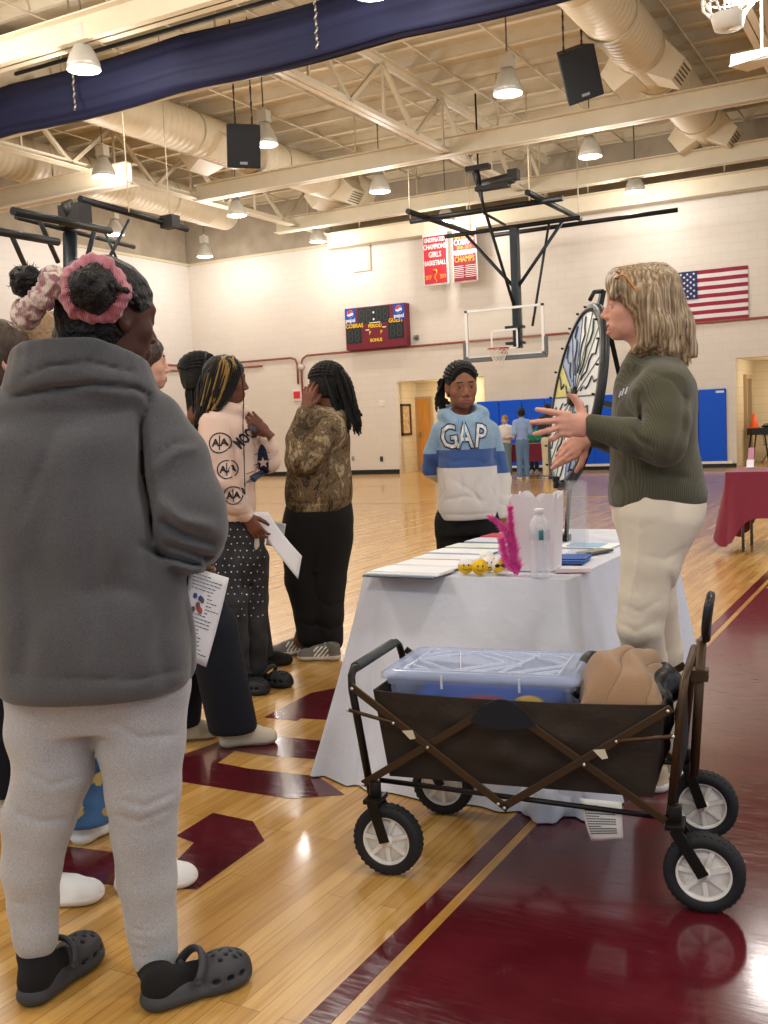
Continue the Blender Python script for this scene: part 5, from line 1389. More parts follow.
def eyes(root, M, iris=eye_b, gaze=0):
    for x in (-1, 1):
        b = MB(); b.ell((x*.031, .0705, .003), (.0118, .0128, .0115), 10)
        g = Vector((math.sin(gaze)*.0125, math.cos(gaze)*.0125, 0))
        for i, f in enumerate(b.f):
            c = Vector(np.mean([b.v[q] for q in f], axis=0))-Vector((x*.031, .0715, .003)); b.mi[i] = 1 if (c-g).length < .0062 else 0
        b2 = MB().join(b, M); b2.build('eye', [eye_w, iris], root, fix=False)
def body(root, parts, mats, name='body'):
    b = MB()
    for q, M in parts: b.join(q, M)
    return b.build(name, mats, root, fix=False)
def clog(f, heel, toe, m, lab=None, res=.003, wide=1.0):
    """foam clog: heel and toe points on the floor in figure space"""
    L = .275; s = SDF((-.075, -.03, -.005), (.075, .30, .13), res)
    s.cap((0, .045, .016), (.004, .215, .018), .040, .052, k=0, flat=((0, 0, 1), .42))
    s.ell((.004, .195, .036), (.053, .078, .050), k=.02)
    s.cap((0, .04, .026), (0, .1, .030), .041, .044, k=.015, flat=((0, 0, 1), .75))
    s.ell((0, .080, .080), (.033, .070, .058), k=.006, op='s')
    s.ell((0, .045, .06), (.032, .04, .04), k=.006, op='s')
    s.fold([(-.06, -.01, .027), (-.062, .1, .024), (-.06, .2, .027), (0, .28, .03), (.06, .2, .027), (.062, .1, .024), (.06, -.01, .027)], .0025, .0035)
    for i, (x, y) in enumerate([(-.028, .185), (-.010, .175), (.010, .175), (.030, .185), (-.020, .205), (0, .197), (.021, .205), (-.03, .222), (-.010, .22), (.012, .22), (.03, .224), (-.018, .242), (.004, .242), (.022, .24)]): s.cap((x, y, .05), (x, y, .12), .0052, op='s', k=.002)
    for x in (-1, 1):
        for y in (.165, .2, .232): s.ell((x*.055, y, .038), (.022, .010, .006), k=.003, op='s')
    s.cut((0, 0, -1), -0.001)
    M = aim(heel, toe)
    b = MB().join(s.mb(1), M @ Matrix.Scale(1, 4)); c = b.build('clog', m, f.root, fix=False)
    b = MB(); pts = [(x*.047, .125, .052) if False else None for x in ()]
    for zz in (0,):
        arc = [(.056*math.sin(a), .118+.030*math.cos(a), .056+.046*math.cos(a)) for a in np.linspace(-PI/2, PI/2, 15)]
    b.tube([M @ Vector(q) for q in arc], .0075, 8, flat=1.6); st = b.build('strap', m, c)
    b = MB()
    for x in (-1, 1): b.ell(M @ Vector((x*.054, .118, .056)), (.011, .011, .011), 8)
    b.build('rivet', m, st)
    return c
def sneaker(f, heel, toe, mu, ms, ml, stripes=None, res=.003, L=.27, wedge=0, name='sneaker', high=0):
    s = SDF((-.07, -.02, -.002), (.07, L+.03, .13), res); q = L/.27
    s.cap((0, .05, .02), (0, .13*q, .02), .036, .036, k=0, flat=((0, 0, 1), .6)); s.cap((0, .13*q, .02), (.003, .22*q, .02), .038, .044, k=.01, flat=((0, 0, 1), .5))
    s.ell((.002, .205*q, .032), (.044, .062, .036), k=.02)
    s.cap((0, .05, .035), (0, .05, .075+high), .038, .035, k=.02)
    s.cap((0, .06, .075), (0, .16, .05), .032, .034, k=.02)
    s.ell((0, .045, .118+high), (.028, .038, .035), k=.006, op='s')
    s.cut((0, 0, -1), -0.001)
    s.fold([(-.05, 0, .03), (-.055, .1, .027), (-.05, .2, .028), (0, .28, .03), (.05, .2, .028), (.055, .1, .027), (.05, 0, .03), (0, -.01, .032), (-.05, 0, .03)], .003, .003)
    b = s.mb(1); V = np.array(b.v); b.mi = []
    for fc in b.f:
        x, y, z = V[fc].mean(0); m = 0
        if z < .0275+.006*math.exp(-((y-.02)/.05)**2): m = 1
        elif stripes and abs(x) > .02 and .075 < y < .16 and ((y+z*.9) % .026) < .011 and z < .085: m = 3
        b.mi.append(m)
    M = aim(heel, toe); o = MB().join(b, M).build(name, [mu, ms, ml, stripes or mu], f.root, fix=False)
    b = MB()
    for k in range(6):
        y = .095+.016*k; z = .099-.0065*k; b.tube([M @ Vector((-.024, y, z-.012)), M @ Vector((0, y+.006, z)), M @ Vector((.024, y, z-.012))], .0035, 5)
    b.build('lace', ml, o)
    return o
def decal(b, obj_mb, fdir, off=.002, slices=.012, M=None):
    """lay flat shapes onto a garment surface by casting along fdir"""
    me = bpy.data.meshes.new('t'); me.from_pydata([tuple(v) for v in b.v], [], b.f)
    for i, p in enumerate(me.polygons): p.material_index = b.mi[i]
    bm = bmesh.new(); bm.from_mesh(me); bpy.data.meshes.remove(me)
    bmesh.ops.triangulate(bm, faces=bm.faces)
    d = Vector(fdir).normalized(); ax = [Vector((1, 0, 0)), Vector((0, 1, 0)), Vector((0, 0, 1))]
    ax = sorted(ax, key=lambda a: abs(a.dot(d)))[:2]
    for a in ax:
        c = [v.co.dot(a) for v in bm.verts]; t_ = min(c)+slices*.5
        while t_ < max(c):
            bmesh.ops.bisect_plane(bm, geom=bm.verts[:]+bm.edges[:]+bm.faces[:], plane_co=a*t_, plane_no=a, dist=1e-6); t_ += slices
    tree = BVHTree.FromPolygons([tuple(v) for v in obj_mb.v], obj_mb.f)
    out = MB()
    for v in bm.verts:
        h = tree.ray_cast(v.co-d*.6, d)
        if h[0] is not None: v.co = h[0]-d*off
    bm.verts.index_update()
    out.v = [tuple(v.co) for v in bm.verts]; out.f = [[v.index for v in f.verts] for f in bm.faces]; out.mi = [f.material_index for f in bm.faces]; out.sm = [False]*len(out.f)
    bm.free(); return out
def paper(name, corners, lab, m, cat='paper', lines=True, group=None, bend=.01, pic=False):
    c = sum((Vector(q) for q in corners), Vector())/4; t = thing(name, c, lab, cat, group)
    A, B, C_, D_ = [Vector(q)-c for q in corners]; n = (B-A).cross(D_-A).normalized()
    P_ = lambda u, v, o=0: (A.lerp(B, u)).lerp(D_.lerp(C_, u), v)+n*(bend*math.sin(v*PI)+o)
    b = MB(); b.grid(lambda u, v: P_(u, v), 8, 12); b.build('sheet', m, t, solid=.0012)
    if lines:
        b = MB(); rg = random.Random(hash(name) % 99 if False else 4)
        sg = 1 if n.dot(CAM-c) > 0 else -1
        for i in range(22):
            v = .06+i*.04; u0 = .1
            if pic and .25 < v < .5: u0 = .55
            e = rg.uniform(.45, .9)
            while u0 < e:
                w_ = rg.uniform(.04, .1); b._add([P_(u0, v, sg*.0016), P_(u0+w_, v, sg*.0016), P_(u0+w_, v+.009, sg*.0016), P_(u0, v+.009, sg*.0016)], [(0, 1, 2, 3)], False); u0 += w_+.02
        b.build('print', mat('ink'), t, fix=False)
        if pic:
            b = MB()
            for k in range(9):
                u_, v_ = rg.uniform(.2, .45), rg.uniform(.27, .47); b.m(k % 3)._add([P_(u_+.06*math.cos(a), v_+.035*math.sin(a), sg*(.0018+.0001*k)) for a in np.linspace(0, 5.5, 7)], [tuple(range(7))], False)
            b.build('picture', [mat('pic_navy', hx('2b3f7c'), .6), mat('pic_red', hx('b04038'), .6), mat('pic_brown', hx('6b4a3a'), .6)], t, fix=False)
    return t
def heather(name, c1, c2, sc=260, bump=.5):
    def fn(nt, b, co):
        n = N(nt, 'ShaderNodeTexNoise', {'Vector': N(nt, 'ShaderNodeMapping', {0: co, 'Scale': (1, 1, 2.2)}).outputs[0], 'Scale': float(sc), 'Detail': 3.0, 'Roughness': .7})
        n2 = N(nt, 'ShaderNodeTexNoise', {'Vector': co, 'Scale': 5.0, 'Detail': 2.0})
        f = mth(nt, 'ADD', mth(nt, 'MULTIPLY', n.outputs[0], .8), mth(nt, 'MULTIPLY', n2.outputs[0], .2))
        nt.links.new(ramp(nt, f, [(.35, hx(c1)), (.65, hx(c2))]), b.inputs['Base Color'])
        h = mth(nt, 'ADD', mth(nt, 'MULTIPLY', n.outputs[0], .15), mth(nt, 'MULTIPLY', n2.outputs[0], 1.2))
        bp = N(nt, 'ShaderNodeBump', {'Height': h, 'Strength': bump, 'Distance': .01}); nt.links.new(bp.outputs[0], b.inputs['Normal'])
    return mat(name, hx(c1), .92, fn=fn, sheen=.25)
def scrunchie(root, c, nrm, R_, r, m, seed, name='scrunchie', k=11, parent=None):
    nrm = Vector(nrm).normalized(); a = nrm.orthogonal().normalized(); b_ = nrm.cross(a); c = Vector(c); rg = random.Random(seed); ph = [rg.random()*6 for _ in range(4)]
    def f(u, v):
        A = u*2*PI; B = v*2*PI
        rr = r*(1+.13*math.sin(A*k+ph[0]+1.5*math.sin(B+A*2))+.10*math.sin(A*(k-4)+ph[2]+B)+.07*math.sin(A*(k*2+3)+ph[1]+B*2)); RR = R_+.12*r*math.sin(A*3+ph[2])
        d = a*math.cos(A)+b_*math.sin(A)
        return c+d*(RR+rr*math.cos(B))+nrm*(rr*math.sin(B)*1.1)
    b = MB(); b.grid(lambda u, v: f(u, v), 120, 18, closeu=True); return b.build(name, m, parent or root, fix=True)
black_hair = mat('black_hair', hx('0d0b0c'), .55, bump=1.0, bs=90, spec=.4)
braid_m = mat('black_braids', hx('121010'), .5, bump=1, bs=260, spec=.4); braid_g = mat('gold_braids', hx('a8843c'), .5, bump=1, bs=260)
def over(a, f0=30, f1=160, k=1.13, n=7):
    """a path over the skull from the hairline to the back, a = sideways angle"""
    out = []
    for i in range(n):
        p = math.radians(f0+(f1-f0)*i/(n-1)); d = Vector((math.sin(a)*max(.55, math.sin(p)), math.cos(p)*math.cos(a*.4), math.sin(p)*math.cos(a))).normalized()
        out.append(Vector((0+.073*k*d.x, -.012+.095*k*d.y, .038+.080*k*d.z)))
    return out
def rope(b, pts, r, n=6, tw=60, mi=None):
    """a braid: thick strand whose radius pulses along its length"""
    c = catmull(pts, 5) if len(pts) < 12 else [Vector(q) for q in pts]; L = 0; rs = []
    fine = []
    for i in range(len(c)-1):
        for j in range(2): fine.append(c[i].lerp(c[i+1], j/2))
    fine.append(c[-1])
    for i, q in enumerate(fine):
        if i: L += (q-fine[i-1]).length
        rs.append(r*(1+.18*math.sin(L*2*PI/(r*3.2)))*(1 if i < len(fine)-2 else .6))
    if mi is not None: b.m(mi)
    b.tube(fine, rs, n)
# =================================================================== woman in grey sweatshirt, nearest, seen from behind
f = Fig(112, 986, 'person in charcoal grey sweatshirt and light grey leggings seen from behind, nearest at left')
r = f.root
sk = skin('deep', '4b2b20'); lipd = mat('lip_deep', hx('5a2e28'), .4); brow = mat('brow_dark', hx('120c0a'), .8)
hc = f.p(109, 319, .0); Mh = HM(hc, -47, -6, 0, 1.12)
hb_ = head_mb(neck=.10)
# hands hidden in front of the body still hold the flyer
Mhand = aim(f.p(206, 556, .20), f.p(212, 580, .30), up=(1, 0, .2))
handb = hand_mb(1, (.8, .8, .9, .9), .05)
s = SDF((-.45, -.2, 0), (.45, .35, 1.5), .012)
s.loft([(.75, *0*[0], f.p(95, 640).x, 0, .13, .10), (.95, f.p(95, 560).x, 0, .12, .09), (1.2, f.p(90, 460).x, 0, .14, .10), (1.34, f.p(90, 400).x, 0, .08, .07)], k=0)
for pts, rr in (((( 53, 700), (48, 769), (37, 822), (31, 877), (35, 935), (36, 972)), (.09, .078, .07, .056, .043, .037)), (((143, 700), (143, 780), (145, 835), (148, 880), (153, 935), (156, 985)), (.09, .075, .062, .05, .04, .036))):
    s.chain([tuple(f.p(*q)) for q in pts], rr, k=.02)
s.chain([f.p(158, 430), f.p(190, 530, -.02), f.p(200, 556, .20)], (.05, .045, .03)); s.chain([f.p(18, 430), f.p(-38, 530, 0), f.p(-10, 560, .2)], (.05, .045, .03))
body(r, [(s.mb(1), Matrix()), (hb_, Mh), (handb, Mhand)], [sk, lipd, brow]); eyes(r, Mh)
# sweatshirt
gs = heather('charcoal_sweat', '3c3c3f', '5d5d60', 330)
S_ = SDF((-.62, -.30, f.z(712)-.02), (.42, .42, f.z(330)), .0075)
S_.loft(f.secs([(705, 10, 189, .175, .0), (700, 6, 193, .185, .0), (675, 3, 195, .19, 0), (640, 1, 193, .19, 0), (590, -6, 184, .18, 0), (540, -14, 174, .175, -.01), (480, -22, 164, .17, -.01), (440, -20, 158, .155, -.01), (412, -4, 152, .13, 0), (394, 12, 146, .135, 0), (380, 26, 138, .125, .0), (360, 52, 120, .07, .01)]), k=.01, n=2.5)
S_.chain(f.pt((152, 424, 0), (170, 462, -.02), (182, 505, -.03), (186, 528, -.02)), (.078, .088, .095, .090), k=.035)
S_.chain(f.pt((186, 528, -.02), (192, 540, .08), (196, 550, .17)), (.086, .076, .052), k=.03)
S_.chain(f.pt((10, 424, 0), (-22, 470, 0), (-44, 520, 0), (-30, 560, .1)), (.085, .09, .09, .07), k=.05)
# bulky fold-over collar
ring = []
for i in range(25):
    a = 2*PI*i/24; c = f.p(82, 372, 0); ring.append(c+Vector((.132*math.cos(a), .115*math.sin(a), .022*max(0, -math.sin(a))-.03*max(0, math.sin(a))-.036*max(0, math.cos(a))-.012*max(0, -math.cos(a)))))
for i in range(24):
    S_.cap(ring[i], ring[i+1], .034, .034, k=.012)
    S_.cap(ring[i]*1-Vector((0, 0, .030)), ring[i+1]-Vector((0, 0, .030)), .042, .042, k=.012)
    S_.cap(ring[i]*1+Vector((0, 0, .036)), ring[i+1]+Vector((0, 0, .036)), .024, .024, k=.014)
S_.loft([(f.z(372), f.p(84, 360).x, 0, .080, .070), (f.z(318), f.p(84, 340).x, 0, .108, .095)], k=.01, op='s')
# creases
for L, a, w in [([(138, 408), (142, 445), (140, 485), (150, 525), (160, 560)], .016, .012), ([(150, 462), (170, 445), (192, 440)], .005, .006), ([(156, 470), (178, 452), (200, 448)], -.006, .008),
    ([(160, 520), (185, 535), (215, 545)], .02, .012), ([(165, 545), (190, 552), (215, 560)], .018, .010), ([(158, 500), (180, 520), (215, 528)], -.016, .014), ([(165, 560), (190, 570), (210, 572)], -.014, .01),
    ([(90, 450), (88, 520), (95, 600), (85, 660)], .006, .022), ([(50, 470), (40, 540), (45, 620)], .008, .03), ([(120, 560), (112, 620), (120, 680)], .007, .022), ([(20, 560), (30, 620), (22, 680)], .009, .025), ([(170, 590), (160, 640), (165, 690)], .008, .02),
    ([(14, 398), (45, 390), (90, 384), (135, 388), (150, 396)], .014, .006), ([(20, 378), (50, 366), (90, 362), (140, 374)], .009, .005), ([(28, 414), (80, 412), (130, 410)], .004, .005), ([(150, 398), (141, 430), (143, 470), (152, 510), (150, 545)], .020, .008), ([(140, 545), (160, 556), (200, 566)], .018, .009), ([(60, 420), (40, 470), (20, 520)], .006, .014), ([(0, 672), (60, 678), (130, 680), (198, 668)], .005, .0045),
    ([(150, 600), (120, 585), (80, 590)], .005, .02), ([(188, 600), (196, 640), (196, 690)], .006, .015)]:
    f.vf(S_, [(L, a*1.5, w)])
S_.wob(.003, 22, 2)
swm = S_.mb(2); sw = swm.build('sweatshirt', gs, r, fix=False)
# leggings
lg = heather('light_grey_leggings', '88888b', 'bebec1', 300, .35)
L_ = SDF((-.36, -.25, f.z(985)-.03), (.36, .30, f.z(640)), .006)
L_.loft(f.secs([(735, 34, 166, .11, .01), (700, 14, 186, .145, .01), (660, 14, 186, .15, .0), (645, 20, 180, .14, 0)]), k=.0)
ll = [((53, 690, 0), .108), ((50, 730, 0), .100), ((54, 769, -.005), .090), ((39, 818, .0), .084), ((31, 868, .0), .069), ((33, 905, .01), .058), ((35, 930, .0), .052), ((36, 940, .0), .050)]
rl = [((143, 690, 0), .108), ((141, 741, 0), .102), ((143, 790, -.005), .088), ((144, 830, .0), .077), ((147, 880, .0), .069), ((151, 925, 0), .059), ((154, 945, .0), .053), ((155, 956, .0), .053)]
for leg in (ll, rl): L_.chain([tuple(f.p(*q)) for q, _ in leg], [x for _, x in leg], k=.03)
for cx, cy in ((37, 905), (36, 925), (36, 942), (37, 945), (153, 930), (154, 940), (155, 950), (156, 958)):
    L_.fold([tuple(f.p(cx-24, cy-3, -.05)), tuple(f.p(cx, cy+4, -.07)), tuple(f.p(cx+24, cy-4, -.04))], .006, .0055)
for L in ([(115, 815), (140, 822), (172, 808)], [(118, 800), (145, 806), (176, 792)], [(110, 720), (140, 738), (175, 735)], [(20, 770), (50, 785), (85, 775)], [(15, 812), (40, 822), (70, 818)]): f.vf(L_, [(L, .005, .007)])
L_.cut((0, 0, -1), -f.z(962))
L_.wob(.0012, 40, 3); L_.mb(1).build('leggings', lg, r, fix=False)
# clogs and socks
cg = mat('clog_grey', hx('35363b'), .55, var=.06, vs=8); sock = mat('sock_black', hx('0e0d0f'), .95, bump=.3, bs=400); sock2 = mat('sock_grey', hx('9d9a98'), .95)
def flr(px, py): v = f.p(px, py); q = f.Mi @ (G(px, py)-f.o); return q
for (h, t_, ank, two) in (((24, 1010), (96, 952), (36, 955), 0), ((142, 1012), (232, 980), (155, 965), 1)):
    H_, T_ = flr(*h), flr(*t_); T_ = H_+(T_-H_).normalized()*.27
    clog(f, H_, T_, cg)
    a = H_.lerp(T_, .16); a.z = .05; A = f.p(*ank)
    s = SDF((min(a.x, A.x)-.08, min(a.y, A.y, )-.08, .0), (max(a.x, A.x)+.12, max(a.y, A.y)+.14, A.z+.06), .004)
    s.chain([tuple(a), tuple(a.lerp(A, .5)), tuple(A)], (.036, .038, .046), k=0); q = H_.lerp(T_, .5); q.z = .045; s.cap(tuple(a), tuple(q), .036, .032, k=.02)
    b = s.mb(1)
    if two: b.mi = [1 if (np.mean([b.v[i][0] for i in fc]) < a.x+.012 and np.mean([b.v[i][2] for i in fc]) < A.z-.012) else 0 for fc in b.f]
    b.build('sock', [sock, sock2], r, fix=False)
# hair: pulled into two puffs
hm = MB().join(cap_mb(front=.050, side=.069, back=-.085, thick=.008, seed=5, wob=.002), Mh)
hair = hm.build('hair', black_hair, r, fix=False)
def puff(c, rad, seed, nm='hair_puff'):
    b = MB(); rg = random.Random(seed); c = Vector(c)
    s = SDF(tuple(c-Vector((rad*1.5,)*3)), tuple(c+Vector((rad*1.5,)*3)), .0045)
    s.ell(c, (rad*.92,)*3, k=0)
    for i in range(26):
        d = Vector((rg.gauss(0, 1), rg.gauss(0, 1), rg.gauss(0, 1))).normalized(); s.ell(c+d*rad*.75, (rad*.3, rad*.3, rad*.3), k=.008)
    s.wob(.0025, 260, seed); b = s.mb(1)
    for i in range(70):
        d = Vector((rg.gauss(0, 1), rg.gauss(0, 1), rg.gauss(0, 1))).normalized(); p0 = c+d*rad*.9; d2 = (d+Vector((rg.gauss(0, .5), rg.gauss(0, .5), rg.gauss(0, .5)))).normalized()
        p1 = p0+d2*.006; p2 = p1+(d2+Vector((rg.gauss(0, .9), rg.gauss(0, .9), rg.gauss(0, .9)))).normalized()*.008; b.tube([p0, p1, p2], [.0016, .001, .0004], 3, cap=False)
    return b.build(nm, black_hair, hair, fix=False)
c1 = f.p(93, 289, -.15); c2 = f.p(27, 281, -.06)
puff(c1, .052, 1); puff(c2, .037, 2)
def velvet(nm, a, b2, kx): 
    def fn(nt, b, co):
        w = N(nt, 'ShaderNodeTexNoise', {'Vector': co, 'Scale': float(kx), 'Detail': 2.0, 'Roughness': .4}); nt.links.new(ramp(nt, w.outputs[0], [(.42, hx(a)), (.58, hx(b2))]), b.inputs['Base Color'])
        n2 = N(nt, 'ShaderNodeTexWave', {'Vector': co, 'Scale': 70.0, 'Distortion': 4.0}); bp = N(nt, 'ShaderNodeBump', {'Height': n2.outputs[0], 'Strength': .5, 'Distance': .004}); nt.links.new(bp.outputs[0], b.inputs['Normal'])
    return mat(nm, hx(a), .75, sheen=.5, fn=fn)
pinkm = velvet('pink_velvet', 'b05f6c', 'c97e88', 30); flo = velvet('floral_cotton', 'e6d6c4', '9a6a6e', 55)
scrunchie(r, f.p(95, 290, -.118), (f.p(90, 286, -.24)-f.p(100, 293, .0)), .054, .021, pinkm, 4, parent=hair, k=9)
scrunchie(r, f.p(40, 297, -.06), (f.p(20, 276, -.07)-f.p(50, 300, -.04)), .056, .025, flo, 6, parent=hair)
# thin twist sweeping to the temple
b = MB(); rope(b, [f.p(108, 286, -.17), f.p(124, 290, -.13), f.p(135, 298, -.08), f.p(140, 310, -.03)], .0075); rope(b, [f.p(112, 276, -.10), f.p(128, 284, -.08), f.p(136, 296, -.03)], .006); b.build('twist', black_hair, hair)
# flyer in her right hand, pencil
fl = [AD(190, 566, f.d+.16), AD(229, 578, f.d+.20), AD(206, 667, f.d+.12), AD(178, 655, f.d+.08)]
paper('flyer', [fl[0], fl[1], fl[2], fl[3]], 'printed white flyer with picture held behind the grey sweatshirt elbow', mat('flyer_white', hx('dcd9dc'), .6), pic=True, bend=-.006)
pa, pb = AD(192, 570, f.d+.13), AD(213, 567, f.d+.10); t = thing('pencil', pa, 'short gold pencil above the flyer at the sweatshirt elbow', 'pencil')
b = MB(); b.tube([(0, 0, 0), (pb-pa)*.85, pb-pa], [.004, .004, .001], 6); b.build('barrel', mat('pencil_gold', hx('c79a3a'), .4), t)
b = MB(); b.tube([(pa-pb)*.12, (0, 0, 0)], .0043, 6); b.build('eraser', mat('eraser_pink', hx('c98a86'), .7), t)
# =================================================================== speaker in olive sweater
f = Fig(655, 700, 'woman with long blond hair in ribbed olive sweater and cream trousers gesturing beside the table', d=3.3)
r = f.root; o = r
sk = skin('fair', 'dca48e'); lipf = mat('lip_rose', hx('b4605c'), .4); browf = mat('brow_fair', hx('8d6e52'), .8)
hc = f.p(637, 306, 0); Mh = HM(hc, 82, 2, 0, 1.02)
hb_ = head_mb(neck=.11, open_mouth=1.0, nose=1.0, nr=.045)
s = SDF((-.25, -.3, 0), (.35, .3, 1.6), .012)
s.loft([(.88, f.p(655, 520).x, 0, .07, .09), (1.05, f.p(655, 470).x, 0, .09, .11), (1.3, f.p(655, 400).x, 0, .08, .14), (1.40, f.p(655, 370).x, 0, .04, .06)], k=0)
s.chain(f.pt((655, 520, -.06), (644, 600, -.05), (648, 690, .12)), (.07, .045, .032)); s.chain(f.pt((658, 520, .08), (658, 610, .12), (668, 690, .24)), (.045, .03, .03))
for v_, px_ in ((.2, 650), (.32, 668)):
    q = f.p(px_, 690, v_); q.z = .08; s.chain([tuple(f.p(px_, 690, v_-.08)), tuple(q), (q.x-.10, q.y, .04)], (.03, .028, .022))
WRn, WRf = f.p(588, 426, -.17), f.p(585, 437, .06)
s.chain([f.p(660, 392, -.17), f.p(664, 446, -.22), WRn], (.04, .035, .024)); s.chain([f.p(652, 390, .17), f.p(640, 440, .2), WRf], (.04, .035, .024))
# near hand: fingers spread to the left; far hand lower, pointing down-left
tip = f.p(545, 423, -.20); Mn = aim(WRn, tip, up=(f.p(560, 424, -1.2)-f.p(560, 424, 0)))
n1 = hand_mb(1, (.06, .08, .22, .85), .0, (1.25, -.2), fan=(.10, -.14, -.36, -.75), res=.002, scale=1.10)
tip2 = f.p(560, 458, .0); Mf = aim(WRf, tip2, up=(f.p(560, 424, -1.2)-f.p(560, 424, 0)))
n2 = hand_mb(-1, (.3, .4, .5, .6), .0, (.6, .2), fan=(-.25, 0, .2, .4), res=.0024)
body(r, [(s.mb(1), Matrix()), (hb_, Mh), (n1, Mn), (n2, Mf)], [sk, lipf, browf]); eyes(r, Mh, eye_u)
b = MB(); b.ell((0, .083, -.0665), (.015, .006, .0035), 6); MB().join(b, Mh).build('teeth', mat('teeth', hx('efe9e2'), .3), r)
b = MB(); q0 = Mn @ Vector((-.0105, .103, -.002)); b.tube([Mn @ Vector((-.0125+.0088*math.cos(a), .099, .000+.0095*math.sin(a))) for a in np.arange(0, 2*PI, .5)], .0018, 6, closed=True); b.build('ring', mat('gold', hx('d9a75a'), .25, metal=1), r)
# sweater
def ribfn(nt, b, co):
    s = sep(nt, co)
    # ribs run down the body and along the sleeves
    w = mth(nt, 'SINE', mth(nt, 'MULTIPLY', mth(nt, 'ADD', s[0], mth(nt, 'MULTIPLY', s[1], .35)), 950.0))
    n2 = N(nt, 'ShaderNodeTexNoise', {'Vector': co, 'Scale': 9.0, 'Detail': 2.0})
    h = mth(nt, 'ADD', mth(nt, 'MULTIPLY', w, .10), n2.outputs[0]); bp = N(nt, 'ShaderNodeBump', {'Height': h, 'Strength': .55, 'Distance': .008}); nt.links.new(bp.outputs[0], b.inputs['Normal'])
    nt.links.new(ramp(nt, mth(nt, 'ADD', mth(nt, 'MULTIPLY', w, .5), .5), [(0, hx('45432f')), (1, hx('525040'))]), b.inputs['Base Color'])
ol = mat('olive_rib_knit', hx('4a4836'), .9, sheen=.2, fn=ribfn)
S_ = SDF((-.24, -.36, f.z(516)), (.30, .34, f.z(343)), .006)
S_.loft(f.secs([(512, 611, 702, .155, 0), (500, 610, 705, .165, 0), (480, 611, 701, .165, 0), (450, 612, 696, .160, 0), (425, 613, 694, .165, 0), (400, 615, 694, .18, 0), (384, 622, 691, .19, 0), (372, 632, 685, .17, 0), (362, 627, 680, .13, 0), (354, 631, 672, .085, 0), (347, 634, 668, .066, 0)]), k=.0, n=2.2)
S_.chain(f.pt((660, 392, -.15), (665, 420, -.19), (663, 444, -.215)), (.078, .072, .067), k=.05)
S_.chain(f.pt((661, 443, -.215), (630, 436, -.20), (592, 426, -.175)), (.066, .054, .037), k=.03)
S_.chain(f.pt((650, 392, .15), (648, 420, .19), (640, 440, .20)), (.078, .07, .065), k=.05); S_.chain(f.pt((640, 440, .20), (612, 438, .13), (590, 436, .07)), (.06, .05, .035), k=.03)
S_.chain(f.pt((642, 366, 0), (634, 384, 0)), (.045, .06), k=.05)
S_.loft([(f.z(353), f.p(650, 350).x, 0, .040, .048), (f.z(338), f.p(648, 340).x, 0, .056, .056)], k=.01, op='s')
def Cp(L, v=-.2): return [tuple(f.p(x, y, v)) for x, y in L]
for L, a, w in [([(640, 392), (642, 415), (640, 434)], .012, .010), ([(685, 395), (682, 430), (672, 458)], .012, .012), ([(630, 428), (640, 440), (655, 448)], .010, .008), ([(622, 440), (636, 452), (655, 462)], .009, .007), ([(645, 465), (660, 475), (690, 478)], .008, .012), ([(625, 470), (640, 490), (650, 505)], .006, .014), ([(650, 372), (672, 380), (684, 398)], .005, .005), ([(612, 440), (618, 448), (622, 458)], .006, .006)]:
    f.vf(S_, [(L, a, w)])
S_.wob(.002, 30, 7); swm = S_.mb(1); swm.build('sweater', ol, r, fix=False)
b = MB(); b.grid(lambda u, v: f.p(693+13*u*v, 478+18*v, -.02+.06*u), 8, 8); 
# small logo on the chest
# trousers
crm = mat('cream_twill', hx('ddd3c0'), .8, fn=clothfn(None, sc=700))
T_ = SDF((-.24, -.26, 0.05), (.30, .46, f.z(480)), .0065)
T_.loft(f.secs([(562, 624, 679, .11, 0), (545, 621, 690, .14, .0), (520, 614, 702, .155, 0), (500, 614, 702, .155, 0), (485, 618, 696, .14, 0)]), k=0)
nl = [((657, 520, -.06), .118), ((651, 562, -.07), .092), ((644, 600, -.07), .080), ((640, 625, -.07), .072), ((645, 660, .02), .070), ((648, 700, .12), .068), ((650, 748, .19), .064)]
fl2 = [((665, 530, .08), .10), ((657, 570, .10), .062), ((659, 605, .10), .058), ((664, 650, .16), .062), ((668, 700, .25), .062), ((668, 738, .31), .062)]
for leg in (nl, fl2): T_.chain([tuple(f.p(*q)) for q, _ in leg], [x for _, x in leg], k=.03)
for L, a, w in [([(622, 520), (640, 528), (660, 522)], .002, .008), ([(640, 556), (665, 560), (690, 545)], .003, .010), ([(620, 604), (640, 612), (660, 600)], .004, .008), ([(618, 622), (636, 632), (655, 622)], .005, .009), ([(620, 640), (638, 650), (655, 640)], .004, .009), ([(640, 512), (638, 560), (628, 610)], -.004, .004), ([(670, 575), (672, 600), (668, 640)], .010, .008)]:
    f.vf(T_, [(L, a, w)])
T_.cut((0, 0, -1), -.075); T_.mb(1).build('trousers', crm, r, fix=False)
shw = mat('shoe_tan', hx('b9a78e'), .6)
for v_, px_ in ((.20, 650), (.32, 668)):
    a = f.p(px_, 700, v_); a = Vector((a.x+.07, a.y, 0)); sneaker(f, a, a+Vector((-.24, 0, 0)), shw, white, white, res=.005, L=.25, name='shoe')
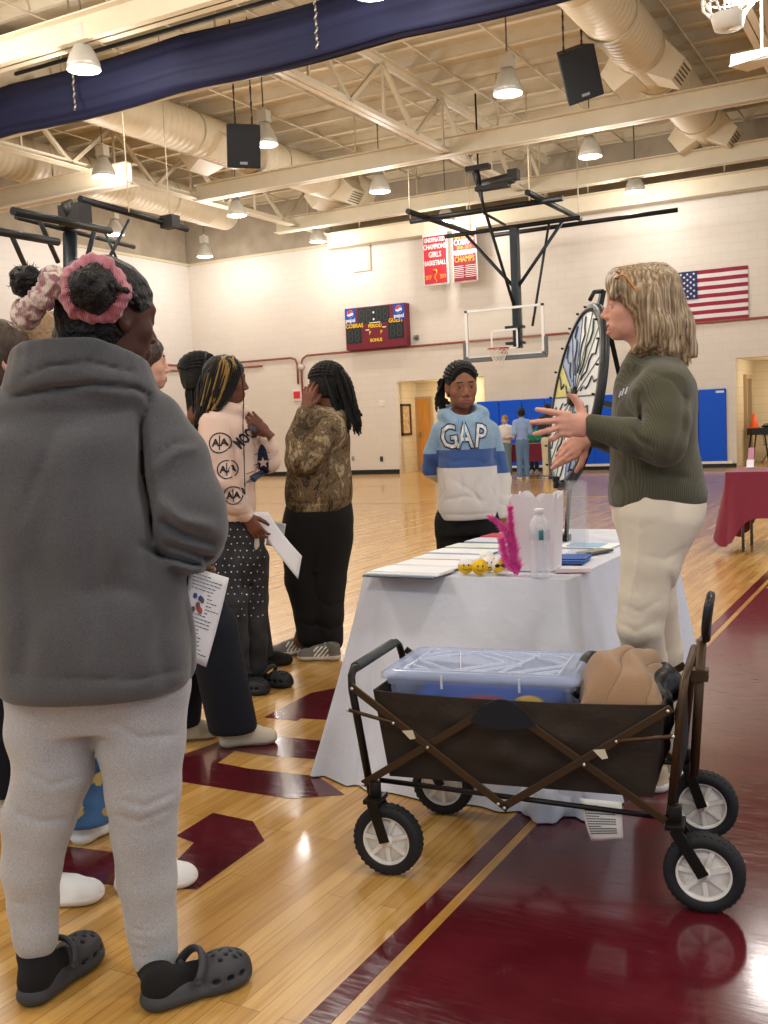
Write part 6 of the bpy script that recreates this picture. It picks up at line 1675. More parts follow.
# hair: long straight blond, swept over a headband-like pair of glasses
def blondfn(nt, b, co):
    n = N(nt, 'ShaderNodeTexNoise', {'Vector': N(nt, 'ShaderNodeMapping', {0: co, 'Scale': (130, 130, 5)}).outputs[0], 'Scale': 1.0, 'Detail': 3.0})
    nt.links.new(ramp(nt, n.outputs[0], [(.34, hx('5d4731')), (.5, hx('8f7757')), (.66, hx('bfa98a'))]), b.inputs['Base Color'])
    bp = N(nt, 'ShaderNodeBump', {'Height': n.outputs[0], 'Strength': .8, 'Distance': .006}); nt.links.new(bp.outputs[0], b.inputs['Normal'])
bl = mat('blond_hair', hx('a68a66'), .42, spec=.5, fn=blondfn)
hs = SDF((-.22, -.2, f.z(372)), (.26, .2, f.z(256)), .0045)
hs.ell(hc+Vector((.012, 0, .022)), (.104, .086, .098), k=0); hs.ell(f.p(621, 281, 0), (.050, .068, .046), k=.03); hs.chain(f.pt((652, 325, -.09), (647, 342, -.09), (634, 351, -.078)), (.032, .026, .012), k=.03); hs.chain(f.pt((640, 280, -.045), (622, 285, -.058), (613, 297, -.064)), (.04, .028, .014), k=.03); hs.chain(f.pt((640, 280, .045), (622, 285, .058), (613, 297, .064)), (.04, .028, .014), k=.03)
for v_ in (-.06, .06):
    hs.chain(f.pt((644, 300, v_), (658, 330, v_*1.1), (665, 350, v_*1.05)), (.055, .048, .040), k=.04)
hs.chain(f.pt((655, 290, 0), (672, 330, 0), (681, 352, 0), (686, 364, 0)), (.085, .070, .050, .03), k=.04)
hs.chain(f.pt((645, 300, -.05), (653, 335, -.07), (642, 354, -.075)), (.05, .035, .014), k=.03)
# front: open for the face
q = f.p(604, 322, 0); hs.ell(q+Vector((-.0, 0, -.006)), (.088, .12, .076), k=.006, op='s')
q = f.p(618, 346, 0); hs.ell(q, (.055, .066, .045), k=.01, op='s')
hs.wob(.0022, 90, 3)
for i in range(26):
    x0 = 612+i*2.2; rg = random.Random(i); v_ = -.085+.01*rg.random()
    hs.fold([tuple(f.p(x0+10, 268+rg.random()*8, v_*.7)), tuple(f.p(x0+16+i*.3, 305, v_)), tuple(f.p(min(690, x0+20+i*.6), 350, v_))], .0035*rg.choice((-1, 1)), .004)
hm = hs.mb(1)
# strands over the shell
rg = random.Random(11)
for i in range(260):
    u = rg.random(); v_ = rg.choice((-1, 1)) if rg.random() < .3 else -1
    pts = [f.p(640+14*(u-.5), 264+3*abs(u-.5), v_*.02), f.p(628+45*u, 278+3*u, v_*(.065)), f.p(638+45*u, 308, v_*(.092-.03*u)), f.p(648+38*u, 338, v_*(.088-.035*u)), f.p(652+38*u+rg.uniform(-3, 3), 358+10*u*rg.random(), v_*(.08-.04*u))]
    hm.tube(catmull(pts, 4), [.0017]*16+[.0008], 4, cap=False)
hair = hm.build('hair', bl, r, fix=False)
b = MB(); sg_ = mat('tortoise_frame', hx('7b3b26'), .25); am = mat('amber_frame', hx('c8843a'), .3)
b.tube(catmull([f.p(616, 279, -.075), f.p(621, 272, -.055), f.p(619, 271, .0), f.p(621, 272, .055)], 4), .004, 6)
b.m(1).tube(catmull([f.p(616, 278, -.078), f.p(624, 275, -.088), f.p(632, 285, -.098), f.p(641, 297, -.104)], 4), .0035, 6); b.build('glasses_frame', [sg_, am], r)
b = MB()
for v_ in (-.04, .04): b.ell(f.p(618, 275, v_), (.006, .024, .014), 8, M=Euler((0, -.7, 0)).to_matrix())
b.build('glasses_lens', mat('lens_dark', hx('4a2018'), .1), r)
n_ = MB(); c = f.p(617, 391, -.3)
for k_, (dx, dz, L_) in enumerate(((-.012, -.006, .022), (-.002, .0, .026), (.010, .004, .024))): n_.bar(c+Vector((dx, 0, dz-L_*.4)), c+Vector((dx+.008, 0, dz+L_*.5)), .005, .0003, up=(0, 1, 0))
n_ = decal(n_, swm, (.3, 1, 0), .002, .008); n_.build('chest_logo', mat('logo_pale', hx('b9c3d6'), .6), r, fix=False)
b = MB(); b.tube([WRn+Vector((0, .03*math.cos(a), .03*math.sin(a)))*.95+Vector((-.005, 0, 0)) for a in np.arange(0, 2*PI, .4)], .0035, 6, closed=True); b.build('bracelet', mat('silver', hx('c9c7c2'), .25, metal=1), r)
# =================================================================== girl in colour-block hoodie behind the table
f = Fig(465, 700, 'girl in blue and white colour-block hoodie with GAP lettering behind the table', d=5.5)
r = f.root
sk = skin('brown', '8e5d45'); lipb = mat('lip_brown', hx('8a4c44'), .4)
hc = f.p(461.5, 387, 0); Mh = HM(hc, 189, -6, 2, 1.07)
hb_ = head_mb(neck=.12, nr=.048)
s = SDF((-.3, -.25, 0), (.3, .3, 1.4), .012)
cxx = f.p(468, 500).x
s.loft([(.75, cxx, 0, .14, .10), (1.0, cxx, 0, .12, .09), (1.25, cxx, 0, .13, .09), (1.34, f.p(463, 420).x, 0, .07, .06)], k=0)
for x in (-.08, .08): s.chain([(cxx+x, 0, .78), (cxx+x, .0, .45), (cxx+x, 0, .09), (cxx+x, -.12, .04)], (.075, .055, .04, .03))
WR = f.p(502, 519, -.05)
s.chain(f.pt((490, 440, 0), (500, 480, .01), (502, 519, -.05)), (.034, .034, .026)); s.chain(f.pt((444, 440, .02), (433, 466, .08), (442, 472, .16)), (.034, .034, .026))
Mhn = aim(WR, f.p(500, 545, -.08), up=(.3, -1, 0)); hn = hand_mb(1, (.4, .45, .5, .5), .05, (.3, .2), res=.003)
body(r, [(s.mb(1), Matrix()), (hb_, Mh), (hn, Mhn)], [sk, lipb, brow]); eyes(r, Mh)
z1, z2, z3 = f.z(452.5), f.z(470), f.z(478)
za, zb2 = f.z(456), f.z(478)
def gapfn(nt, b, co):
    s = sep(nt, co)
    n = N(nt, 'ShaderNodeTexNoise', {'Vector': co, 'Scale': 300.0, 'Detail': 2.0})
    lt = ramp(nt, n.outputs[0], [(.35, hx('7592ab')), (.65, hx('8fabc2'))]); dk_ = (*hx('38548c'), 1); wh = (*hx('cfc9c4'), 1)
    # the sleeves' bands sit a little lower than the body's
    cxm = mth(nt, 'ABSOLUTE', mth(nt, 'SUBTRACT', s[0], float(f.p(466, 460).x))); sl = mth(nt, 'GREATER_THAN', cxm, .158)
    t1 = mth(nt, 'SUBTRACT', z1, mth(nt, 'MULTIPLY', sl, z1-za)); t2 = mth(nt, 'SUBTRACT', z2, mth(nt, 'MULTIPLY', sl, z2-zb2))
    a = mth(nt, 'GREATER_THAN', s[2], t1); c = mth(nt, 'GREATER_THAN', s[2], t2)
    o1 = mixc(nt, c, wh, dk_); o2 = mixc(nt, a, o1, lt); nt.links.new(o2, b.inputs['Base Color'])
    n2 = N(nt, 'ShaderNodeTexNoise', {'Vector': co, 'Scale': 9.0, 'Detail': 2.0}); bp = N(nt, 'ShaderNodeBump', {'Height': n2.outputs[0], 'Strength': .35, 'Distance': .012}); nt.links.new(bp.outputs[0], b.inputs['Normal'])
gp_ = mat('colour_block_fleece', hx('7f9cb5'), .9, sheen=.2, fn=gapfn)
S_ = SDF((-.34, -.28, f.z(524)), (.36, .34, f.z(392)), .0065)
S_.loft(f.secs([(520, 440, 497, .155, 0), (512, 438, 498, .165, 0), (495, 438, 498, .17, 0), (475, 438, 497, .16, 0), (450, 438, 495, .155, 0), (432, 437, 494, .15, 0), (421, 440, 490, .13, .01), (412, 447, 482, .10, .01), (405, 451, 476, .07, .02)]), k=0, n=2.4)
S_.chain(f.pt((489, 431, 0), (496, 458, .0), (501, 480, .01), (502, 498, -.02), (501, 514, -.04)), (.056, .058, .055, .048, .038), k=.02)
S_.chain(f.pt((442, 431, .0), (434, 454, .04), (432, 468, .08), (440, 474, .15), (455, 474, .2)), (.056, .058, .055, .05, .045), k=.02)
# hood lying round the neck
for i in range(14):
    a = PI*(-.28+1.56*i/13); a2 = PI*(-.28+1.56*(i+1)/13)
    c_ = f.p(463, 415, .03)
    pa = c_+Vector((.108*math.cos(a), .085*math.sin(a), .035*max(0, math.sin(a)))); pb = c_+Vector((.108*math.cos(a2), .085*math.sin(a2), .035*max(0, math.sin(a2))))
    S_.cap(tuple(pa), tuple(pb), .029, .029, k=.02)
S_.chain(f.pt((446, 414, -.06), (454, 424, -.115), (463, 431, -.135)), (.028, .02, .010), k=.02); S_.chain(f.pt((481, 413, -.06), (474, 423, -.115), (466, 431, -.135)), (.028, .02, .010), k=.02)
S_.ell(f.p(463, 407, -.03), (.066, .085, .068), k=.012, op='s')
def Cp(L, v=-.15): return [tuple(f.p(x, y, v)) for x, y in L]
for L, a, w in [([(441, 472), (444, 490), (439, 502)], .006, .006), ([(490, 472), (492, 488), (497, 500)], .006, .006), ([(438, 514), (466, 515), (498, 512)], .006, .005), ([(437, 440), (443, 455), (446, 470)], .009, .010), ([(498, 440), (493, 455), (494, 475)], .010, .010), ([(450, 478), (470, 490), (480, 500)], .005, .01), ([(500, 492), (506, 496), (512, 494)], .006, .006), ([(498, 502), (505, 506), (511, 504)], .006, .006), ([(424, 432), (430, 430), (436, 432)], .004, .004), ([(460, 474), (462, 490), (456, 506)], .008, .010), ([(480, 478), (474, 492), (482, 506)], .008, .010), ([(446, 500), (466, 496), (488, 502)], .006, .010), ([(440, 455), (452, 462), (468, 460)], .006, .010), ([(498, 455), (486, 463), (474, 460)], .006, .010), ([(430, 444), (434, 456), (431, 468)], .007, .007), ([(499, 444), (497, 460), (503, 474)], .007, .008), ([(442, 478), (439, 492), (444, 504)], -.004, .004), ([(490, 478), (494, 490), (490, 503)], -.004, .004)]: f.vf(S_, [(L, a*.75, w)])
S_.wob(.0025, 28, 9); gm = S_.mb(1); gh = gm.build('hoodie', gp_, r, fix=False)
# lettering, arched over the chest
wn = mat('letter_white', hx('e8e6e2'), .7); nvy = mat('letter_navy', hx('25365e'), .7)
lm = MB()
for ch, px_, py_, rt, sz in (('G', 451.5, 438.5, .12, 26), ('A', 467.5, 437.5, -.0, 27), ('P', 483.5, 437.5, -.12, 26)):
    P0 = f.p(px_, py_, -.3); h_ = sz/1025*f.d*1.25
    for bold, mi, off in ((.012, 1, 0), (.002, 0, -.002)):
        lm.join(text_mb(ch, h_, Matrix.Translation(P0+Vector((0, off, 0))) @ Matrix.Rotation(PI/2, 4, 'X') @ Matrix.Rotation(rt, 4, 'Z'), .0002, mi=mi, bold=bold*.75, sx=.70))
d0 = MB(); d1 = MB()
def split_mi(b, k):
    o = MB(); o.v = b.v; idx = [i for i, m in enumerate(b.mi) if m == k]; o.f = [b.f[i] for i in idx]; o.mi = [k]*len(idx); o.sm = [False]*len(idx); return o
l1 = decal(split_mi(lm, 1), gm, (0, 1, 0), .003, .02); l0_ = decal(split_mi(lm, 0), gm, (0, 1, 0), .006, .02)
l1.join(l0_); l1.build('lettering', [wn, nvy], gh, fix=False)
b = MB()
for dx in (-3, 4):
    top = Vector(f.p(464+dx*.5, 420, -.16)); pts = [f.p(464+dx*.7, 419+k*(30 if dx < 0 else 24)/7, -.3) for k in range(8)]
    tree = BVHTree.FromPolygons([tuple(v) for v in gm.v], gm.f); pp = []
    for q in pts:
        h = tree.ray_cast(q-Vector((0, .3, 0)), Vector((0, 1, 0))); 
        if h[0] is not None: pp.append(h[0]-Vector((0, .006, 0)))
    if len(pp) > 2: b.tube(pp, .0045, 6)
b.build('drawstring', mat('string_blue', hx('7f9db8'), .8), gh)
pn = mat('black_trousers', hx('0b0b0d'), .9)
P_ = SDF((-.3, -.2, .05), (.35, .2, f.z(505)), .01); P_.loft([(.72, cxx, 0, .17, .13), (f.z(512), cxx, 0, .16, .135)], k=0)
for x in (-.085, .085): P_.chain([(cxx+x, 0, .78), (cxx+x, .0, .45), (cxx+x, 0, .09)], (.10, .085, .075), k=.03)
P_.mb(1).build('trousers', pn, r, fix=False)
for x in (-.085, .085): sneaker(f, (cxx+x, .08, 0), (cxx+x, -.18, 0), pn, white, white, res=.006)
# braided hair tied back
hm = MB().join(cap_mb(front=.082, side=.066, back=-.05, thick=.006), Mh); rg = random.Random(3)
for i in range(13):
    a = -1.35+2.7*i/12; L_ = over(a, 38, 165, 1.12)
    rope(hm, [Mh @ Vector(q) for q in L_], .0085)
for i in range(16):
    p0 = hc+Vector((-.055, .06, .04)); sx = rg.uniform(-.045, .03)
    rope(hm, [p0, p0+Vector((-.03+sx*.4, .0, -.0+rg.uniform(-.01, .01))), f.p(441+rg.uniform(-3, 4), 385+rg.uniform(-4, 4), .05+rg.uniform(-.03, .02)), f.p(441+sx*120, 398, .05), f.p(442+sx*150+rg.uniform(-3, 5), 404+rg.uniform(-6, 8), .04)], .008)
hm.build('hair', braid_m, r, fix=False)
# =================================================================== girl in camouflage hoodie
f = Fig(314, 655, 'person in brown camouflage hoodie and black trousers with hand raised to the face')
r = f.root
sk = skin('brown2', '7a4d3a')
hc = f.p(326, 386, .01); Mh = HM(hc, 52, -2, 0, 1.05)
hb_ = head_mb(neck=.12)
s = SDF((-.35, -.25, 0), (.35, .3, 1.5), .013); cxx = f.p(318, 480).x
s.loft([(.75, cxx, 0, .13, .10), (1.0, cxx, 0, .12, .09), (1.25, cxx, 0, .14, .09), (1.36, f.p(328, 412).x, 0, .07, .06)], k=0)
s.chain(f.pt((306, 520, 0), (318, 590, 0), (300, 640, 0)), (.08, .06, .04)); s.chain(f.pt((330, 520, 0), (326, 590, 0), (328, 640, 0)), (.08, .06, .04))
WR = f.p(306, 408, -.10); s.chain(f.pt((322, 432, -.14), (296, 462, -.19), (306, 408, -.10)), (.05, .045, .028))
s.chain(f.pt((318, 432, .16), (300, 470, .2), (296, 460, .2)), (.05, .045, .03))
Mhn = aim(WR, f.p(309, 391, -.09), up=(-.3, -1, 0)); hn = hand_mb(1, (.35, .35, .4, .4), .1, (.3, .3), res=.003)
body(r, [(s.mb(1), Matrix()), (hb_, Mh), (hn, Mhn)], [sk, lipb, brow]); eyes(r, Mh)
def camofn(nt, b, co):
    n = N(nt, 'ShaderNodeTexNoise', {'Vector': N(nt, 'ShaderNodeMapping', {0: co, 'Scale': (1, 1, .6), 'Rotation': (.3, .5, .2)}).outputs[0], 'Scale': 6.0, 'Detail': 8.0, 'Roughness': .78, 'Distortion': .5})
    nt.links.new(ramp(nt, n.outputs[0], [(.34, hx('17120d')), (.42, hx('4c3d2c')), (.46, hx('221b14')), (.50, hx('82694a')), (.53, hx('3a3226')), (.58, hx('b09a78')), (.64, hx('5c4730'))]), b.inputs['Base Color'])
    n2 = N(nt, 'ShaderNodeTexNoise', {'Vector': co, 'Scale': 10.0, 'Detail': 2.0}); bp = N(nt, 'ShaderNodeBump', {'Height': n2.outputs[0], 'Strength': .4, 'Distance': .012}); nt.links.new(bp.outputs[0], b.inputs['Normal'])
cam_ = mat('camouflage_print', hx('4b4032'), .9, fn=camofn)
S_ = SDF((-.36, -.36, f.z(518)), (.36, .34, f.z(398)), .0075)
S_.loft(f.secs([(512, 288, 350, .16, 0), (500, 285, 353, .18, 0), (480, 286, 352, .18, 0), (455, 290, 350, .175, 0), (435, 300, 350, .17, 0), (422, 308, 347, .15, 0), (412, 316, 341, .10, 0)]), k=0, n=2.3)
S_.chain(f.pt((330, 430, -.14), (313, 450, -.18), (301, 460, -.19)), (.088, .09, .085), k=.05); S_.chain(f.pt((300, 460, -.19), (298, 440, -.16), (304, 414, -.11)), (.082, .068, .048), k=.03)
S_.chain(f.pt((322, 430, .14), (305, 455, .17), (298, 460, .19)), (.08, .08, .07), k=.05)
for i in range(12):
    a = 2*PI*i/12; a2 = 2*PI*(i+1)/12; c_ = f.p(333, 415, .0); S_.cap(tuple(c_+Vector((.095*math.cos(a), .085*math.sin(a), -.02*math.cos(a)))), tuple(c_+Vector((.095*math.cos(a2), .085*math.sin(a2), -.02*math.cos(a2)))), .038, .038, k=.02)
def Cp(L, v=-.17): return [tuple(f.p(x, y, v)) for x, y in L]
for L, a, w in [([(300, 440), (312, 452), (325, 456)], .012, .010), ([(292, 470), (310, 480), (330, 470)], .012, .012), ([(335, 440), (325, 465), (328, 490)], .012, .014), ([(287, 502), (315, 504), (352, 498)], .008, .006), ([(295, 425), (303, 430), (312, 428)], .008, .007), ([(310, 490), (330, 486), (348, 475)], .010, .012)]: f.vf(S_, [(L, a, w)])
S_.wob(.003, 24, 12); S_.mb(1).build('hoodie', cam_, r, fix=False)
P_ = SDF((-.3, -.25, .04), (.3, .25, f.z(492)), .009)
P_.loft(f.secs([(572, 292, 342, .11, 0), (550, 284, 350, .145, 0), (525, 282, 354, .16, 0), (505, 286, 352, .155, 0)]), k=0)
P_.chain(f.pt((302, 540, -.02), (303, 580, -.02), (309, 615, -.02), (310, 634, -.02)), (.115, .105, .085, .08), k=.04); P_.chain(f.pt((331, 540, .02), (328, 580, .0), (329, 615, -.03), (330, 640, -.03)), (.12, .105, .085, .078), k=.04)
for L in ([(318, 600), (330, 606), (343, 602)], [(314, 622), (330, 630), (343, 624)], [(300, 620), (310, 626), (320, 622)], [(318, 540), (312, 570), (318, 600)]): f.vf(P_, [(L, .01, .01)])
P_.mb(1).build('trousers', pn, r, fix=False)
gr_ = mat('sneaker_grey', hx('6c6a66'), .7); slw = mat('sole_white', hx('d9d5cf'), .6)
def flr(px, py): return f.Mi @ (G(px, py)-f.o)
for h, t_ in (((343, 660), (293, 660)), ((311, 652), (273, 657))):
    H_, T_ = flr(*h), flr(*t_); T_ = H_+(T_-H_).normalized()*.27; sneaker(f, H_, T_, gr_, slw, slw, stripes=mat('stripe_white', hx('e8e6e2'), .6), res=.004)
rg = random.Random(21); hm = MB().join(cap_mb(front=.066, side=.058, back=-.07, thick=.012, fwd=.01, ears=False), Mh)
hs = SDF((-.25, -.25, f.z(430)), (.3, .25, f.z(355)), .005); hs.ell(f.p(337, 385, .0), (.075, .085, .085), k=0); hs.ell(f.p(344, 402, .0), (.05, .07, .07), k=.03); hm.join(hs.mb(1))
for i in range(14):
    a = -1.35+2.7*i/13; L_ = over(a, 34, 150, 1.17)
    rope(hm, [Mh @ Vector(q) for q in L_], .0085)
for i in range(90):
    a = rg.uniform(-PI, PI); rr = rg.random()
    p0 = hc+Vector((.02+.05*math.cos(a)*rr, -.0+.05*math.sin(a)*rr, .112-.02*rr)); fx_ = rg.uniform(-1, 1); fy_ = rg.uniform(-1, .6)
    p1 = f.p(336+14*fx_, 378+rg.uniform(-4, 4), fy_*.10); p2 = f.p(344+13*fx_, 402+rg.uniform(-4, 4), fy_*.11-.01); p3 = f.p(351+11*fx_+rg.uniform(-2, 2), 424+rg.uniform(-8, 12), fy_*.10-.02)
    pts = [p0, p0.lerp(p1, .45)+Vector((.0, 0, .02)), p1, p2, p3]
    if rg.random() < .35: pts = pts[:4]
    rope(hm, pts, .0085)
hm.build('hair', braid_m, r, fix=False)
# =================================================================== girl in pale pink hoodie with braids
f = Fig(243, 690, 'girl in pale pink hoodie and studded dark jeans with gold-streaked braids holding papers')
r = f.root; FPINK = f
sk = skin('brown3', '6e4332')
hc = f.p(226, 381, .02); Mh = HM(hc, -72, -4, 0, 1.04)
hb_ = head_mb(neck=.12)
s = SDF((-.35, -.3, 0), (.35, .35, 1.5), .013); cxx = f.p(228, 470).x
s.loft([(.75, cxx, 0, .12, .10), (1.0, cxx, 0, .10, .09), (1.25, cxx, 0, .12, .10), (1.36, f.p(222, 408).x, 0, .06, .06)], k=0)
s.chain(f.pt((226, 530, 0), (230, 610, 0), (234, 680, 0)), (.08, .06, .04)); s.chain(f.pt((248, 530, .1), (252, 610, .12), (255, 670, .12)), (.08, .06, .04))
W1 = f.p(247, 517, -.14); s.chain(f.pt((216, 425, -.12), (222, 470, -.15), (247, 517, -.14)), (.045, .04, .026))
W2 = f.p(265, 432, -.04); s.chain(f.pt((240, 425, .1), (268, 462, .06), (265, 432, -.04)), (.045, .04, .026))
M1 = aim(W1, f.p(263, 540, -.14), up=(-.5, -1, .4)); h1_ = hand_mb(-1, (.5, .55, .6, .6), .05, (.2, .4), res=.003)
M2 = aim(W2, f.p(244, 412, -.05), up=(-.2, -1, .3)); h2_ = hand_mb(-1, (.5, .55, .6, .6), .08, (.5, .4), res=.003)
body(r, [(s.mb(1), Matrix()), (hb_, Mh), (h1_, M1), (h2_, M2)], [sk, lipb, brow]); eyes(r, Mh)
pkh = mat('pale_pink_fleece', hx('dcbfae'), .9, fn=clothfn(None))
S_ = SDF((-.30, -.34, f.z(530)), (.36, .34, f.z(396)), .007)
S_.loft(f.secs([(521, 214, 254, .16, 0), (508, 207, 256, .165, 0), (490, 204, 255, .16, 0), (465, 201, 255, .16, 0), (440, 200, 254, .16, 0), (424, 204, 250, .15, 0), (412, 212, 242, .11, 0), (403, 217, 236, .07, 0)]), k=0, n=2.3)
S_.chain(f.pt((213, 425, -.12), (215, 455, -.17), (222, 482, -.19), (236, 503, -.17), (246, 514, -.14)), (.072, .074, .068, .055, .038), k=.035)
S_.chain(f.pt((242, 424, .1), (256, 446, .09), (268, 460, .06)), (.07, .066, .06), k=.03); S_.chain(f.pt((268, 460, .06), (268, 448, .02), (266, 438, -.02)), (.058, .05, .036), k=.03)
for i in range(12):
    a = 2*PI*i/12; a2 = 2*PI*(i+1)/12; c_ = f.p(226, 408, .0); S_.cap(tuple(c_+Vector((.09*math.cos(a), .085*math.sin(a), -.025*math.cos(a)))), tuple(c_+Vector((.09*math.cos(a2), .085*math.sin(a2), -.025*math.cos(a2)))), .03, .03, k=.02)
def Cp(L, v=-.17): return [tuple(f.p(x, y, v)) for x, y in L]
for L, a, w in [([(228, 420), (232, 450), (234, 480)], .012, .010), ([(210, 470), (222, 478), (230, 474)], .008, .007), ([(216, 488), (228, 494), (236, 490)], .009, .007), ([(228, 500), (238, 506), (246, 502)], .007, .006), ([(238, 440), (246, 470), (244, 500)], .008, .012), ([(256, 440), (262, 450), (272, 452)], .007, .007), ([(212, 513), (235, 516), (254, 513)], .006, .005)]: f.vf(S_, [(L, a, w)])
S_.wob(.0025, 26, 15); pm_ = S_.mb(1); ph_ = pm_.build('hoodie', pkh, r, fix=False)
ink = mat('print_charcoal', hx('2b2f3a'), .8)
def patch(px, py, R_):
    b = MB(); c = f.p(px, py, -.4); rr = R_/1025*f.d
    ring_ = MB()
    for i in range(28):
        a = 2*PI*i/28; a2 = 2*PI*(i+1)/28
        ring_._add([c+Vector((q*math.cos(w_), 0, q*math.sin(w_))) for q, w_ in ((rr, a), (rr, a2), (rr*.88, a2), (rr*.88, a))], [(0, 1, 2, 3)], False)
    b.join(ring_); 
    for ch, dx in (('A', -.36), ('A', .38)): b.join(text_mb(ch, rr*.95, Matrix.Translation(c+Vector((dx*rr, 0, 0))) @ Matrix.Rotation(PI/2, 4, 'X'), .0001, bold=.002))
    b.box(c, (rr*.1, .0002, rr*1.4)); return decal(b, pm_, (0, 1, 0), .003, .015)
b = MB(); 
for q in ((213.5, 443.5, 10), (221.5, 471, 9), (228, 498, 9)): b.join(patch(*q))
b.build('sleeve_patch', ink, ph_, fix=False)
b = text_mb('MOOD', .075, Matrix.Translation(f.p(239, 437, -.4)) @ Matrix.Rotation(PI/2, 4, 'X') @ Matrix.Rotation(.75, 4, 'Z'), .0001, bold=.003, sx=.55)
b2 = MB(); rg = random.Random(2)
for i in range(16):
    c = f.p(247+rg.uniform(-3, 3), 455+i*1.9, -.4); b2.bar(c, c+Vector((.035+rg.uniform(0, .02), 0, rg.uniform(.0, .02))), .0035, .0003, up=(0, 1, 0))
b.join(b2); decal(b, pm_, (0, 1, 0), .003, .02).build('chest_print', ink, ph_, fix=False)
c = f.p(253.5, 464, -.4); b = MB(); b.poly([c+Vector((.028*math.cos(a), 0, .085*math.sin(a))) for a in np.arange(0, 2*PI, .35)]); b.m(1)
b3 = MB(); b3.poly([c+Vector((0, 0, -.008))+Vector(((.030 if k % 2 == 0 else .013)*math.sin(k*PI/5), 0, (.030 if k % 2 == 0 else .013)*math.cos(k*PI/5))) for k in range(10)])
decal(b, pm_, (0, 1, 0), .003, .015).build('star_print', mat('print_navy', hx('202a45'), .8), ph_, fix=False); decal(b3, pm_, (0, 1, 0), .006, .015).build('star_print', pkh, ph_, fix=False)
def studfn(nt, b, co):
    n = N(nt, 'ShaderNodeTexNoise', {'Vector': co, 'Scale': 7.0, 'Detail': 5.0}); nt.links.new(ramp(nt, n.outputs[0], [(.35, hx('1c1d21')), (.65, hx('3d3e44'))]), b.inputs['Base Color'])
jn = mat('charcoal_denim', hx('2c2d32'), .85, fn=studfn)
P_ = SDF((-.3, -.25, .04), (.3, .3, f.z(508)), .008)
P_.loft(f.secs([(585, 214, 256, .11, .04), (562, 207, 263, .145, .04), (540, 205, 264, .155, .03), (518, 207, 258, .15, .0)]), k=0)
P_.chain(f.pt((222, 560, -.02), (226, 600, -.03), (230, 640, -.03), (232, 676, -.03)), (.11, .108, .095, .088), k=.03); P_.chain(f.pt((249, 560, .10), (252, 600, .12), (254, 640, .12), (255, 668, .12)), (.105, .085, .07, .065), k=.03)
f.vf(P_, [([(240, 540), (243, 600), (246, 660)], .012, .01)]); f.vf(P_, [([(214, 600), (228, 610), (240, 606)], .006, .01)]); P_.wob(.002, 30, 4)
jm = P_.mb(1); jo = jm.build('jeans', jn, r, fix=False)
tree = BVHTree.FromPolygons([tuple(v) for v in jm.v], jm.f); b = MB(); rg = random.Random(8)
for iy in range(15):
    for ix in range(9):
        px_, py_ = 209+ix*6.4+(3.2 if iy % 2 else 0)+rg.uniform(-1, 1), 522+iy*7.2+rg.uniform(-1, 1)
        if py_ > 600 and rg.random() < .4 or py_ > 622: continue
        d_ = f.p(px_, py_, 0)-f.Mi @ (CAM-f.o); d_.normalize(); o_ = f.Mi @ (CAM-f.o)
        h = tree.ray_cast(o_, d_)
        if h[0] is not None: b.ell(h[0]-d_*.002, (.0042, .0042, .0042), 4)
sb = b.build('rhinestone', mat('rhinestone', hx('e8e8ee'), .15, metal=.6), jo); sb['kind'] = 'stuff'
cgn = mat('clog_navy', hx('1b2029'), .6)
def flr(px, py): return f.Mi @ (G(px, py)-f.o)
for h, t_ in (((228, 690), (254, 693)), ((252, 683), (279, 686))):
    H_, T_ = flr(*h), flr(*t_); T_ = H_+(T_-H_).normalized()*.26; H_ = T_-(T_-H_).normalized()*.27; clog(f, H_, T_, cgn, res=.004)
hm = MB().join(cap_mb(front=.062, side=.060, back=-.06, thick=.008, ears=False), Mh); hs = SDF((-.25, -.25, f.z(440)), (.25, .25, f.z(345)), .005); hs.ell(f.p(216, 390, -.0), (.062, .075, .09), k=0); hm.join(hs.mb(1)); hm.mi = [0]*len(hm.f); rg = random.Random(31)
for i in range(120):
    t1 = i/119; w_ = rg.uniform(-.1, .1)
    # from a crown point, over the near side, sweeping down-left
    xe = 198+42*t1
    p0 = f.p(226+rg.uniform(-5, 8), 357+rg.uniform(-1, 3), -.02+w_*.3); p1 = f.p(208+33*t1, 372-6*math.sin(PI*t1)+rg.uniform(-1, 1), -.085-.03*math.sin(PI*t1)); p2 = f.p(202+34*t1*.85, 395+rg.uniform(-2, 2), -.115+.02*w_); p3 = f.p(197+22*t1+rg.uniform(-2, 2), 418-8*t1, -.135+.03*rg.random()); p4 = f.p(196+12*t1+rg.uniform(-2, 3), 436-24*t1+rg.uniform(-8, 6), -.15+.04*rg.random())
    pts = [p0, p0.lerp(p1, .5)+Vector((0, -.015, .015)), p1, p2, p3, p4]
    gold = rg.random() < (.06 if t1 < .3 else .5 if t1 < .9 else .2)
    rope(hm, [q+Vector((0, rg.uniform(-.016, .004), 0)) for q in pts], .0048, n=5, mi=1 if gold else 0)
for i in range(26):
    p0 = f.p(230, 358, .02); pts = [p0, f.p(210+rg.uniform(-6, 3), 372, .04), f.p(200+rg.uniform(-3, 6), 395, .06*rg.uniform(-1, 1)), f.p(200+rg.uniform(-3, 6), 415, -.02)]; rope(hm, pts, .006, n=5, mi=0)
rope(hm, [f.p(241, 372, -.06), f.p(243.5, 395, -.07), f.p(243, 425, -.13), f.p(244, 455, -.19), f.p(245, 490, -.19)], .003, n=5, mi=0)
hm.build('hair', [braid_m, braid_g], r, fix=False)
D_ = f.d
paper('worksheet', [AD(250, 512, D_-.10), AD(268, 512, D_-.06), AD(302, 556, D_-.08), AD(298, 579, D_-.12)], 'curled white worksheet held low by the girl in the pink hoodie', mat('flyer_white'), lines=False, bend=.02)
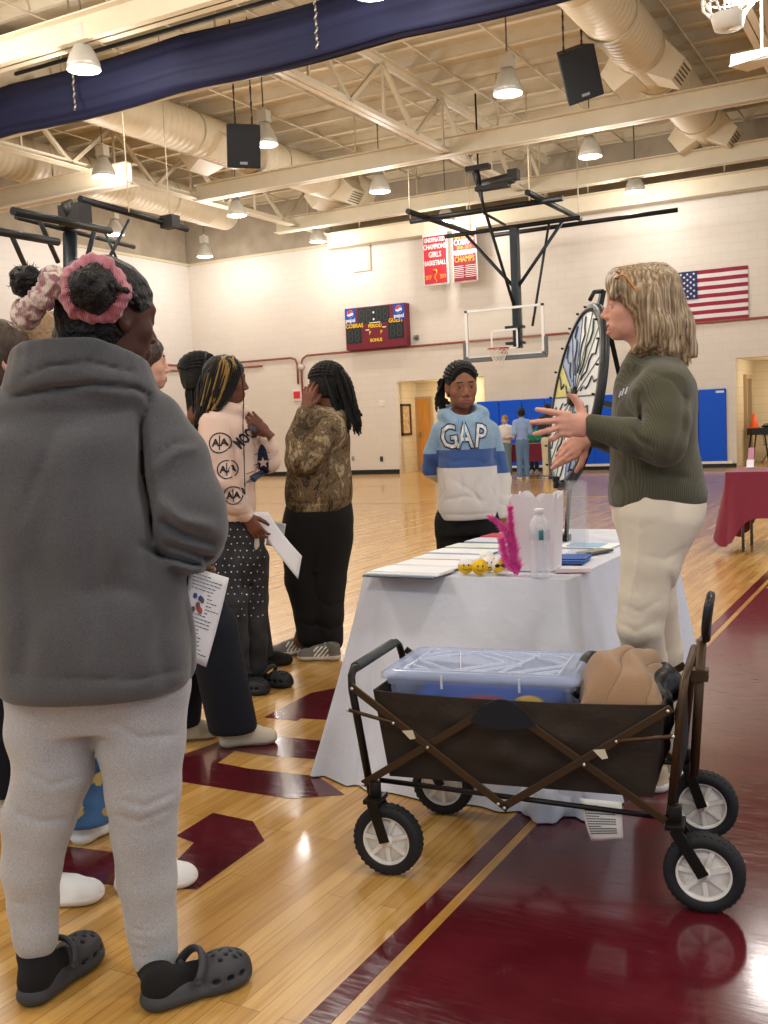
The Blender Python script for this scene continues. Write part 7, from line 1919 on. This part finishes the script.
paper('worksheet', [AD(268, 520, D_+.05), AD(286, 524, D_+.05), AD(282, 548, D_+.05), AD(266, 545, D_+.05)], 'grey folded worksheet showing behind the curled white one', mat('sheet_grey', hx('b5b4ba'), .6), lines=False)
t = thing('cream_pouch', AD(251, 526, D_-.05), 'cream cloth pouch hanging at the pink hoodie hem', 'pouch'); 
s = SDF((-.08, -.05, -.14), (.08, .05, .14), .006); s.chain([(-.01, 0, .10), (-.005, 0, 0), (.01, 0, -.09)], (.022, .04, .035), flat=((0, 1, 0), .5)); s.mb(1).build('pouch', mat('pouch_cream', hx('d8cdbd'), .9), t, fix=False)
b = MB(); b.tube([(-.01, 0, .1), (0, 0, .16), (.01, 0, .1)], .004, 5); b.build('handle', mat('pouch_cream'), t)
# =================================================================== people behind and far away
def simple(f, th, Hh, top, bottom, hairm, skinm, sleeve=None, width=1.0, res=.012, hair='short', shoes=None, solem=None, stride=0.0, toeL=.25, pants_flare=.07, arms='down', names=('shirt', 'trousers', 'shoe'), lean=0, headpx=None, headth=None, footpx=None, facemat=True):
    """full figure in figure space facing th degrees (0 away from the viewer, 90 to the left)"""
    r = f.root; k = Hh/1.66; M = Matrix.Rotation(math.radians(th), 4, 'Z')
    J = lambda x, y, z: tuple(M @ Vector((x*k*width, y*k, z*k)))
    hc = Vector(J(0, .02, 1.54)) if headpx is None else f.p(*headpx)
    Mh = HM(hc, th if headth is None else headth, 0, 0, k*1.04)
    s = SDF((-.45, -.45, 0), (.45, .45, 1.6*k+.1), max(res, .012))
    off = (Vector((hc.x, hc.y, 0)) if headpx is not None else Vector())*.8
    def O(x, y, z): q = Vector(J(x, y, z)); return tuple(q+off*min(1, z/1.2))
    s.chain([O(0, 0, .95), O(0, 0, 1.15), O(0, 0, 1.32)], (.10*k, .10*k, .08*k), k=.03)
    fd = M @ Vector((0, 1, 0)); foot = {}; knee = {}
    for x in (-1, 1):
        fp = None if not footpx else footpx.get(x)
        foot[x] = Vector(O(x*.09, -.01+x*stride, .11)) if fp is None else (f.Mi @ (G(*fp)-f.o)+Vector((0, 0, .11*k)))
        knee[x] = Vector(O(x*.085, .02, .52)).lerp(foot[x]+Vector((0, 0, .4*k)), .5)
        s.chain([O(x*.075, 0, .88), tuple(knee[x]), tuple(foot[x]), tuple(foot[x]+fd*.07-Vector((0, 0, .06)))], (.075*k, .045*k, .035*k, .028*k), k=.02)
    hands = {}
    for x in (-1, 1):
        if arms == 'down': P = [O(x*.17, 0, 1.33), O(x*.23, -.02, 1.06), O(x*.22, .06, .84)]
        elif arms == 'front': P = [O(x*.17, 0, 1.33), O(x*.22, -.03, 1.08), O(x*.12, .22, 1.05)]
        hands[x] = P; s.chain(P, (.045*k, .038*k, .025*k), k=.02)
    hm_ = head_mb(neck=.12, res=.0032 if res < .012 else .006)
    parts = [(s.mb(1), Matrix()), (hm_, Mh)]
    for x in (-1, 1):
        P = hands[x]; d = (Vector(P[2])-Vector(P[1])).normalized(); parts.append((hand_mb(-x, (.4, .45, .5, .5), .05, (.3, .3), res=.003 if res < .012 else .005), aim(P[2], Vector(P[2])+d, up=Vector(J(x, 0, 0))) @ Matrix.Scale(k, 4)))
    body(r, parts, [skinm, lipb, brow]); eyes(r, Mh)
    S_ = SDF((-.5, -.5, .7*k), (.5, .5, 1.5*k+.05), res)
    S_.chain([O(0, 0, .92), O(0, 0, 1.05), O(0, 0, 1.2), O(0, 0, 1.3)], (.145*k, .14*k, .15*k, .12*k), k=.04, flat=(tuple(M @ Vector((0, 1, 0))), .78)); S_.cap(O(-.11, 0, 1.33), O(.11, 0, 1.33), .075*k, k=.05); S_.cap(O(0, -.01, 1.36), O(0, -.01, 1.42), .06*k, k=.03)
    for x in (-1, 1):
        P = hands[x]; e = Vector(P[1]).lerp(Vector(P[2]), .85 if sleeve is None else sleeve); S_.chain([P[0], P[1]] + ([tuple(e)] if (sleeve is None or sleeve > 0) else []), (.07*k, .062*k, .045*k), k=.03)
    S_.cut((0, 0, -1), -.86*k); S_.wob(.002, 30, 3); S_.mb(1).build(names[0], top, r, fix=False)
    P_ = SDF((-.5, -.5, .02), (.5, .5, 1.0*k), res); P_.chain([O(0, 0, .84), O(0, 0, .93)], (.14*k, .135*k), k=.03, flat=(tuple(M @ Vector((0, 1, 0))), .85))
    for x in (-1, 1):
        ank = foot[x]; kn_ = knee[x]
        P_.chain([O(x*.075, 0, .84), tuple(kn_), tuple(ank+Vector((0, 0, -.02)))], (.10*k, pants_flare*k*1.02, pants_flare*k), k=.04)
    P_.cut((0, 0, -1), -.07*k); P_.mb(1).build(names[1], bottom, r, fix=False)
    for x in (-1, 1):
        a = foot[x].copy(); a.z = 0; a = a-fd*.07; sneaker(f, a, a+fd, shoes or white, solem or white, white, res=.004 if res < .012 else .008, L=toeL, name=names[2])
    if hair == 'short': cap_ = cap_mb(front=.066, side=.062, back=-.05, thick=.012)
    elif hair == 'long': cap_ = cap_mb(front=.062, side=.060, back=-.09, thick=.012, ears=False)
    else: cap_ = cap_mb(front=.066, side=.060, back=-.06, thick=.014, ears=False)
    hb = MB().join(cap_, Mh)
    if hair == 'long':
        s = SDF((-.13, -.16, -.32), (.13, .14, .14), .006); s.ell((0, -.045, -.03), (.088, .07, .12), k=0); s.chain([(0, -.06, -.06), (0, -.07, -.2), (0, -.07, -.27)], (.085, .075, .04), k=.03, flat=((0, 1, 0), .55))
        for i in range(14): s.fold([(-.09+.013*i, -.14, -.0), (-.09+.013*i, -.12, -.26)], .006, .006)
        hb.join(s.mb(1), Mh)
    if hair == 'braids':
        rg = random.Random(int(th)+5)
        for i in range(15): rope(hb, [Mh @ q for q in over(-1.4+2.8*i/14, 36, 175, 1.18)], .009, n=5)
        for i in range(60):
            a = rg.uniform(-1, 1); L = rg.uniform(.16, .28); rope(hb, [Mh @ Vector(q) for q in ((.02*a, .02, .13), (.085*a, -.03+.03*abs(a), .09), (.10*a, -.06+.04*abs(a), 0), (.105*a, -.08+.05*abs(a)+rg.uniform(-.02, .02), -.08), (.10*a, -.08+.05*abs(a), -L))], .0075, n=5)
    hb.build('hair', hairm, r, fix=False)
    return f
brown_hair = mat('brown_hair', hx('3d2a1e'), .4, bump=.8, bs=60, stretch=(3, 3, .3)); dblond = mat('dark_blond_hair', hx('8a6d4e'), .5, bump=.8, bs=60)
fair = skin('fair2', 'cf9d86'); navyp = mat('navy_trousers', hx('101624'), .9)
def flowerfn(nt, b, co):
    n = N(nt, 'ShaderNodeTexNoise', {'Vector': co, 'Scale': 6.0, 'Detail': 5.0}); base = ramp(nt, n.outputs[0], [(.35, hx('1c3557')), (.65, hx('4a76a6'))])
    v = N(nt, 'ShaderNodeTexVoronoi', {'Vector': co, 'Scale': 13.0}); n3 = N(nt, 'ShaderNodeTexNoise', {'Vector': co, 'Scale': 90.0})
    d = mth(nt, 'ADD', v.outputs[0], mth(nt, 'MULTIPLY', n3.outputs[0], .3)); m = mth(nt, 'LESS_THAN', d, .47)
    nt.links.new(mixc(nt, m, base, hx('b39a5c')), b.inputs['Base Color'])
flw = mat('embroidered_denim', hx('2b4a74'), .85, fn=flowerfn)
snk = mat('sneaker_cream', hx('cfc9b8'), .7); wsn = mat('sneaker_white', hx('e6e6e6'), .5)
greyt = mat('grey_tee', hx('6e7278'), .9); oatm = mat('oatmeal_fleece', hx('d9d0c4'), .9, fn=clothfn(None))
# boy in profile behind the near woman's shoulder
f = Fig(218, 747, 'boy with short brown hair and navy flared trousers, mostly hidden behind the grey sweatshirt')
simple(f, -80, 1.62, mat('navy_shirt', hx('1c2330'), .9), navyp, brown_hair, fair, headpx=(143, 364, .12), width=.9, shoes=snk, solem=snk, pants_flare=.105, footpx={1: (234, 746), -1: (178, 740)}, headth=-74, res=.01)
# hidden classmate whose white sneakers show
f = Fig(95, 893, 'classmate in white sneakers, all but the feet hidden behind the nearest person')
simple(f, -78, 1.50, greyt, mat('blue_jeans', hx('2f4768'), .9), brown_hair, fair, width=.8, shoes=wsn, solem=wsn, footpx={1: (40, 907), -1: (136, 890)}, pants_flare=.055, toeL=.245, res=.01, headpx=(95, 350, 0))
# floral jeans
f = Fig(62, 842, 'classmate with dark blond hair and flower-embroidered jeans behind the nearest person')
simple(f, -30, 1.62, greyt, flw, dblond, fair, width=.8, shoes=wsn, solem=wsn, pants_flare=.10, footpx={1: (88, 840), -1: (48, 838)}, headpx=(52, 352, 0.1), res=.01, hair='long')
# brown-haired person at the left edge
f = Fig(2, 812, 'person with long brown hair and dark trousers cut off by the left edge')
simple(f, -60, 1.66, mat('green_top', hx('20382a'), .9), navyp, brown_hair, fair, hair='long', width=.8, shoes=snk, solem=white, pants_flare=.085, footpx={1: (8, 812), -1: (-30, 806)}, headpx=(0, 362, -.35), headth=-55, res=.01)
# white hoodie behind the braided girl
f = Fig(252, 668, 'person in off-white hoodie with black braids behind the pale pink hoodie')
simple(f, -62, 1.64, oatm, mat('jeans_dark', hx('22252c'), .9), braid_m, sk, hair='braids', shoes=pn, solem=pn, headpx=(202, 377, 0), arms='down', footpx={1: (262, 668), -1: (240, 662)}, res=.01)
# far group at the burgundy table
far = [((507, 478), 'blond child in white shirt standing at the distant burgundy table', 150, 1.42, 'd9d6d0', '6d8083', dblond, fair, 'short', 0.0, 'front'),
       ((523.5, 479), 'girl in light blue hoodie and jeans with her back turned at the distant table', 8, 1.56, '8ea6d0', '5f7a9c', black_hair, skin('far', '6b4432'), 'short', None, 'front'),
       ((549.5, 478.5), 'person in dark shirt and cream trousers behind the speaker\'s hands', 10, 1.62, '2c2d33', 'cbbd9c', black_hair, skin('far', '6b4432'), 'short', None, 'front'),
       ((534.5, 473), 'person in green shirt bending behind the distant burgundy table', 170, 1.25, '1f8a5a', '30343c', black_hair, skin('far', '6b4432'), 'short', None, 'front')]
for (px, py), lab, th, hh, c1, c2, hm_, sm_, hr, slv, ar in far:
    f = Fig(px, py, lab); simple(f, th, hh, mat('far_top_'+c1, hx(c1), .9), mat('far_trousers_'+c2, hx(c2), .9), hm_, sm_, sleeve=slv, hair=hr, arms=ar, width=.9, res=.018, shoes=mat('far_shoe', hx('8a8a8c'), .7))
